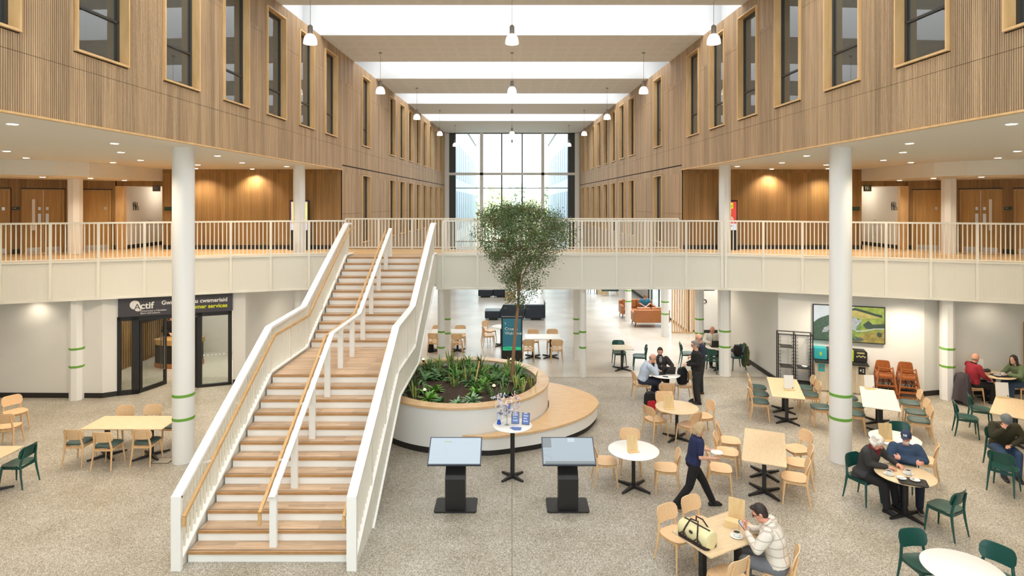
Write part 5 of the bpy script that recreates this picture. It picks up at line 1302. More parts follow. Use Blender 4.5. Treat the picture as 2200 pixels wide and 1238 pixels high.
person('woman with long dark hair in a green sweater at the right edge', (14.36, 16.74), 180,
       sit(chest=(0.1, 0, 0.85), neck=(0.2, 0, 1.05), head=(0.27, 0, 1.19), yaw=22, eL=(0.3, 0.27, 0.79), eR=(0.3, -0.25, 0.8), wL=(0.5, 0.08, 0.79), wR=(0.52, -0.1, 0.79)), fab('sage_green_sweater', (102, 118, 84)), fab('blue_jeans_b', (58, 76, 100)), shoeb, 'long', darkhair, vox=0.01, fem=True, bulk=1.12)
person('person with dark hair in black behind the reception desk', (-11.95, 20.9), -60, stand(), fab('black_top', (20, 20, 22)), fab('black_trousers_f', (24, 24, 26)), shoeb, 'bob', darkhair, vox=0.012, fem=True)
# ================================================================ PLANTER, BENCH, TREE, PLANTS
PC = Vector((-1.25, 15.4, 0)); PR = 2.2
def circ(r, a0=0, a1=360, n=72): return [(r * math.cos(R(a0 + (a1 - a0) * k / n)), r * math.sin(R(a0 + (a1 - a0) * k / n))) for k in range(n + 1)]
pl = thing('round_planter', 'large round white planter with an oak rim beside the staircase', 'planter', (PC.x, PC.y, 0))
n = 96
def ringwall(r0, r1, z0, z1):
    rg = []
    for r, z in ((r0, z0), (r1, z0), (r1, z1), (r0, z1), (r0, z0)): rg.append([(r * math.cos(2 * math.pi * k / n), r * math.sin(2 * math.pi * k / n), z) for k in range(n)])
    return MB().loft(rg, cap=False)
ringwall(PR - 0.3, PR - 0.025, 0.14, 1.0).build('wall', M['white'], pl)
ringwall(PR - 0.28, PR - 0.035, 0.0, 0.14).build('skirting', M['skirt'], pl)
ringwall(PR - 0.31, PR, 1.0, 1.05).build('oak_rim', wood('rim_oak', (218, 176, 128), (234, 200, 156), (5, 5, 30), 0.32), pl)
mb = MB(); mb.loft([[(r * math.cos(2 * math.pi * k / 60), r * math.sin(2 * math.pi * k / 60), z + random.uniform(-0.025, 0.025)) for k in range(60)] for r, z in ((1.91, 0.9), (1.6, 0.93), (1.3, 0.95), (1.0, 0.96), (0.6, 0.97), (0.05, 0.97))], cap=False)
so = mb.build('soil', M['soil'], pl)
cpts = [(-1.1, 13.2), (-0.51, 13.12), (0.14, 13.3), (0.68, 13.52), (1.29, 13.92), (1.81, 14.44), (2.12, 15.0), (2.24, 15.47), (2.13, 16.0), (1.79, 16.5), (1.29, 16.95), (0.75, 17.2), (0.45, 16.95)]
def catmull(P, m=6):
    out = []
    for i in range(len(P) - 1):
        p0, p1, p2, p3 = [Vector(P[max(0, min(len(P) - 1, j))]) for j in (i - 1, i, i + 1, i + 2)]
        for k in range(m):
            t_ = k / m; out.append(tuple(0.5 * ((2 * p1) + (-p0 + p2) * t_ + (2 * p0 - 5 * p1 + 4 * p2 - p3) * t_ * t_ + (-p0 + 3 * p1 - 3 * p2 + p3) * t_ ** 3)))
    out.append(tuple(P[-1])); return out
outer = catmull(cpts)
a0 = math.degrees(math.atan2(16.95 - PC.y, 0.45 - PC.x)); a1 = math.degrees(math.atan2(13.2 - PC.y, -1.1 - PC.x))
def bench_poly(inset):
    o = [Vector(p) for p in outer]; q = []
    for i, p in enumerate(o):
        d = (o[min(i + 1, len(o) - 1)] - o[max(i - 1, 0)]).normalized(); nn = Vector((-d.y, d.x)); q.append(p + nn * inset)
    arc = [(PC.x + (PR + 0.004) * math.cos(R(a0 + (a1 - a0) * k / 30)), PC.y + (PR + 0.004) * math.sin(R(a0 + (a1 - a0) * k / 30))) for k in range(31)]
    q = [(p.x, p.y) for p in q if math.dist((p.x, p.y), (PC.x, PC.y)) > PR + 0.01]
    return q + arc
bn = thing('curved_bench', 'curved bench with an oak seat wrapping round the planter', 'bench', (0, 0, 0))
MB().prism(bench_poly(0.0), 0.40, 0.45).build('oak_seat', wood('bench_oak', (218, 176, 128), (234, 200, 154), (3, 22, 22), 0.3), bn, True, 30)
MB().prism(bench_poly(0.03), 0.13, 0.40).build('base', M['white'], bn, True, 30)
MB().prism(bench_poly(0.07), 0.0, 0.13).build('skirting', M['skirt'], bn, True, 30)

# tree
TB = Vector((0.0, 15.66, 0.93))
tr = thing('indoor_tree', 'slender indoor tree with a broad leafy crown growing in the planter', 'tree', TB)
fork = Vector((0.17, 0.04, 2.05))
MB().tube([(0, 0, -0.05), (0.03, 0, 0.6), (0.09, 0.02, 1.3), tuple(fork)], [0.055, 0.048, 0.042, 0.038], 10).build('trunk', M['bark'], tr)
rnd = random.Random(11)
ends = []
for i, (dx, dy, dz, r) in enumerate(((-0.62, -0.2, 2.0, 0.022), (-0.25, 0.35, 2.25, 0.02), (0.12, -0.25, 2.4, 0.024), (0.55, 0.3, 2.2, 0.02), (0.95, -0.1, 1.9, 0.022), (0.3, 0.6, 1.7, 0.016))):
    p = [fork + Vector((dx, dy, dz)) * t_ + Vector((-dx * 0.28 * math.sin(t_ * 3.1), -dy * 0.28 * math.sin(t_ * 3.1), rnd.uniform(-0.03, 0.03))) for t_ in (0, 0.2, 0.4, 0.6, 0.8, 1.0)]
    MB().tube(p, [r, r * 0.85, r * 0.7, r * 0.55, r * 0.4, r * 0.25], 7).build('branch', M['bark'], tr); ends.append(p)
env = [(2.0, 0.12, 0.14), (2.35, 0.45, 0.16), (2.8, 0.68, 0.2), (3.2, 0.98, 0.28), (3.6, 1.2, 0.33), (3.95, 1.34, 0.36), (4.25, 1.28, 0.32), (4.45, 1.0, 0.2), (4.62, 0.5, 0.0)]
def env_r(z):
    for (a, ra, xa), (b, rb, xb) in zip(env, env[1:]):
        if a <= z <= b: t_ = (z - a) / (b - a); return ra + (rb - ra) * t_, xa + (xb - xa) * t_
    return 0.1, 0.2
leaves, twigs = MB(), MB()
cl = []
while len(cl) < 620:
    z = rnd.uniform(2.0, 4.6)
    if rnd.random() > min(1, 0.05 + ((z - 2.0) / 2.0) ** 1.9): continue
    r, xo = env_r(z); a = rnd.uniform(0, 2 * math.pi); q = r * math.sqrt(rnd.uniform(0.05, 1.0)) * rnd.uniform(0.85, 1.05)
    cl.append(Vector((xo + q * math.cos(a), q * math.sin(a) * 0.95, z)))
for c in cl:
    best = min((p for e in ends for p in e), key=lambda p: (p - c).length + max(0, p.z - c.z) * 2)
    mid = (best + c) / 2 + Vector((rnd.uniform(-0.05, 0.05), rnd.uniform(-0.05, 0.05), 0.03))
    twigs.tube([best, mid, c], [0.004, 0.003, 0.0015], 4, False)
    m = rnd.randint(28, 48)
    for k in range(m):
        p = c + Vector((rnd.gauss(0, 0.085), rnd.gauss(0, 0.085), rnd.gauss(-0.03, 0.085)))
        d = Vector((rnd.gauss(0, 1), rnd.gauss(0, 1), rnd.gauss(-0.5, 0.8))).normalized(); s = d.cross(Vector((rnd.gauss(0, 1), rnd.gauss(0, 1), rnd.gauss(0, 1)))).normalized()
        L, W = rnd.uniform(0.034, 0.054), rnd.uniform(0.012, 0.019); nn = d.cross(s) * 0.006
        leaves.add([p, p + d * L * 0.5 + s * W + nn, p + d * L, p + d * L * 0.5 - s * W + nn], [(0, 1, 2, 3)])
twigs.build('twigs', M['bark'], tr); leaves.build('foliage', M['leaf'], tr, False)

# plants in the bed
def leafmat(name, c1, c2, edge=None):
    m, nt, b = newmat(name)
    tc = nt.nodes.new('ShaderNodeTexCoord'); n_ = nt.nodes.new('ShaderNodeTexNoise'); n_.inputs['Scale'].default_value = 9
    nt.links.new(tc.outputs['Object'], n_.inputs['Vector'])
    rp = nt.nodes.new('ShaderNodeValToRGB'); rp.color_ramp.elements[0].position = 0.35; rp.color_ramp.elements[0].color = lin(c1) + (1,); rp.color_ramp.elements[1].position = 0.65; rp.color_ramp.elements[1].color = lin(c2) + (1,)
    nt.links.new(n_.outputs['Fac'], rp.inputs['Fac']); nt.links.new(rp.outputs['Color'], b.inputs['Base Color']); _set(b, 'Roughness', 0.38); return m
LM = {'snake': leafmat('snake_leaf', (62, 92, 52), (112, 134, 78)), 'edge': leafmat('yellow_leaf_edge', (176, 172, 84), (200, 196, 110)), 'broad': leafmat('broad_leaf', (54, 98, 50), (92, 136, 70)),
      'bright': leafmat('bright_leaf', (92, 150, 54), (140, 186, 76)), 'tuft': leafmat('tuft_leaf', (74, 124, 52), (120, 168, 74)), 'pale': leafmat('pale_striped_leaf', (104, 148, 100), (158, 188, 146)), 'dark': leafmat('dark_leaf', (44, 64, 44), (74, 96, 62))}
def blade(mb, base, az, el, L, W, droop, n=6, prof=None, mi=0, mie=None):
    d = Vector((math.cos(az) * math.cos(el), math.sin(az) * math.cos(el), math.sin(el))); p = Vector(base); s = Vector((-math.sin(az), math.cos(az), 0))
    vs = []; e_ = el
    for i in range(n + 1):
        t_ = i / n; w_ = W * (prof(t_) if prof else math.sin(math.pi * min(1, 0.12 + 0.88 * t_)) ** 0.8)
        up = Vector((-math.cos(az) * math.sin(e_), -math.sin(az) * math.sin(e_), math.cos(e_)))
        vs += [p + s * w_ + up * w_ * 0.35, p, p - s * w_ + up * w_ * 0.35]
        e_ -= droop / n; p = p + Vector((math.cos(az) * math.cos(e_), math.sin(az) * math.cos(e_), math.sin(e_))) * L / n
    mb.mi = mi
    for i in range(n):
        a = i * 3; mb.add([], []); k = len(mb.v)
    k = len(mb.v); mb.v += [tuple(v) for v in vs]
    for i in range(n):
        a = k + i * 3
        mb.f.append([a, a + 1, a + 4, a + 3]); mb.m.append(mi if mie is None else mie); mb.f.append([a + 1, a + 2, a + 5, a + 4]); mb.m.append(mi)
KIND = {'snake': ('snake_plant', 'upright sword-leaved snake plant in the round planter'), 'yedge': ('variegated_snake_plant', 'snake plant with yellow leaf edges in the round planter'), 'broad': ('broad_leaf_plant', 'broad-leaved dark green plant in the round planter'),
        'tuft': ('arching_grass_plant', 'tuft of narrow arching green leaves in the round planter'), 'pale': ('pale_rosette_plant', 'pale striped rosette plant in the round planter'), 'bright': ('bright_rosette_plant', 'bright green rosette plant in the round planter'), 'dark': ('low_dark_shrub', 'low dark leafy ground cover in the round planter')}
def plant_mesh(kind, seed):
    rn = random.Random(seed); mb = MB()
    if kind in ('snake', 'yedge'):
        for k in range(rn.randint(9, 14)):
            a = rn.uniform(0, 6.28); b0 = (math.cos(a) * 0.05, math.sin(a) * 0.05, 0)
            blade(mb, b0, a, R(rn.uniform(66, 86)), rn.uniform(0.3, 0.55), rn.uniform(0.022, 0.034), R(rn.uniform(-8, 12)), 5, lambda t_: min(1, 0.7 + t_) * (1 - t_ ** 4), 0, 1 if kind == 'yedge' else None)
        return mb.mesh('plant', [LM['snake'], LM['edge']], True)
    if kind == 'broad':
        for k in range(rn.randint(14, 20)): blade(mb, (0, 0, 0), rn.uniform(0, 6.28), R(rn.uniform(35, 80)), rn.uniform(0.32, 0.52), rn.uniform(0.04, 0.06), R(rn.uniform(40, 95)))
        return mb.mesh('plant', [LM['broad']], True)
    if kind == 'tuft':
        for k in range(rn.randint(34, 48)): blade(mb, (0, 0, 0), rn.uniform(0, 6.28), R(rn.uniform(40, 88)), rn.uniform(0.35, 0.6), rn.uniform(0.012, 0.02), R(rn.uniform(40, 110)))
        return mb.mesh('plant', [LM['tuft']], True)
    if kind == 'pale':
        for k in range(26): blade(mb, (0, 0, 0), k * 2.4, R(rn.uniform(20, 75)), rn.uniform(0.24, 0.36), rn.uniform(0.032, 0.045), R(rn.uniform(30, 80)))
        return mb.mesh('plant', [LM['pale']], True)
    if kind == 'bright':
        for k in range(24): blade(mb, (0, 0, 0.02), k * 2.4, R(rn.uniform(15, 80)), rn.uniform(0.25, 0.4), rn.uniform(0.03, 0.05), R(rn.uniform(20, 60)))
        return mb.mesh('plant', [LM['bright']], True)
    for k in range(46):
        a = rn.uniform(0, 6.28); r = rn.uniform(0, 0.16); blade(mb, (math.cos(a) * r, math.sin(a) * r, rn.uniform(0, 0.12)), rn.uniform(0, 6.28), R(rn.uniform(5, 70)), rn.uniform(0.1, 0.18), rn.uniform(0.02, 0.035), R(40), 3)
    return mb.mesh('plant', [LM['dark']], True)
PM = {(k, s): plant_mesh(k, s * 13 + len(k)) for k in KIND for s in range(3)}
spots = []
rn = random.Random(3)
def kind_at(x, y):
    if x > 0.25: return rn.choice(['yedge', 'dark', 'dark', 'snake'])
    if y < 14.3:
        if x < -1.75: return rn.choice(['bright', 'tuft', 'yedge', 'tuft'])
        if x > -0.75: return rn.choice(['snake', 'snake', 'tuft', 'snake'])
        return rn.choice(['pale', 'broad', 'tuft'])
    if y > 16.1: return rn.choice(['tuft', 'broad', 'tuft', 'snake', 'yedge'])
    if x < -2.0: return rn.choice(['broad', 'snake', 'dark'])
    return rn.choice(['tuft', 'bright', 'broad', 'tuft', 'yedge', 'snake'])
tries = 0
fixed = [(-0.92, 13.92, 'pale'), (-0.72, 15.1, 'bright'), (-2.3, 14.15, 'yedge'), (-1.95, 14.0, 'bright'), (-0.45, 13.95, 'snake'), (-0.2, 14.1, 'snake'), (0.25, 14.6, 'yedge'), (0.5, 15.0, 'yedge')]
for x, y, k in fixed: spots.append((x, y, k))
while len(spots) < 62 and tries < 9000:
    tries += 1
    a, r = rn.uniform(0, 6.28), 1.72 * math.sqrt(rn.random()); x, y = PC.x + r * math.cos(a), PC.y + r * math.sin(a)
    if x < -2.75 or math.dist((x, y), (0, 15.66)) < 0.2: continue
    if math.dist((x, y), (-1.45, 14.3)) < 0.48 or math.dist((x, y), (-1.9, 15.2)) < 0.42 or math.dist((x, y), (-0.4, 14.85)) < 0.38: continue
    if any(math.dist((x, y), s[:2]) < 0.27 for s in spots): continue
    spots.append((x, y, kind_at(x, y)))
cnt = {}
for x, y, k in sorted(spots, key=lambda s: math.dist(s[:2], (0, 15.66))):
    i = cnt.get(k, 0); cnt[k] = i + 1
    if i >= 20: continue
    o = link(KIND[k][0], PM[(k, i % 3)], None, (x, y, 0.93), rn.uniform(0, 6.28)); s = rn.uniform(0.7, 0.98); o.scale = (s, s, s)
    tag(o, KIND[k][1] + ', ' + ORD[i] + ' the tree trunk', 'plant', KIND[k][0].replace('_', ' ') + 's in the planter')
MB().tube([(0, 0, 0), (0.16, 0.1, 0.62)], 0.012, 8)
o = tag(MB().tube([(-0.95, 14.95, 0.95), (-0.82, 15.05, 1.6)], 0.016, 8).build('wooden_stake', M['beechleg']), 'thin wooden stake leaning among the planter leaves', 'stake')
lampy = mat('lit_garden_spot', (255, 236, 150), 0.4, emit=(255, 226, 110), estr=6)
for i, (x, y, z, lb) in enumerate(((-2.45, 16.45, 1.25, 'at the back left of the planter'), (-0.02, 16.35, 1.28, 'behind the tree trunk'), (-0.42, 13.85, 1.32, 'at the front rim near the bar table'), (-2.05, 14.0, 1.18, 'among the front left leaves'))):
    t = thing('garden_spotlight', 'small lit yellow spotlight in the planter, ' + lb, 'lamp', (x, y, 0.93), 0, 'planter spotlights')
    MB().cyl(0, 0, -0.02, z - 0.95, 0.008, 6).build('stake', M['black'], t)
    MB().lathe([(0.02, 0), (0.05, 0.06), (0.045, 0.062), (0.01, 0.02)], 12, (0, 0, z - 0.97)).build('head', M['black'], t)
    MB().ell((0, 0, z - 0.9), (0.035, 0.035, 0.03), None, 10, 8).build('bulb', lampy, t)

# ================================================================ BAR TABLE ITEMS
zb = 1.073
p = at(1072, 911, zb)
t = thing('blue_vase', 'blue waisted vase with a clear upper half on the tall bar table', 'vase', (p.x, p.y, zb))
MB().lathe([(0.001, 0), (0.042, 0.0), (0.045, 0.01), (0.03, 0.07), (0.026, 0.085), (0.044, 0.10), (0.001, 0.10)], 20).build('base', mat('blue_glass', (40, 84, 190), 0.25), t)
MB().lathe([(0.042, 0.10), (0.045, 0.12), (0.045, 0.225), (0.048, 0.23), (0.04, 0.23), (0.04, 0.12)], 20).build('upper', mat('frosted_white_glass', (214, 222, 236), 0.2), t)
p = at(1089, 913, zb)
t = thing('flower_centrepiece', 'tall clear stand of white and blue paper flowers on the bar table', 'centrepiece', (p.x, p.y, zb))
MB().lathe([(0.001, 0), (0.05, 0), (0.05, 0.006), (0.012, 0.012), (0.012, 0.3), (0.03, 0.42), (0.001, 0.42)], 16).build('stem', M['glass'], t)
rn2 = random.Random(2); mbw_, mbb_, mbp_ = MB(), MB(), MB()
for k in range(110):
    a, r, z = rn2.uniform(0, 6.28), 0.26 * math.sqrt(rn2.random()), rn2.uniform(0.22, 0.62)
    r *= 0.4 + 0.9 * (z - 0.2)
    tgt = rn2.choice([mbw_, mbw_, mbw_, mbb_, mbp_]); c = Vector((r * math.cos(a) * 1.6, r * math.sin(a), z))
    for q in range(4): blade(tgt, c, rn2.uniform(0, 6.28), R(rn2.uniform(-60, 60)), rn2.uniform(0.04, 0.08), 0.012, R(30), 2)
for nm_, m_, c_ in (('white_petals', mbw_, (240, 240, 242)), ('blue_petals', mbb_, (88, 106, 176)), ('pink_ribbons', mbp_, (226, 186, 184))): tag(m_.build(nm_, mat(nm_ + '_paper', c_, 0.6), t, False), kind='stuff')
bluep = mat('blue_leaflet', (104, 128, 190), 0.4, var=0.3, vscale=30); frm = mat('grey_blue_frame', (84, 90, 116), 0.4)
for px, py, rz, lb in ((1107, 911, -4, 'blue framed notice on the bar table, left one of two'), (1129, 913, -16, 'blue framed notice on the bar table, right one of two')):
    p = at(px, py, zb); t = thing('framed_notice', lb, 'notice', (p.x, p.y, zb), R(rz), 'framed notices on the bar table')
    MB().obox((0, 0.03, 0.115), (0.08, 0, 0), (0, 0.006, 0), (0, 0.025, 0.112)).obox((0, 0.07, 0.06), (0.02, 0, 0), (0, 0.004, -0.002), (0, -0.03, 0.06)).build('frame', frm, t, False)
    MB().obox((0, 0.022, 0.117), (0.068, 0, 0), (0, 0.001, 0), (0, 0.0225, 0.1)).build('print', bluep, t, False)
    q = MB()
    for k in range(4): q.obox((-0.01 * (k % 2), 0.0205 + 0.011 * (k - 1), 0.12 + 0.05 * (k - 1)), (0.05 - 0.012 * (k % 2), 0, 0), (0, 0.001, 0), (0, 0.0022, 0.01))
    q.build('pale_print_blocks', mat('pale_print', (206, 214, 236), 0.5), t, False)
p = at(1108, 921, zb)
for k, lb in enumerate(('left leaflet of the blue fan lying on the bar table', 'middle leaflet of the blue fan lying on the bar table', 'right leaflet of the blue fan lying on the bar table')):
    o = link('leaflet', MB().box(-0.05, 0.05, -0.075, 0.075, 0, 0.002).mesh('leaflet', bluep, False), None, (p.x - 0.04 + 0.05 * k, p.y - 0.01 * k, zb + 0.001 + 0.002 * k), R(35 - 22 * k)); tag(o, lb, 'leaflet', 'blue leaflets on the bar table')

# ================================================================ WELCOME TOTEM, SOFAS
t = thing('welcome_totem', 'black digital totem with a teal welcome screen behind the planter', 'totem', (-0.005, 20.95, 0))
MB().prism(rrect(0.74, 0.12, 0.03), 0.0, 1.60).build('cabinet', M['black'], t, True, 30)
s = MB().box(-0.32, 0.32, -0.066, -0.06, 0.42, 1.54).build('screen', mat('teal_screen', (10, 20, 20), 0.25, emit=(44, 104, 116), estr=0.75), t, False)
mb = MB()
for k in range(3):
    for i in range(16):
        x0, x1 = -0.32 + 0.04 * i, -0.32 + 0.04 * (i + 1); f = lambda x: 0.44 + 0.04 * k + 0.012 * math.sin(x * 9 + k)
        mb.add([(x0, -0.068, f(x0)), (x1, -0.068, f(x1)), (x1, -0.068, f(x1) + 0.028), (x0, -0.068, f(x0) + 0.028)], [(0, 1, 2, 3)])
mb.build('green_waves', mat('screen_wave_green', (10, 20, 20), 0.3, emit=(40, 190, 110), estr=0.9), s, False)
text('lettering', 'Croeso', 0.15, M['signwhite'], s, (-0.25, -0.069, 1.13), (R(90), 0, 0)); text('lettering', 'Welcome', 0.15, M['signwhite'], s, (-0.25, -0.069, 0.98), (R(90), 0, 0))
text('small_lettering', 'S', 0.1, M['signwhite'], s, (-0.25, -0.069, 1.34), (R(90), 0, 0))
def cushionbox(mb, x0, x1, y0, y1, z0, z1, r=0.05):
    o = rrect(x1 - x0, y1 - y0, r, 4); cx, cy = (x0 + x1) / 2, (y0 + y1) / 2; sx, sy = 1 - 2 * r * 0.5 / (x1 - x0), 1 - 2 * r * 0.5 / (y1 - y0)
    mb.loft([[(cx + a * sx, cy + b * sy, z0) for a, b in o], [(cx + a, cy + b, z0 + r * 0.6) for a, b in o], [(cx + a, cy + b, z1 - r * 0.6) for a, b in o], [(cx + a * sx, cy + b * sy, z1) for a, b in o]]); return mb
t = thing('modular_sofa', 'long navy modular sofa with its back to the camera under the bridge', 'sofa', (0, 28.4, 0))
cushionbox(MB(), -1.30, -0.56, 0, 0.8, 0.08, 0.44).build('chaise_seat', M['navyfab'], t)
cushionbox(MB(), -0.55, 0.6, 0.2, 0.85, 0.08, 0.44).build('seat', M['navyfab'], t); cushionbox(MB(), 0.61, 1.58, 0.2, 0.85, 0.08, 0.44).build('seat', M['navyfab'], t)
mb = MB(); mb.loft([[(-0.56, 0, 0.08), (0.6, 0, 0.08), (0.6, 0.19, 0.08), (-0.56, 0.19, 0.08)], [(-0.56, 0, 0.44), (0.6, 0, 0.44), (0.6, 0.19, 0.44), (-0.56, 0.19, 0.44)], [(-0.42, 0.02, 0.74), (0.6, 0.02, 0.74), (0.6, 0.17, 0.74), (-0.42, 0.17, 0.74)]]); mb.build('backrest', M['navyfab'], t, False)
cushionbox(MB(), 0.61, 1.55, 0, 0.19, 0.08, 0.74).build('backrest', M['navyfab'], t); MB().box(1.56, 1.59, 0, 0.8, 0.08, 0.86).build('end_panel', M['navyfab'], t, False)
MB().box(-1.1, -0.7, 0.06, 0.7, 0, 0.08).box(0.0, 0.4, 0.06, 0.7, 0, 0.08).box(0.9, 1.4, 0.06, 0.7, 0, 0.08).build('plinth', M['black'], t, False)
t = thing('modular_sofa', 'smaller navy modular sofa farther back under the bridge', 'sofa', (-2.0, 35.2, 0))
cushionbox(MB(), 0, 0.88, 0, 0.8, 0.08, 0.46).build('chaise_seat', M['navyfab'], t); cushionbox(MB(), 0.89, 1.75, 0.2, 0.9, 0.08, 0.46).build('seat', M['navyfab'], t); cushionbox(MB(), 0.89, 1.75, 0.0, 0.19, 0.08, 0.5).build('backrest', M['navyfab'], t); MB().box(0.15, 0.7, 0.05, 0.7, 0, 0.08).box(1.1, 1.6, 0.05, 0.7, 0, 0.08).build('plinth', M['black'], t, False)
o = cushionbox(MB(), -0.3, 0.3, 0, 0.5, 0, 0.48, 0.02).build('cube_table', M['ashtop']); o.location = (-0.1, 34.4, 0); tag(o, 'pale wooden cube table beside the farther navy sofa', 'table')
def tan_sofa(x, y, rz, w_, lb):
    t = thing('leather_sofa', lb, 'sofa', (x, y, 0), R(rz), 'tan leather sofas')      # front towards +Y local
    cushionbox(MB(), -w_ / 2, w_ / 2, -0.42, -0.26, 0.22, 0.80, 0.04).build('backrest', M['tan'], t)
    for sx in (-1, 1): cushionbox(MB(), min(sx * (w_ / 2 - 0.13), sx * w_ / 2), max(sx * (w_ / 2 - 0.13), sx * w_ / 2), -0.26, 0.42, 0.22, 0.64, 0.04).build('armrest', M['tan'], t)
    MB().box(-w_ / 2 + 0.13, w_ / 2 - 0.13, -0.26, 0.40, 0.22, 0.32).build('seat_frame', M['tan'], t, False)
    for k in (-1, 1):
        cushionbox(MB(), min(0.005 * k, k * (w_ / 2 - 0.135)), max(0.005 * k, k * (w_ / 2 - 0.135)), -0.16, 0.42, 0.321, 0.45, 0.05).build('seat_cushion', M['tan'], t)
        cushionbox(MB(), min(0.005 * k, k * (w_ / 2 - 0.135)), max(0.005 * k, k * (w_ / 2 - 0.135)), -0.26, -0.12, 0.455, 0.88, 0.06).build('back_cushion', M['tan'], t)
    for sx in (-1, 1):
        for sy in (-0.36, 0.34): MB().tube([(sx * (w_ / 2 - 0.08), sy, 0.22), (sx * (w_ / 2 - 0.04), sy, 0)], [0.025, 0.014], 8).build('leg', M['darkwood'], t)
tan_sofa(6.28, 27.1, 0, 1.6, 'tan leather sofa with its back to the camera beside the banded column')
tan_sofa(6.1, 29.1, 180, 1.65, 'tan leather sofa facing the camera with a person in teal on it')
for x, y, lx, ly, h, mm, nm, lb in ((5.6, 36.9, 0.7, 0.6, 0.42, M['ashtop'], 'cube_table', 'pale wooden cube table far back among the dark green chairs'), (5.9, 35.9, 1.0, 0.45, 0.42, M['greenseat'], 'bench_seat', 'dark green bench seat far back beyond the tan sofas')):
    t = thing(nm, lb, 'seat' if nm == 'bench_seat' else 'table', (x, y, 0))
    if nm == 'bench_seat':
        cushionbox(MB(), -lx / 2, lx / 2, -ly / 2, ly / 2, 0.3, h, 0.04).build('seat', mm, t)
        for sx in (-1, 1):
            for sy in (-1, 1): MB().tube([(sx * (lx / 2 - 0.08), sy * (ly / 2 - 0.06), 0.3), (sx * (lx / 2 - 0.03), sy * (ly / 2 - 0.03), 0)], [0.02, 0.013], 8).build('leg', M['beechleg'], t)
    else: cushionbox(MB(), -lx / 2, lx / 2, -ly / 2, ly / 2, 0.0, h, 0.02).build('body', mm, t)
# ================================================================ ALONG THE RIGHT GROUND FLOOR WALL
WA, WB = Vector((8.28, 18.53, 0)), Vector((11.95, 17.27, 0)); wd_ = (WB - WA).normalized(); wang = math.atan2(wd_.y, wd_.x); wlen = (WB - WA).length
def wall_at(s, out=0.0, z=0.0): return WA + wd_ * s + Vector((wd_.y, -wd_.x, 0)) * out + Vector((0, 0, z))
def emat(name, rgb, var=0.25, scale=14, e=0.8):
    m, nt, b = newmat(name); _set(b, 'Base Color', (0.02, 0.02, 0.02, 1)); _set(b, 'Roughness', 0.3)
    tc = nt.nodes.new('ShaderNodeTexCoord'); n_ = nt.nodes.new('ShaderNodeTexNoise'); n_.inputs['Scale'].default_value = scale; n_.inputs['Detail'].default_value = 5
    nt.links.new(tc.outputs['Object'], n_.inputs['Vector']); c = lin(rgb)
    rp = nt.nodes.new('ShaderNodeValToRGB'); rp.color_ramp.elements[0].position = 0.35; rp.color_ramp.elements[0].color = tuple(x * (1 - var) for x in c) + (1,); rp.color_ramp.elements[1].position = 0.65; rp.color_ramp.elements[1].color = tuple(min(1, x * (1 + var)) for x in c) + (1,)
    nt.links.new(n_.outputs['Fac'], rp.inputs['Fac']); nt.links.new(rp.outputs['Color'], b.inputs['Emission Color']); _set(b, 'Emission Strength', e); return m
q = wall_at(0.97 + 0.95, 0.05, 1.975)
tv = thing('wall_television', 'large wall screen showing an aerial countryside view with ruins', 'television', q, wang)
TW, TH = 1.92, 1.09
MB().box(-TW / 2, TW / 2, -0.03, 0.045, -TH / 2, TH / 2).build('casing', M['black'], tv, False)
pw, ph = TW - 0.05, TH - 0.05
scr = MB().box(-pw / 2, pw / 2, -0.034, -0.03, -ph / 2, ph / 2).build('picture', emat('aerial_fields', (150, 164, 66), 0.3, 5), tv, False)
def patch(name, pts, matx, lv):
    y = -0.0345 - 0.0004 * lv; mb = MB(); k = len(pts)
    mb.add([((u - 0.5) * pw, y, (v - 0.5) * ph) for u, v in pts], [list(range(k))]); mb.build(name, matx, scr, False)
def blob(cx, cy, rx, ry, seed, n_=26, rough=0.25):
    r = random.Random(seed); return [(min(1, max(0, cx + rx * math.cos(2 * math.pi * k / n_) * (1 + r.uniform(-rough, rough)))), min(1, max(0, cy + ry * math.sin(2 * math.pi * k / n_) * (1 + r.uniform(-rough, rough))))) for k in range(n_)]
patch('sky', [(0, 0.42), (0, 1), (0.6, 1), (0.5, 0.9), (0.3, 0.62)], emat('picture_sky', (214, 218, 216), 0.06, 3), 1)
patch('yellow_field', [(0.42, 0.8), (0.55, 0.92), (0.75, 0.86), (0.95, 0.72), (0.7, 0.66), (0.5, 0.72)], emat('picture_yellow_field', (196, 178, 96), 0.15, 6), 1)
patch('brown_field', [(0.5, 0.0), (0.62, 0.14), (0.8, 0.30), (1, 0.34), (1, 0.0)], emat('picture_brown_field', (160, 140, 62), 0.3, 9), 1)
patch('wooded_hill', [(0, 0), (0, 0.5), (0.06, 0.6), (0.12, 0.66), (0.2, 0.72), (0.3, 0.8), (0.42, 0.84), (0.5, 0.78), (0.46, 0.6), (0.42, 0.4), (0.5, 0.2), (0.4, 0)], emat('picture_wood', (58, 88, 66), 0.4, 26), 2)
dk = emat('picture_trees', (52, 72, 56), 0.45, 30)
patch('tree_line', [(0.5, 0.93), (0.6, 0.97), (0.75, 0.9), (0.88, 0.83), (0.97, 0.8), (0.97, 0.72), (0.88, 0.76), (0.75, 0.83), (0.6, 0.9), (0.52, 0.88)], dk, 3)
patch('tree_mass', [(0.7, 0.5), (0.78, 0.62), (0.84, 0.52), (1, 0.56), (1, 0.4), (0.85, 0.38), (0.74, 0.4)], dk, 3)
patch('lone_tree', blob(0.93, 0.24, 0.04, 0.07, 1), dk, 4); patch('dark_pond', blob(0.62, 0.08, 0.09, 0.06, 2), emat('picture_dark', (76, 90, 80), 0.3, 20), 3)
grass = emat('picture_castle_green', (112, 146, 70), 0.3, 18)
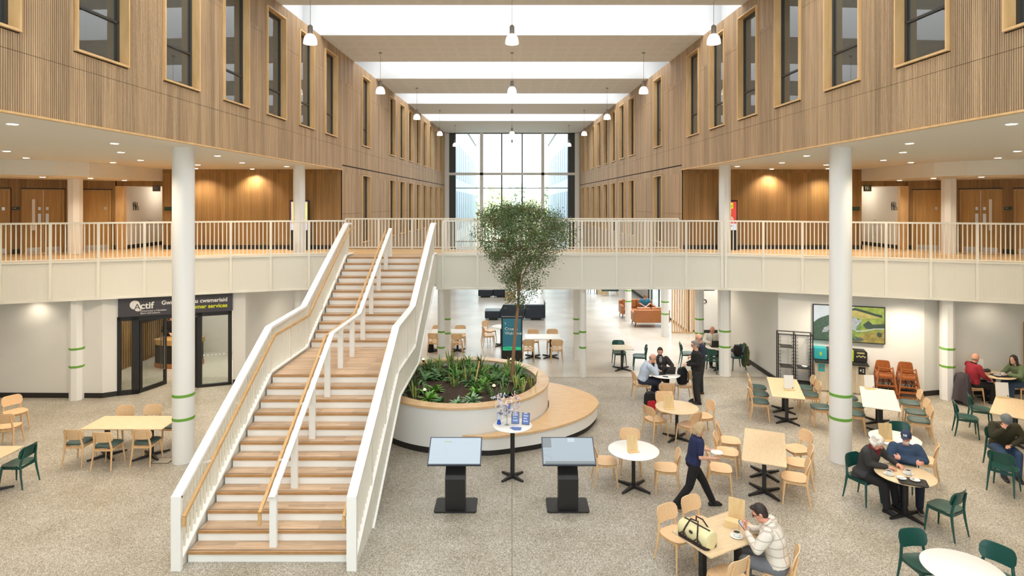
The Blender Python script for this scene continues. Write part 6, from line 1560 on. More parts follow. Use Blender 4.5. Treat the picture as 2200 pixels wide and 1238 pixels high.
patch('castle_green', blob(0.55, 0.5, 0.14, 0.22, 3, 30, 0.15), grass, 3); patch('lower_meadow', blob(0.42, 0.14, 0.2, 0.13, 4, 30, 0.15), grass, 3)
ruin = emat('picture_ruin', (176, 178, 176), 0.3, 40)
patch('ruin_left', [(0.12, 0.22), (0.15, 0.36), (0.2, 0.40), (0.26, 0.5), (0.32, 0.48), (0.3, 0.4), (0.22, 0.33), (0.2, 0.24)], ruin, 5)
patch('ruin_main', [(0.5, 0.25), (0.56, 0.34), (0.6, 0.32), (0.62, 0.45), (0.67, 0.55), (0.69, 0.66), (0.63, 0.62), (0.6, 0.72), (0.55, 0.66), (0.54, 0.74), (0.5, 0.68), (0.55, 0.55), (0.53, 0.42), (0.46, 0.3)], ruin, 5)
patch('lane', [(0.6, 0.32), (0.72, 0.34), (0.85, 0.41), (1, 0.43), (1, 0.405), (0.86, 0.385), (0.72, 0.31), (0.6, 0.29)], emat('picture_lane', (206, 204, 190), 0.1, 20), 5)

# tray rack
q = wall_at(0.42, 0.34); t = thing('tray_rack', 'black two-bay wire tray rack beside the wall screen', 'rack', q, wang)
TRH = 1.66; xs = (-0.47, 0.0, 0.47)
fr = MB()
for x in xs:
    for y in (-0.24, 0.24): fr.box(x - 0.015, x + 0.015, y - 0.015, y + 0.015, 0.06, TRH)
for y in (-0.24, 0.24):
    for z in (0.12, TRH - 0.03): fr.box(-0.47, 0.47, y - 0.012, y + 0.012, z, z + 0.025)
for x in xs:
    for z in (0.12, TRH - 0.03): fr.box(x - 0.012, x + 0.012, -0.24, 0.24, z, z + 0.025)
fr.box(-0.47, 0.47, -0.24, 0.24, 0.06, 0.13)
fr.build('frame', M['black'], t, False)
for b, (xa, xb) in enumerate(((-0.455, -0.015), (0.015, 0.455))):
    rr = MB()
    for k in range(13):
        z = 0.32 + k * 0.1
        for x, sg in ((xa, 1), (xb, -1)): rr.tube([(x, -0.22, z + 0.03), (x + sg * 0.06, -0.22, z), (x + sg * 0.06, 0.22, z), (x, 0.22, z + 0.03)], 0.005, 5)
    rr.build('wire_runners', M['black'], t)
for x in (-0.44, 0.44):
    for y in (-0.22, 0.22): MB().cyl(x, y, 0, 0.07, 0.03, 10).build('caster', M['black'], t)
traym = mat('dark_grey_tray', (56, 54, 52), 0.5)
def tray(name, lb, loc, rz, lx=0.42, ly=0.32, grp=None, matx=None):
    o = rrect(lx, ly, 0.04); mb = MB(); mb.loft([[(a * s_, b * s_, z) for a, b in o] for s_, z in ((0.9, 0.0), (0.93, 0.0), (1.0, 0.018), (0.985, 0.018), (0.91, 0.005), (0.02, 0.005))], cap=False)
    mb.add([(a * 0.9, b * 0.9, 0) for a, b in o], [list(range(len(o)))[::-1]])
    r = mb.build(name, matx or traym); r.location = loc; r.rotation_euler = (0, 0, rz); return tag(r, lb, 'tray', grp)
for b, k, lb in ((-0.235, 9, 'dark tray high in the left bay of the tray rack'), (-0.235, 3, 'dark tray low in the left bay of the tray rack'), (0.235, 3, 'dark tray with crockery in the right bay of the tray rack')):
    c = q + Matrix.Rotation(wang, 3, 'Z') @ Vector((b, 0, 0.32 + k * 0.1 + 0.006)); tray('tray', lb, c, wang, 0.36, 0.42, 'trays in the rack')
c = q + Matrix.Rotation(wang, 3, 'Z') @ Vector((0.27, -0.05, 0.636))
tag(MB().lathe([(0.001, 0), (0.05, 0), (0.09, 0.05), (0.08, 0.05), (0.045, 0.01), (0.001, 0.01)], 18, c).build('bowl', M['ceramic']), 'white bowl left on a tray in the rack', 'bowl')

# recycling bins
BN = [('teal', M['teal'], 'teal'), ('dark grey', M['charcoal'], 'dark_green'), ('lime green', M['lime'], 'lime'), ('black', M['black'], 'black')]
for i, (cn, cm, _n) in enumerate(BN):
    q = wall_at(1.13 + i * 0.352, 0.27); t = thing('recycling_bin', 'pale wood recycling cabinet with a %s hood below the wall screen' % cn, 'bin', q, wang, 'recycling cabinets in a row')
    MB().box(-0.174, 0.174, -0.25, 0.25, 0.05, 0.86).box(-0.165, 0.165, -0.22, 0.24, 0, 0.05).build('cabinet', M['cabinet'], t, False)
    MB().loft([[(-0.176, -0.33, 0.865), (0.176, -0.33, 0.865), (0.176, 0.25, 0.90), (-0.176, 0.25, 0.90)], [(-0.176, -0.33, 0.885), (0.176, -0.33, 0.885), (0.176, 0.25, 0.96), (-0.176, 0.25, 0.96)]]).build('sloped_lid', M['black'], t, False)
    h_ = MB(); o = rrect(0.34, 0.32, 0.05 if i in (1, 3) else 0.01)
    h_.loft([[(a, y, 1.09 + b) for a, b in o] for y in (-0.10, 0.24)]); ho = h_.build('hood', cm, t, True, 30)
    q2 = MB(); q2.box(-0.09, 0.09, -0.254, -0.25, 0.60, 0.82); q2.build('label', cm if i != 1 else M['dkgreen'], t, False)
    q3 = MB(); rr = random.Random(i)
    for k in range(5): q3.box(-0.11 + 0.05 * k, -0.08 + 0.05 * k, -0.104, -0.10, 1.06 + 0.02 * (k % 2), 1.10 + 0.02 * (k % 2))
    q3.box(-0.1, 0.1, -0.104, -0.10, 1.17, 1.185); q3.box(-0.1, 0.1, -0.104, -0.10, 1.2, 1.21)
    if i == 3: q3.build('yellow_pictograms', mat('pictogram_yellow', (222, 216, 150), 0.5), ho, False)
    elif i == 0: MB().box(-0.03, 0.03, -0.104, -0.10, 1.04, 1.14).build('pictogram', M['lime'], ho, False)
    q4 = MB(); q4.ell((-0.03, -0.255, 0.72), (0.022, 0.003, 0.035)); q4.ell((0.035, -0.255, 0.74), (0.018, 0.003, 0.025)); q4.ell((0.035, -0.255, 0.68), (0.018, 0.003, 0.02)); q4.build('label_pictogram', M['signwhite'] if i != 0 else M['orange'], t)
# high chairs
def highchair(c, rz, lb):
    t = thing('high_chair', lb, 'high chair', c, rz, 'stacked wooden high chairs')
    B = [(-0.27, -0.25), (0.27, -0.25), (0.27, 0.25), (-0.27, 0.25)]; T = [(-0.17, -0.14), (0.17, -0.14), (0.17, 0.2), (-0.17, 0.2)]
    def pt(i, z): u = z / 0.74; return Vector((B[i][0] + (T[i][0] - B[i][0]) * u, B[i][1] + (T[i][1] - B[i][1]) * u, z))
    for i in range(4): MB().bar(pt(i, 0), pt(i, 0.74), 0.032, 0.032, (1, 0, 0)).build('leg', M['orange'], t, False)
    rl = MB()
    for z in (0.06, 0.22, 0.42, 0.56):
        rl.bar(pt(0, z), pt(1, z), 0.022, 0.036) if z != 0.42 else None
        rl.bar(pt(1, z), pt(2, z), 0.022, 0.036); rl.bar(pt(3, z), pt(0, z), 0.022, 0.036); rl.bar(pt(2, z), pt(3, z), 0.022, 0.036)
    rl.bar(pt(0, 0.70), pt(1, 0.70), 0.022, 0.03); rl.build('rails', M['orange'], t, False)
    MB().box(-0.2, 0.2, -0.12, 0.2, 0.42, 0.44).build('seat', M['orange'], t, False)
    bk = MB(); o = rrect(0.36, 0.22, 0.07); bk.loft([[(a, y - 0.05 * (b + 0.1), 0.74 + b) for a, b in o] for y in (0.19, 0.21)]); bk.build('backrest', M['orange'], t, True, 30)
    st_ = MB(); st_.tube([(0, 0.1, 0.44), (-0.06, -0.05, 0.36), (-0.02, -0.18, 0.2)], 0.012, 6); st_.tube([(0.08, 0.1, 0.44), (0.1, -0.1, 0.3), (0.05, -0.2, 0.24)], 0.012, 6); st_.build('strap', M['black'], t)
for i, (s_, lb) in enumerate(((2.79, 'nearer the bins'), (3.36, 'farther from the bins'))):
    for k in range(2):
        c = wall_at(s_, 0.34 + 0.03 * k, 0.14 * k); highchair(c, wang, 'stained wooden high chair, %s of the stack %s' % (('bottom', 'top')[k], lb))
# ================================================================ SHOPFRONT, LEFT
SA, SB = Vector((-11.42, 17.3, 0)), Vector((-8.62, 18.39, 0)); sd_ = (SB - SA).normalized(); sang = math.atan2(sd_.y, sd_.x); slen = (SB - SA).length
def sx_(px):
    m = (px - CX) / F; return (SA.x - m * SA.y) / (m * (SB.y - SA.y) - (SB.x - SA.x)) * slen
t = thing('window_shopfront', 'black framed glass shopfront under the dark customer services sign', 'shopfront', SA, sang, None, 'structure')
x = [sx_(p_) for p_ in (252, 260, 283, 299, 346, 352, 424, 434, 490, 498)]
fr = MB()
for a, b in ((x[0], x[1]), (x[2], x[3]), (x[6], x[7]), (x[8], x[9])): fr.box(a, b, -0.03, 0.07, 0, 2.28)
fr.box(x[0], x[9], -0.03, 0.07, 2.16, 2.28); fr.box(x[0], x[3], -0.03, 0.07, 0, 0.13); fr.box(x[7], x[9], -0.03, 0.07, 0, 0.08)
fr.build('frame', M['black'], t, False)
MB().box(x[1], x[2], 0.015, 0.025, 0.13, 2.16).box(x[7], x[8], 0.015, 0.025, 0.08, 2.16).build('pane', M['glass'], t, False)
mb = MB(); k = x[7] + 0.05
while k < x[8] - 0.03: mb.ell((k, 0.012, 0.96), (0.022, 0.002, 0.022), None, 10, 6); k += 0.11
mb.build('marking_dots', M['signwhite'], t)
mb = MB(); mb.box(-0.02, slen + 0.02, 0.0, 0.14, 2.28, 2.93); mb.build('lintel', M['wall'], t, False)
def leaf(name, lb, origin, ang, L, sgn):
    d_ = thing(name, lb, 'door', origin, ang, None, 'structure')
    f_ = MB(); f_.box(0, 0.09, -0.025, 0.025, 0.01, 2.14); f_.box(L - 0.09, L, -0.025, 0.025, 0.01, 2.14); f_.box(0.09, L - 0.09, -0.025, 0.025, 0.01, 0.12); f_.box(0.09, L - 0.09, -0.025, 0.025, 2.04, 2.14); f_.build('door_frame', M['black'], d_, False)
    MB().box(0.09, L - 0.09, -0.005, 0.005, 0.12, 2.04).build('pane', M['glass'], d_, False)
    for sy in (-1, 1): MB().tube([(L - 0.13, sy * 0.03, 0.5), (L - 0.13, sy * 0.07, 0.5), (L - 0.13, sy * 0.07, 1.5), (L - 0.13, sy * 0.03, 1.5)], 0.013, 8).build('pull_handle', M['chrome'], d_)
o = SA + sd_ * (x[3] - 0.02); leaf('door_8', 'open glass door leaf of the shopfront, swung inwards', (o.x, o.y + 0.04, 0), R(74), 0.95, 1)
o = SA + sd_ * (x[6]); leaf('door_9', 'second glass door leaf of the shopfront beside the fixed pane', (o.x, o.y + 0.02, 0), sang + R(150), 0.6, 1)
# sign
sg = thing('customer_services_sign', 'dark grey sign board with white and yellow lettering over the shopfront', 'sign', (SA.x, SA.y, 2.29), sang)
MB().box(0.0, slen + 0.0, -0.09, -0.035, 0, 0.55).build('board', M['charcoal'], sg, False)
yf = -0.092
lg = MB(); lg.ell((0.42, yf, 0.33), (0.13, 0.004, 0.13), None, 20, 12); lg.ell((0.5, yf, 0.24), (0.10, 0.004, 0.10), Matrix.Rotation(R(40), 3, 'Y'), 18, 10); lg.build('logo_heart', M['signwhite'], sg)
text('logo_letter', 'A', 0.25, M['charcoal'], sg, (0.40, yf - 0.003, 0.19), (R(90), 0, 0)); text('logo_lettering', 'ctif', 0.27, M['signwhite'], sg, (0.56, yf, 0.21), (R(90), 0, R(0)), bold=0.006)
text('small_lettering', 'Chwaraeon a Hamdden', 0.07, M['signwhite'], sg, (0.56, yf, 0.12), (R(90), 0, 0)); text('small_lettering', 'Sport and Leisure', 0.07, M['signwhite'], sg, (0.56, yf, 0.055), (R(90), 0, 0))
text('lettering', 'Gwasanaethau cwsmeriaid', 0.165, M['signwhite'], sg, (slen - 0.14, yf, 0.3), (R(90), 0, 0), 'RIGHT', bold=0.004); text('lettering', 'Customer services', 0.165, M['signyellow'], sg, (slen - 0.14, yf, 0.125), (R(90), 0, 0), 'RIGHT', bold=0.004)
# inside the shop
mb = MB(); mb.box(-13.2, -8.4, 22.4, 22.55, 0, ZG); mb.box(-13.3, -13.15, 17.4, 22.5, 0, ZG); struct(mb, 'wall_shop', M['wall'], 'white back wall inside the glass fronted shop')
mb = MB(); slats_on(mb, (-13.1, 18.0), (-13.1, 22.4), 0, 2.6, 0.12, 0.05, 0.06); slats_on(mb, (-13.1, 22.38), (-11.9, 22.38), 0, 2.6, 0.12, 0.05, 0.06); mb.mi = 1; mb.box(-13.15, -13.1, 18, 22.4, 0, 2.6)
mb.mi = 0; mb2 = MB(); mb2.box(-13.15, -13.102, 18, 22.4, 0, 2.6); struct(mb, 'wall_shop_slats', [M['slat_in'], M['slat_back']], 'oak slatted wall inside the glass fronted shop')
t = thing('reception_desk', 'curved reception desk with a wooden top inside the shop', 'desk', (-11.5, 20.4, 0), R(0))
arc = [(-0.55 + 0.0, 0.35)] + [(0.75 * math.cos(R(a)) * 1.0, 0.42 * math.sin(R(a)) + 0.1) for a in range(200, 345, 12)] + [(0.75, 0.35)]
MB().prism(arc, 0.16, 0.78).build('body', M['black'], t, False); MB().prism([(a * 1.03, b * 1.03) for a, b in arc], 0.0, 0.16).build('base', M['tan'], t, False); MB().prism([(a * 1.05, b * 1.05) for a, b in arc], 0.78, 0.95).build('wood_front', M['doorwood'], t, False)
tag(MB().box(-10.1, -8.7, 21.6, 22.2, 0.86, 0.92).box(-10.05, -10.0, 21.65, 22.15, 0, 0.86).box(-8.8, -8.75, 21.65, 22.15, 0, 0.86).build('counter', M['white'], None, False), 'white counter inside the shop seen through the fixed pane', 'counter')
t = thing('trolley_stand', 'grey stand with a red cover just inside the shop door', 'stand', (-10.35, 19.4, 0)); MB().box(-0.16, 0.16, -0.12, 0.12, 0.03, 0.78).build('body', M['grey'], t, False); cushionbox(MB(), -0.19, 0.19, -0.15, 0.15, 0.781, 1.2, 0.06).build('red_cover', M['red'], t)

# ================================================================ LAPTOPS, BAGS, CUPS
def laptop(lb, x, y, z, hd, ang=105):
    t = thing('laptop', lb, 'laptop', (x, y, z), R(hd)); MB().prism(rrect(0.24, 0.33, 0.012), 0.002, 0.018).build('keyboard_base', M['black'], t, False)
    a = R(ang); u = Vector((-math.cos(a), 0, math.sin(a))); MB().obox(Vector((0.118, 0, 0.018)) + u * -0.0 + Vector((math.cos(R(180 - ang)), 0, math.sin(a))) * 0.11, Vector((math.cos(R(180 - ang)), 0, math.sin(a))) * 0.11, (0, 0.165, 0), Vector((math.sin(a), 0, -math.cos(R(180 - ang)))) * 0.004).build('screen', M['black'], t, False)
TZ = 0.746
laptop('open black laptop in front of the bald man in pale blue', 4.16, 16.93, TZ, 12, 118)
laptop('open black laptop in front of the bearded man', 4.47, 17.0, TZ, -95, 110)
laptop('open black laptop of the man in the white shirt', 6.86, 20.1, TZ, -92, 100)
o = link('tablet_phone', MB().prism(rrect(0.075, 0.15, 0.012), 0, 0.008).mesh('phone', M['black'], False), None, (4.28, 16.62, TZ), R(60)); tag(o, 'dark phone lying at the edge of the white laptop table', 'phone')
# phone held by the man in the checked shirt
t = thing('smartphone', 'lit smartphone held by the man in the checked shirt', 'phone', (3.335, 8.62, 0.93)); nz = Vector((0.63, -0.41, 0.65)).normalized(); ny = (Vector((0, 0, 1)) - nz * nz.z).normalized(); t.rotation_euler = Matrix((ny.cross(nz), ny, nz)).transposed().to_euler()
MB().prism(rrect(0.075, 0.155, 0.012), -0.004, 0.004).build('case', M['black'], t, False); MB().prism(rrect(0.066, 0.142, 0.008), 0.0042, 0.0048).build('screen', M['screenwhite'], t, False)
o = link('smartphone', MB().prism(rrect(0.075, 0.155, 0.012), -0.004, 0.004).mesh('phone', M['black'], False), None, (10.08, 12.06, 0.69), R(10)); tag(o, 'dark smartphone in the lap hand of the man in the beanie', 'phone')
CUPM = MB().lathe([(0.001, 0.0), (0.026, 0.0), (0.04, 0.02), (0.046, 0.062), (0.043, 0.062), (0.037, 0.02), (0.02, 0.006), (0.001, 0.006)], 24).tube([(0.042, 0, 0.05), (0.066, 0, 0.048), (0.068, 0, 0.028), (0.038, 0, 0.018)], 0.005, 6).mesh('cup', M['ceramic'])
COFM = MB().lathe([(0.001, 0.050), (0.041, 0.050), (0.041, 0.052), (0.001, 0.052)], 20).mesh('coffee', M['coffee'])
SAUM = MB().lathe([(0.001, 0), (0.045, 0), (0.078, 0.013), (0.076, 0.016), (0.045, 0.005), (0.001, 0.005)], 28).mesh('saucer', M['ceramic'])
def cup(x, y, z, rz, lb, full=True, sau=True, s=1.0, grp='white coffee cups'):
    if sau:
        o = link('saucer', SAUM, None, (x, y, z)); o.scale = (s,) * 3; tag(o, 'white saucer under the ' + lb, 'saucer', 'white saucers')
    t = thing('coffee_cup', lb, 'cup', (x, y, z + (0.006 * s if sau else 0.001)), R(rz), grp); t.scale = (s,) * 3
    link('body', CUPM, t)
    if full: link('coffee', COFM, t)
p = at(1583, 1154, TZ); cup(p.x, p.y, TZ + 0.001, -60, 'white coffee cup in front of the man in the checked shirt', s=1.15)
p = at(1910, 1020, TZ); cup(p.x, p.y, TZ + 0.001, 200, 'white cup beside the hands of the white-haired man', s=1.1)
p = at(1951, 1019, TZ); cup(p.x, p.y, TZ + 0.001, 20, 'white cup in front of the man in the navy sweater', s=1.1)
p = at(1961, 1037, TZ); tray('serving_tray', 'black tray with used plates on the coffee table of the two older men', (p.x, p.y, TZ + 0.001), R(-24), 0.44, 0.32, None, M['black'])
for i, (px, py, lb) in enumerate(((1937, 1028, 'used white saucer with a knife on the black tray, left one'), (1966, 1032, 'used white saucer with crumpled napkin on the black tray, right one'))):
    p = at(px, py, TZ + 0.01); t = thing('used_saucer', lb, 'saucer', (p.x, p.y, TZ + 0.008), R(30 * i), 'used saucers on the black tray'); o = link('plate', SAUM, t)
    if i == 0: MB().box(-0.06, 0.06, -0.005, 0.005, 0.015, 0.019).build('knife', M['chrome'], t, False)
    else:
        mb = MB(); mb.ell((0.0, 0.03, 0.03), (0.04, 0.028, 0.02), None, 9, 6); mb.ell((0.02, 0.045, 0.035), (0.025, 0.02, 0.018), None, 8, 5); mb.build('napkin', mat('cream_napkin', (222, 206, 180), 0.8), t)
p = at(2150, 808, TZ); tray('serving_tray', 'black tray with two cups before the woman in green', (p.x, p.y, TZ + 0.001), R(-6), 0.44, 0.32, None, M['black'])
cup(p.x - 0.1, p.y, TZ + 0.008, 180, 'white cup on the tray of the woman in green, left one', True, True, 1.15); cup(p.x + 0.09, p.y + 0.03, TZ + 0.008, 0, 'white cup on the tray of the woman in green, right one', True, True, 1.15)
# black pouch on that table
mb = MB(); mb.ell((0, 0, 0.045), (0.15, 0.09, 0.045), None, 16, 10); mb.ell((0.08, 0.02, 0.06), (0.07, 0.06, 0.035), None, 12, 8); o = mb.build('black_pouch', M['black']); p = at(2117, 800, TZ); o.location = (p.x, p.y, TZ); tag(o, 'soft black pouch on the table beside the man in red', 'pouch')
# plate carried by the walking woman
t = thing('carried_plate', 'white plate carried by the walking woman', 'plate', (3.76, 10.94, 1.0), 0); MB().lathe([(0.001, 0), (0.06, 0), (0.11, 0.018), (0.108, 0.022), (0.06, 0.006), (0.001, 0.006)], 28).build('plate', M['ceramic'], t)
# duffel bag
yb = mat('pale_yellow_canvas', (228, 216, 166), 0.8, var=0.12, vscale=8); dkb = mat('dark_brown_strap', (52, 36, 34), 0.6)
t = thing('duffel_bag', 'pale yellow duffel bag with dark brown straps on the foreground table', 'bag', (2.66, 8.57, TZ), R(-56))
rg = []
for xx, s_ in ((-0.27, 0.55), (-0.255, 0.86), (-0.2, 1.0), (-0.1, 1.0), (0, 0.98), (0.1, 1.0), (0.2, 1.02), (0.255, 0.9), (0.27, 0.6)):
    rg.append([(xx, 0.13 * s_ * math.copysign(abs(math.cos(a)) ** 0.75, math.cos(a)), max(0.0, 0.115 + 0.115 * (s_ if math.sin(a) > 0 else 1) * math.copysign(abs(math.sin(a)) ** 0.8, math.sin(a)))) for a in [2 * math.pi * k / 24 for k in range(24)]])
bo = MB().loft(rg).build('body', yb, t)
MB().prism(rrect(0.53, 0.26, 0.06), 0.0, 0.035).build('base_trim', dkb, t, True, 40)
for sy in (-1, 1):
    s1 = MB()
    s1.tube([(-0.13, sy * 0.145, 0.03), (-0.12, sy * 0.142, 0.13), (-0.10, sy * 0.11, 0.2), (-0.06, sy * 0.06, 0.30), (0.06, sy * 0.05, 0.31), (0.10, sy * 0.11, 0.2), (0.12, sy * 0.142, 0.13), (0.13, sy * 0.145, 0.03)], 0.013, 8, True, 0.7)
    s1.tube([(-0.2, sy * 0.142, 0.05), (-0.12, sy * 0.148, 0.12), (-0.05, sy * 0.146, 0.05)], 0.010, 6); s1.tube([(0.2, sy * 0.142, 0.05), (0.12, sy * 0.148, 0.12), (0.05, sy * 0.146, 0.05)], 0.010, 6); s1.build('strap', dkb, t)
MB().box(-0.22, 0.22, -0.014, 0.014, 0.226, 0.236).build('zip', dkb, t, False); MB().ell((0.0, -0.135, 0.16), (0.035, 0.012, 0.022), None, 10, 8).build('badge', dkb, t)
def backpack(name, lb, loc, rz, front, s=1.0):
    t = thing(name, lb, 'bag', loc, R(rz)); t.scale = (s,) * 3
    rg = [[(a * k_, b * k_, z) for a, b in rrect(0.3, 0.2, 0.07)] for k_, z in ((0.85, 0), (1.0, 0.05), (1.0, 0.25), (0.94, 0.38), (0.75, 0.46), (0.4, 0.49))]
    MB().loft(rg).build('body', blk, t); rg = [[(a * k_, -0.115 + b * k_, z) for a, b in rrect(0.22, 0.09, 0.035)] for k_, z in ((0.8, 0.03), (1.0, 0.07), (1.0, 0.24), (0.8, 0.29))]
    MB().loft(rg).build('front_pocket', front, t)
    for sg in (-1, 1): MB().tube([(sg * 0.08, 0.1, 0.42), (sg * 0.09, 0.17, 0.34), (sg * 0.1, 0.16, 0.15), (sg * 0.12, 0.1, 0.05)], 0.016, 8, True, 0.6).build('shoulder_strap', blk, t)
    MB().tube([(-0.05, 0.07, 0.46), (-0.04, 0.08, 0.53), (0.04, 0.08, 0.53), (0.05, 0.07, 0.46)], 0.010, 6).build('grab_handle', blk, t)
backpack('backpack', 'black and red backpack standing on the floor by the oak round table', (3.72, 16.05, 0), 6, M['red'], 1.05)
backpack('backpack', 'black backpack on a beech chair at the laptop meeting table', (4.83, 16.9, 0.47), 200, blk, 0.95)
backpack('backpack', 'small black bag on the floor by the slim left columns', (-3.05, 22.35, 0), 30, blk, 0.75)
# coats
def coat(name, lb, loc, rz, matx, w_, h_, dp, seed):
    rn_ = random.Random(seed); rg = []
    for k in range(9):
        z = -h_ * k / 8; sp = 0.55 + 0.62 * (k / 8) ** 0.7; ring = []
        for i in range(22):
            a = 2 * math.pi * i / 22; f_ = 1 + (0.2 * math.sin(4 * a + seed) + 0.1 * math.sin(7 * a + 2 * seed)) * k / 8 + rn_.uniform(-0.03, 0.03)
            ring.append((dp * sp * math.cos(a) * f_ - 0.02 * k / 8, w_ * sp * math.sin(a) * f_, z + (0.07 * math.sin(2 * a + seed) * (k / 8) ** 2)))
        rg.append(ring)
    rg.insert(0, [(x_ * 0.4, y_ * 0.6, 0.025) for x_, y_, _ in rg[0]])
    t = thing(name, lb, 'coat', loc, R(rz)); MB().loft(rg).build('body', matx, t, True, 80)
    for sg in (-1, 1): MB().tube([(-0.02, sg * w_ * 0.7, -0.05), (-0.05, sg * w_ * 0.98, -h_ * 0.35), (-0.04, sg * w_ * 0.95, -h_ * 0.75)], [0.05, 0.055, 0.045], 10).build('sleeve', matx, t)
coat('hanging_coat', 'dark purple-grey coat hung over the chair of the man in red', (12.58, 16.62, 0.83), 0, fab('plum_grey_coat', (62, 54, 58)), 0.24, 0.76, 0.22, 1)
coat('hanging_coat', 'khaki green coat hung over the dark green chair right of the laptop table', (7.86, 20.12, 0.84), 175, fab('khaki_coat', (82, 82, 44)), 0.2, 0.7, 0.09, 4)
mb = MB(); rg = [[(a * k_, b * k_, z) for a, b in rrect(0.22, 0.3, 0.07)] for k_, z in ((0.8, 0), (1, 0.05), (1, 0.25), (0.7, 0.34))]; o = mb.loft(rg).build('black_bag', blk); o.location = (7.6, 20.08, 0.46); tag(o, 'black bag on the seat of the chair with the khaki coat', 'bag')
# floor outlet lid
p = at(350, 990); t = thing('floor_box_lid', 'square metal-framed floor box lid beside the big left column', 'floor box', (p.x, p.y, 0)); MB().box(-0.2, 0.2, -0.15, 0.15, 0.0, 0.003).build('frame', M['alu'], t, False); MB().box(-0.175, 0.175, -0.125, 0.125, 0.003, 0.005).build('lid', mat('lid_infill', (176, 166, 148), 0.6, var=0.2, vscale=60), t, False)
# ================================================================ UPPER FLOOR SIGNS AND SCREENS
def icons(parent, matx, x, z, s, yf, name='pictogram', sgn=1):
    mb = MB(); th = 0.004
    def flat(pts): mb.loft([[(x + a * s, yf + d, z + b * s) for a, b in pts] for d in (0, -th)])
    def disc(cx, cz, r): flat([(cx + r * math.cos(2 * math.pi * k / 14), cz + r * math.sin(2 * math.pi * k / 14)) for k in range(14)])
    disc(-0.36, 0.42, 0.07); flat([(-0.47, 0.33), (-0.25, 0.33), (-0.25, 0.0), (-0.30, 0.0), (-0.31, -0.42), (-0.41, -0.42), (-0.42, 0.0), (-0.47, 0.0)])
    disc(-0.02, 0.42, 0.07); flat([(-0.08, 0.33), (0.04, 0.33), (0.13, -0.08), (0.05, -0.08), (0.04, -0.42), (-0.08, -0.42), (-0.09, -0.08), (-0.17, -0.08)])
    disc(0.28, 0.36, 0.06); mb.bar((x + 0.28 * s, yf - 0.002, z + 0.28 * s), (x + 0.30 * s, yf - 0.002, z - 0.05 * s), 0.004, 0.07 * s, (1, 0, 0)); mb.bar((x + 0.30 * s, yf - 0.002, z - 0.05 * s), (x + 0.46 * s, yf - 0.002, z - 0.08 * s), 0.004, 0.06 * s, (0, 0, 1)); mb.bar((x + 0.46 * s, yf - 0.002, z - 0.08 * s), (x + 0.52 * s, yf - 0.002, z - 0.36 * s), 0.004, 0.06 * s, (1, 0, 0))
    mb.tube([(x + (0.32 + 0.17 * math.cos(a)) * s, yf - 0.002, z + (-0.22 + 0.17 * math.sin(a)) * s) for a in [R(110 + 230 * k / 14) for k in range(15)]], 0.024 * s, 6)
    return mb.build(name, matx, parent, False)
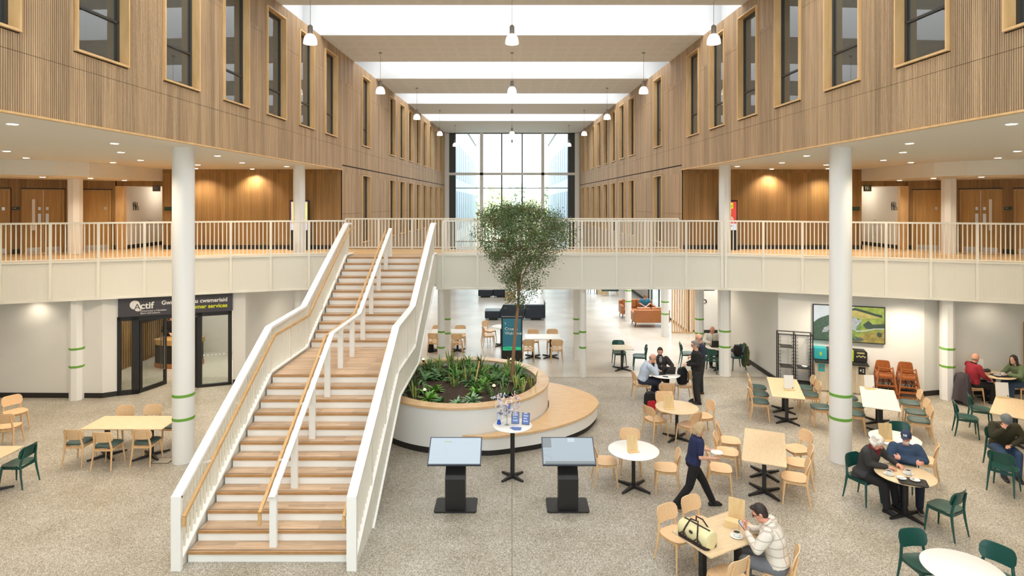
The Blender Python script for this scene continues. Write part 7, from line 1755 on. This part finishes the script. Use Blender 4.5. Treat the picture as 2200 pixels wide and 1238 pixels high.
for side, nm in ((-1, 'left'), (1, 'right')):
    # wall pictograms on the white washroom wall (faces the middle)
    t = thing('washroom_pictograms', 'black washroom figures on the white recess wall of the %s gallery' % nm, 'sign', (side * 13.862, 21.95 if side < 0 else 21.62, 5.47), R(90) if side < 0 else R(-90))
    icons(t, M['black'], 0, 0, 0.34, -0.002)
    t = thing('projecting_sign', ('dark' if side < 0 else 'green') + ' projecting washroom sign at the %s recess' % nm, 'sign', (side * 12.66, 21.22, 6.12), 0)
    MB().box(-0.13, 0.13, -0.02, 0.02, -0.11, 0.11).build('panel', M['charcoal'] if side < 0 else M['plaque'], t, False); icons(t, M['signwhite'] if side > 0 else M['grey'], -0.02, 0, 0.17, -0.021)
    MB().box(-0.02, 0.02, 0.02, 0.16, -0.03, 0.03).build('bracket', M['black'], t, False)
    o = tag(MB().box(side * 12.2 - 0.24, side * 12.2 + 0.24, 21.31, 21.337, 5.32, 5.46).build('wall_plaque', M['plaque'], None, False), 'dark green plaque on the %s gallery slatted wall near the recess' % nm, 'plaque')
    # grab rail on the white wall
    X = side * 13.86; o = tag(MB().tube([(X, 22.7, 4.95), (X - side * 0.06, 22.7, 4.95), (X - side * 0.06, 22.7, 4.35), (X, 22.7, 4.35)], 0.012, 8).build('wall_conduit', M['chrome']), 'thin vertical pipe on the white washroom wall of the %s gallery' % nm, 'pipe')
    A, B = ((-17.6, 18.0), (-14.15, 21.3)) if side < 0 else ((14.15, 21.3), (17.6, 18.0)); L = math.dist(A, B); Av = Vector(A + (0,)); d = (Vector(B + (0,)) - Av).normalized(); n_ = Vector((d.y, -d.x, 0)); ang = math.atan2(d.y, d.x)
    for s_, lb in ((1.24, 'between the single and double doors'), (2.76, 'between the double door and the outer door')):
        s2 = L - s_ if side < 0 else s_; c = Av + d * s2 + n_ * 0.028
        t = thing('door_plaque', 'small dark door plaque on the %s gallery, %s' % (nm, lb), 'plaque', (c.x, c.y, 5.42), ang); MB().box(-0.1, 0.1, -0.006, 0.006, -0.05, 0.05).build('plate', M['plaque'], t, False); MB().box(-0.07, 0.0, -0.008, -0.006, 0.0, 0.012).build('lettering_line', M['signwhite'], t, False)
    # poster screen behind the column
    xc = -7.5 if side < 0 else 7.62
    t = thing('poster_screen', 'tall black poster screen standing behind the white column on the %s gallery' % nm, 'display', (xc, 21.05, H1))
    MB().box(-0.33, 0.33, -0.05, 0.05, 0.02, 1.76).box(-0.36, 0.36, -0.16, 0.16, 0, 0.02).build('cabinet', M['black'], t, False)
    sc_ = MB().box(-0.29, 0.29, -0.054, -0.05, 0.70, 1.70).build('poster', emat('poster_' + nm, (220, 70, 60) if side > 0 else (236, 180, 200), 0.1, 4, 0.85), t, False)
    yel = emat('poster_yellow_' + nm, (226, 232, 40) if side > 0 else (232, 236, 130), 0.05, 4, 0.9)
    if side > 0: MB().box(-0.25, 0.17, -0.058, -0.054, 1.46, 1.66).box(-0.25, 0.10, -0.058, -0.054, 1.28, 1.46).box(-0.25, 0.02, -0.058, -0.054, 1.12, 1.28).build('yellow_block', yel, sc_, False)
    else: MB().box(-0.25, 0.28, -0.058, -0.054, 0.95, 1.68).build('yellow_block', yel, sc_, False)
    MB().box(-0.28, 0.28, -0.058, -0.054, 0.70, 0.93).build('white_strip', emat('poster_white_' + nm, (222, 226, 232), 0.05, 4, 0.85), sc_, False)
    q = MB(); q.ell((0.1 if side > 0 else -0.12, -0.056, 1.08), (0.09, 0.003, 0.10)); q.ell((0.02 if side > 0 else -0.06, -0.056, 1.0), (0.07, 0.003, 0.05)); q.build('pink_shape', emat('poster_pink_' + nm, (236, 176, 150) if side > 0 else (206, 60, 84), 0.15, 10, 0.8), sc_)
    if side > 0:
        for k, (tx, z) in enumerate((('nud', 1.5), ('da', 1.32), ('ai', 1.16))): text('lettering', tx, 0.15, M['black'], sc_, ((0.15, 0.08, 0.0)[k], -0.06, z), (R(90), 0, 0), 'RIGHT')
    else: text('lettering', 'N', 0.12, M['black'], sc_, (-0.12, -0.06, 1.54), (R(90), 0, 0))
    q = MB()
    for k in range(3): q.box(-0.2 + 0.13 * k, -0.13 + 0.13 * k, -0.0595, -0.058, 0.83, 0.87)
    q.build('red_marks', M['red'], sc_, False)
    # hanging washroom sign under the gallery
    t = thing('hanging_sign', 'small black washroom sign hanging under the %s gallery' % nm, 'sign', (side * 7.12, 21.5, 2.56)); MB().box(-0.19, 0.19, -0.02, 0.02, -0.13, 0.13).box(-0.01, 0.01, -0.01, 0.01, 0.13, 0.37).build('panel', M['black'], t, False); icons(t, M['signwhite'], -0.02, 0, 0.18, -0.021)
t = thing('wheelchair_pictogram', 'black wheelchair symbol on the cream wall beside the slatted screen', 'sign', (8.24, 25.585, 1.46)); mb = MB()
mb.ell((-0.03, -0.004, 0.17), (0.035, 0.004, 0.035)); mb.bar((-0.03, -0.004, 0.13), (-0.01, -0.004, -0.01), 0.006, 0.04, (1, 0, 0)); mb.bar((-0.01, -0.004, -0.01), (0.09, -0.004, -0.03), 0.006, 0.035, (0, 0, 1)); mb.bar((0.09, -0.004, -0.03), (0.12, -0.004, -0.15), 0.006, 0.035, (1, 0, 0)); mb.tube([(0.0 + 0.1 * math.cos(a), -0.004, -0.08 + 0.1 * math.sin(a)) for a in [R(110 + 230 * k / 14) for k in range(15)]], 0.012, 6); mb.build('symbol', M['black'], t)

# ================================================================ PENDANT LAMPS, DOWNLIGHTS
PN = {}
rose = MB().cyl(0, 0, -0.03, 0, 0.06, 16).mesh('ceiling_rose', M['lampgrey']); cab = MB().cyl(0, 0, -1.0, -0.02, 0.006, 6).mesh('cable', M['lampgrey'])
bodym = MB().lathe([(0.001, -1.0), (0.02, -1.0), (0.055, -1.03), (0.06, -1.05), (0.06, -1.22), (0.05, -1.24), (0.001, -1.24)], 20).mesh('lamp_body', M['lampgrey'])
shade = MB().lathe([(0.05, -1.225), (0.10, -1.25), (0.14, -1.31), (0.16, -1.39), (0.165, -1.47), (0.158, -1.47), (0.152, -1.39), (0.13, -1.31), (0.09, -1.26), (0.001, -1.245)], 28).mesh('glass_shade', M['lamp'])
for i, y in enumerate((14.72, 21.4, 28.0, 34.75, 41.4)):
    for x, nm in ((-(5.55 - 0.0385 * y), 'left'), (0, 'centre'), (5.55 - 0.0385 * y, 'right')):
        t = thing('pendant_lamp', 'glass pendant lamp in the %s row, %s from the camera' % (nm, ORDN[i]), 'lamp', (x, y, ROOF), 0, 'pendant lamps of the atrium')
        for m_, me_ in (('ceiling_rose', rose), ('cable', cab), ('lamp_body', bodym), ('glass_shade', shade)): link(m_, me_, t)
DLp = [(27, 266), (14, 324.5), (246, 308), (56, 339), (260, 327), (243, 349), (302, 344), (467, 334.5), (520, 349.5), (425, 354), (421, 362), (542, 363), (616, 357.5)]
lens = MB().lathe([(0.001, -0.016), (0.064, -0.012), (0.076, -0.004), (0.076, 0.0), (0.001, 0.0)], 20).mesh('lens', M['downlight']); trimr = MB().lathe([(0.076, -0.006), (0.094, -0.006), (0.094, 0.0), (0.076, 0.0)], 20).mesh('trim_ring', M['white'])
def downlight(x, y, z, lb, grp, E):
    t = thing('downlight', lb, 'lamp', (x, y, z), 0, grp); link('lens', lens, t); link('trim_ring', trimr, t)
    l_ = light('downlight_beam', 'SPOT', (x, y, z - 0.03), E, (1.0, 0.85, 0.66), spot_size=R(128), spot_blend=0.7, shadow_soft_size=0.05)
GAL_E, SOF_E, UND_E = 190, 60, 100
for side, nm in ((-1, 'left'), (1, 'right')):
    pts = []
    for px, py in DLp:
        D = F * 1.2 / (HY - py); pts.append((side * abs((px - CX) / F * D), D))
    pts += [(side * 8.2, 4.5), (side * 10.5, 7.0)]
    for i, (x, y) in enumerate(sorted(pts, key=lambda p_: p_[1])): downlight(x, y, ZC - 0.001, 'recessed downlight in the %s gallery ceiling, %s from the camera' % (nm, ORDN[i]), 'downlights of the %s gallery' % nm, GAL_E if not (abs(x) > 11.6 and y > 15) else 60)
    for i, (x, y) in enumerate(((14.1, 17.9), (15.4, 17.2), (13.3, 18.8), (13.4, 20.6))): downlight(side * x, y, 6.379, 'recessed downlight in the %s bulkhead before the doors, number %s from the outer side' % (nm, ORDN[i]) if False else 'recessed downlight in the %s bulkhead before the doors, %s' % (nm, ('second from the outer end', 'outermost', 'second from the recess', 'nearest the recess')[i]), 'downlights of the %s bulkhead' % nm, SOF_E)
    light('washroom_lamp', 'POINT', (side * 13.2, 23.2, 6.0), 16, (1, 0.86, 0.68), shadow_soft_size=0.1)
# lamps under the gallery and in the rooms (their fittings are above the fascia line)
for x, y in ((-12.2, 18.6), (-9.6, 19.6), (-11.0, 21.4), (-16, 16.5), (-13.6, 16.75), (13.8, 16.8), (16, 16.6), (-10.3, 20.3), (-9.4, 18.9), (-12.4, 19.4), (9.4, 17.2), (11.2, 16.6), (-6.9, 21.0), (7.0, 22.6), (6.2, 26.4), (5.4, 30.5), (9.4, 28.5), (9.6, 34), (-5, 24), (-5, 30), (8.9, 24.7), (5.0, 20.2), (-5.2, 20.2), (0, 20.2)):
    light('undercroft_and_fill_spot', 'SPOT', (x, y, 2.9), UND_E if abs(x) < 13 or y > 18 else 30, (1.0, 0.88, 0.70), spot_size=R(150), spot_blend=0.8, shadow_soft_size=0.08)
for x in (-15.5, -12.6, -9.8, 9.8, 12.6, 15.5):  # added fill spots high over the side floors, no lamp fittings there
    light('undercroft_and_fill_spot', 'SPOT', (x, 14.2 - 0.0, 6.7), 110, (1.0, 0.86, 0.68), spot_size=R(120), spot_blend=0.7, shadow_soft_size=0.06)
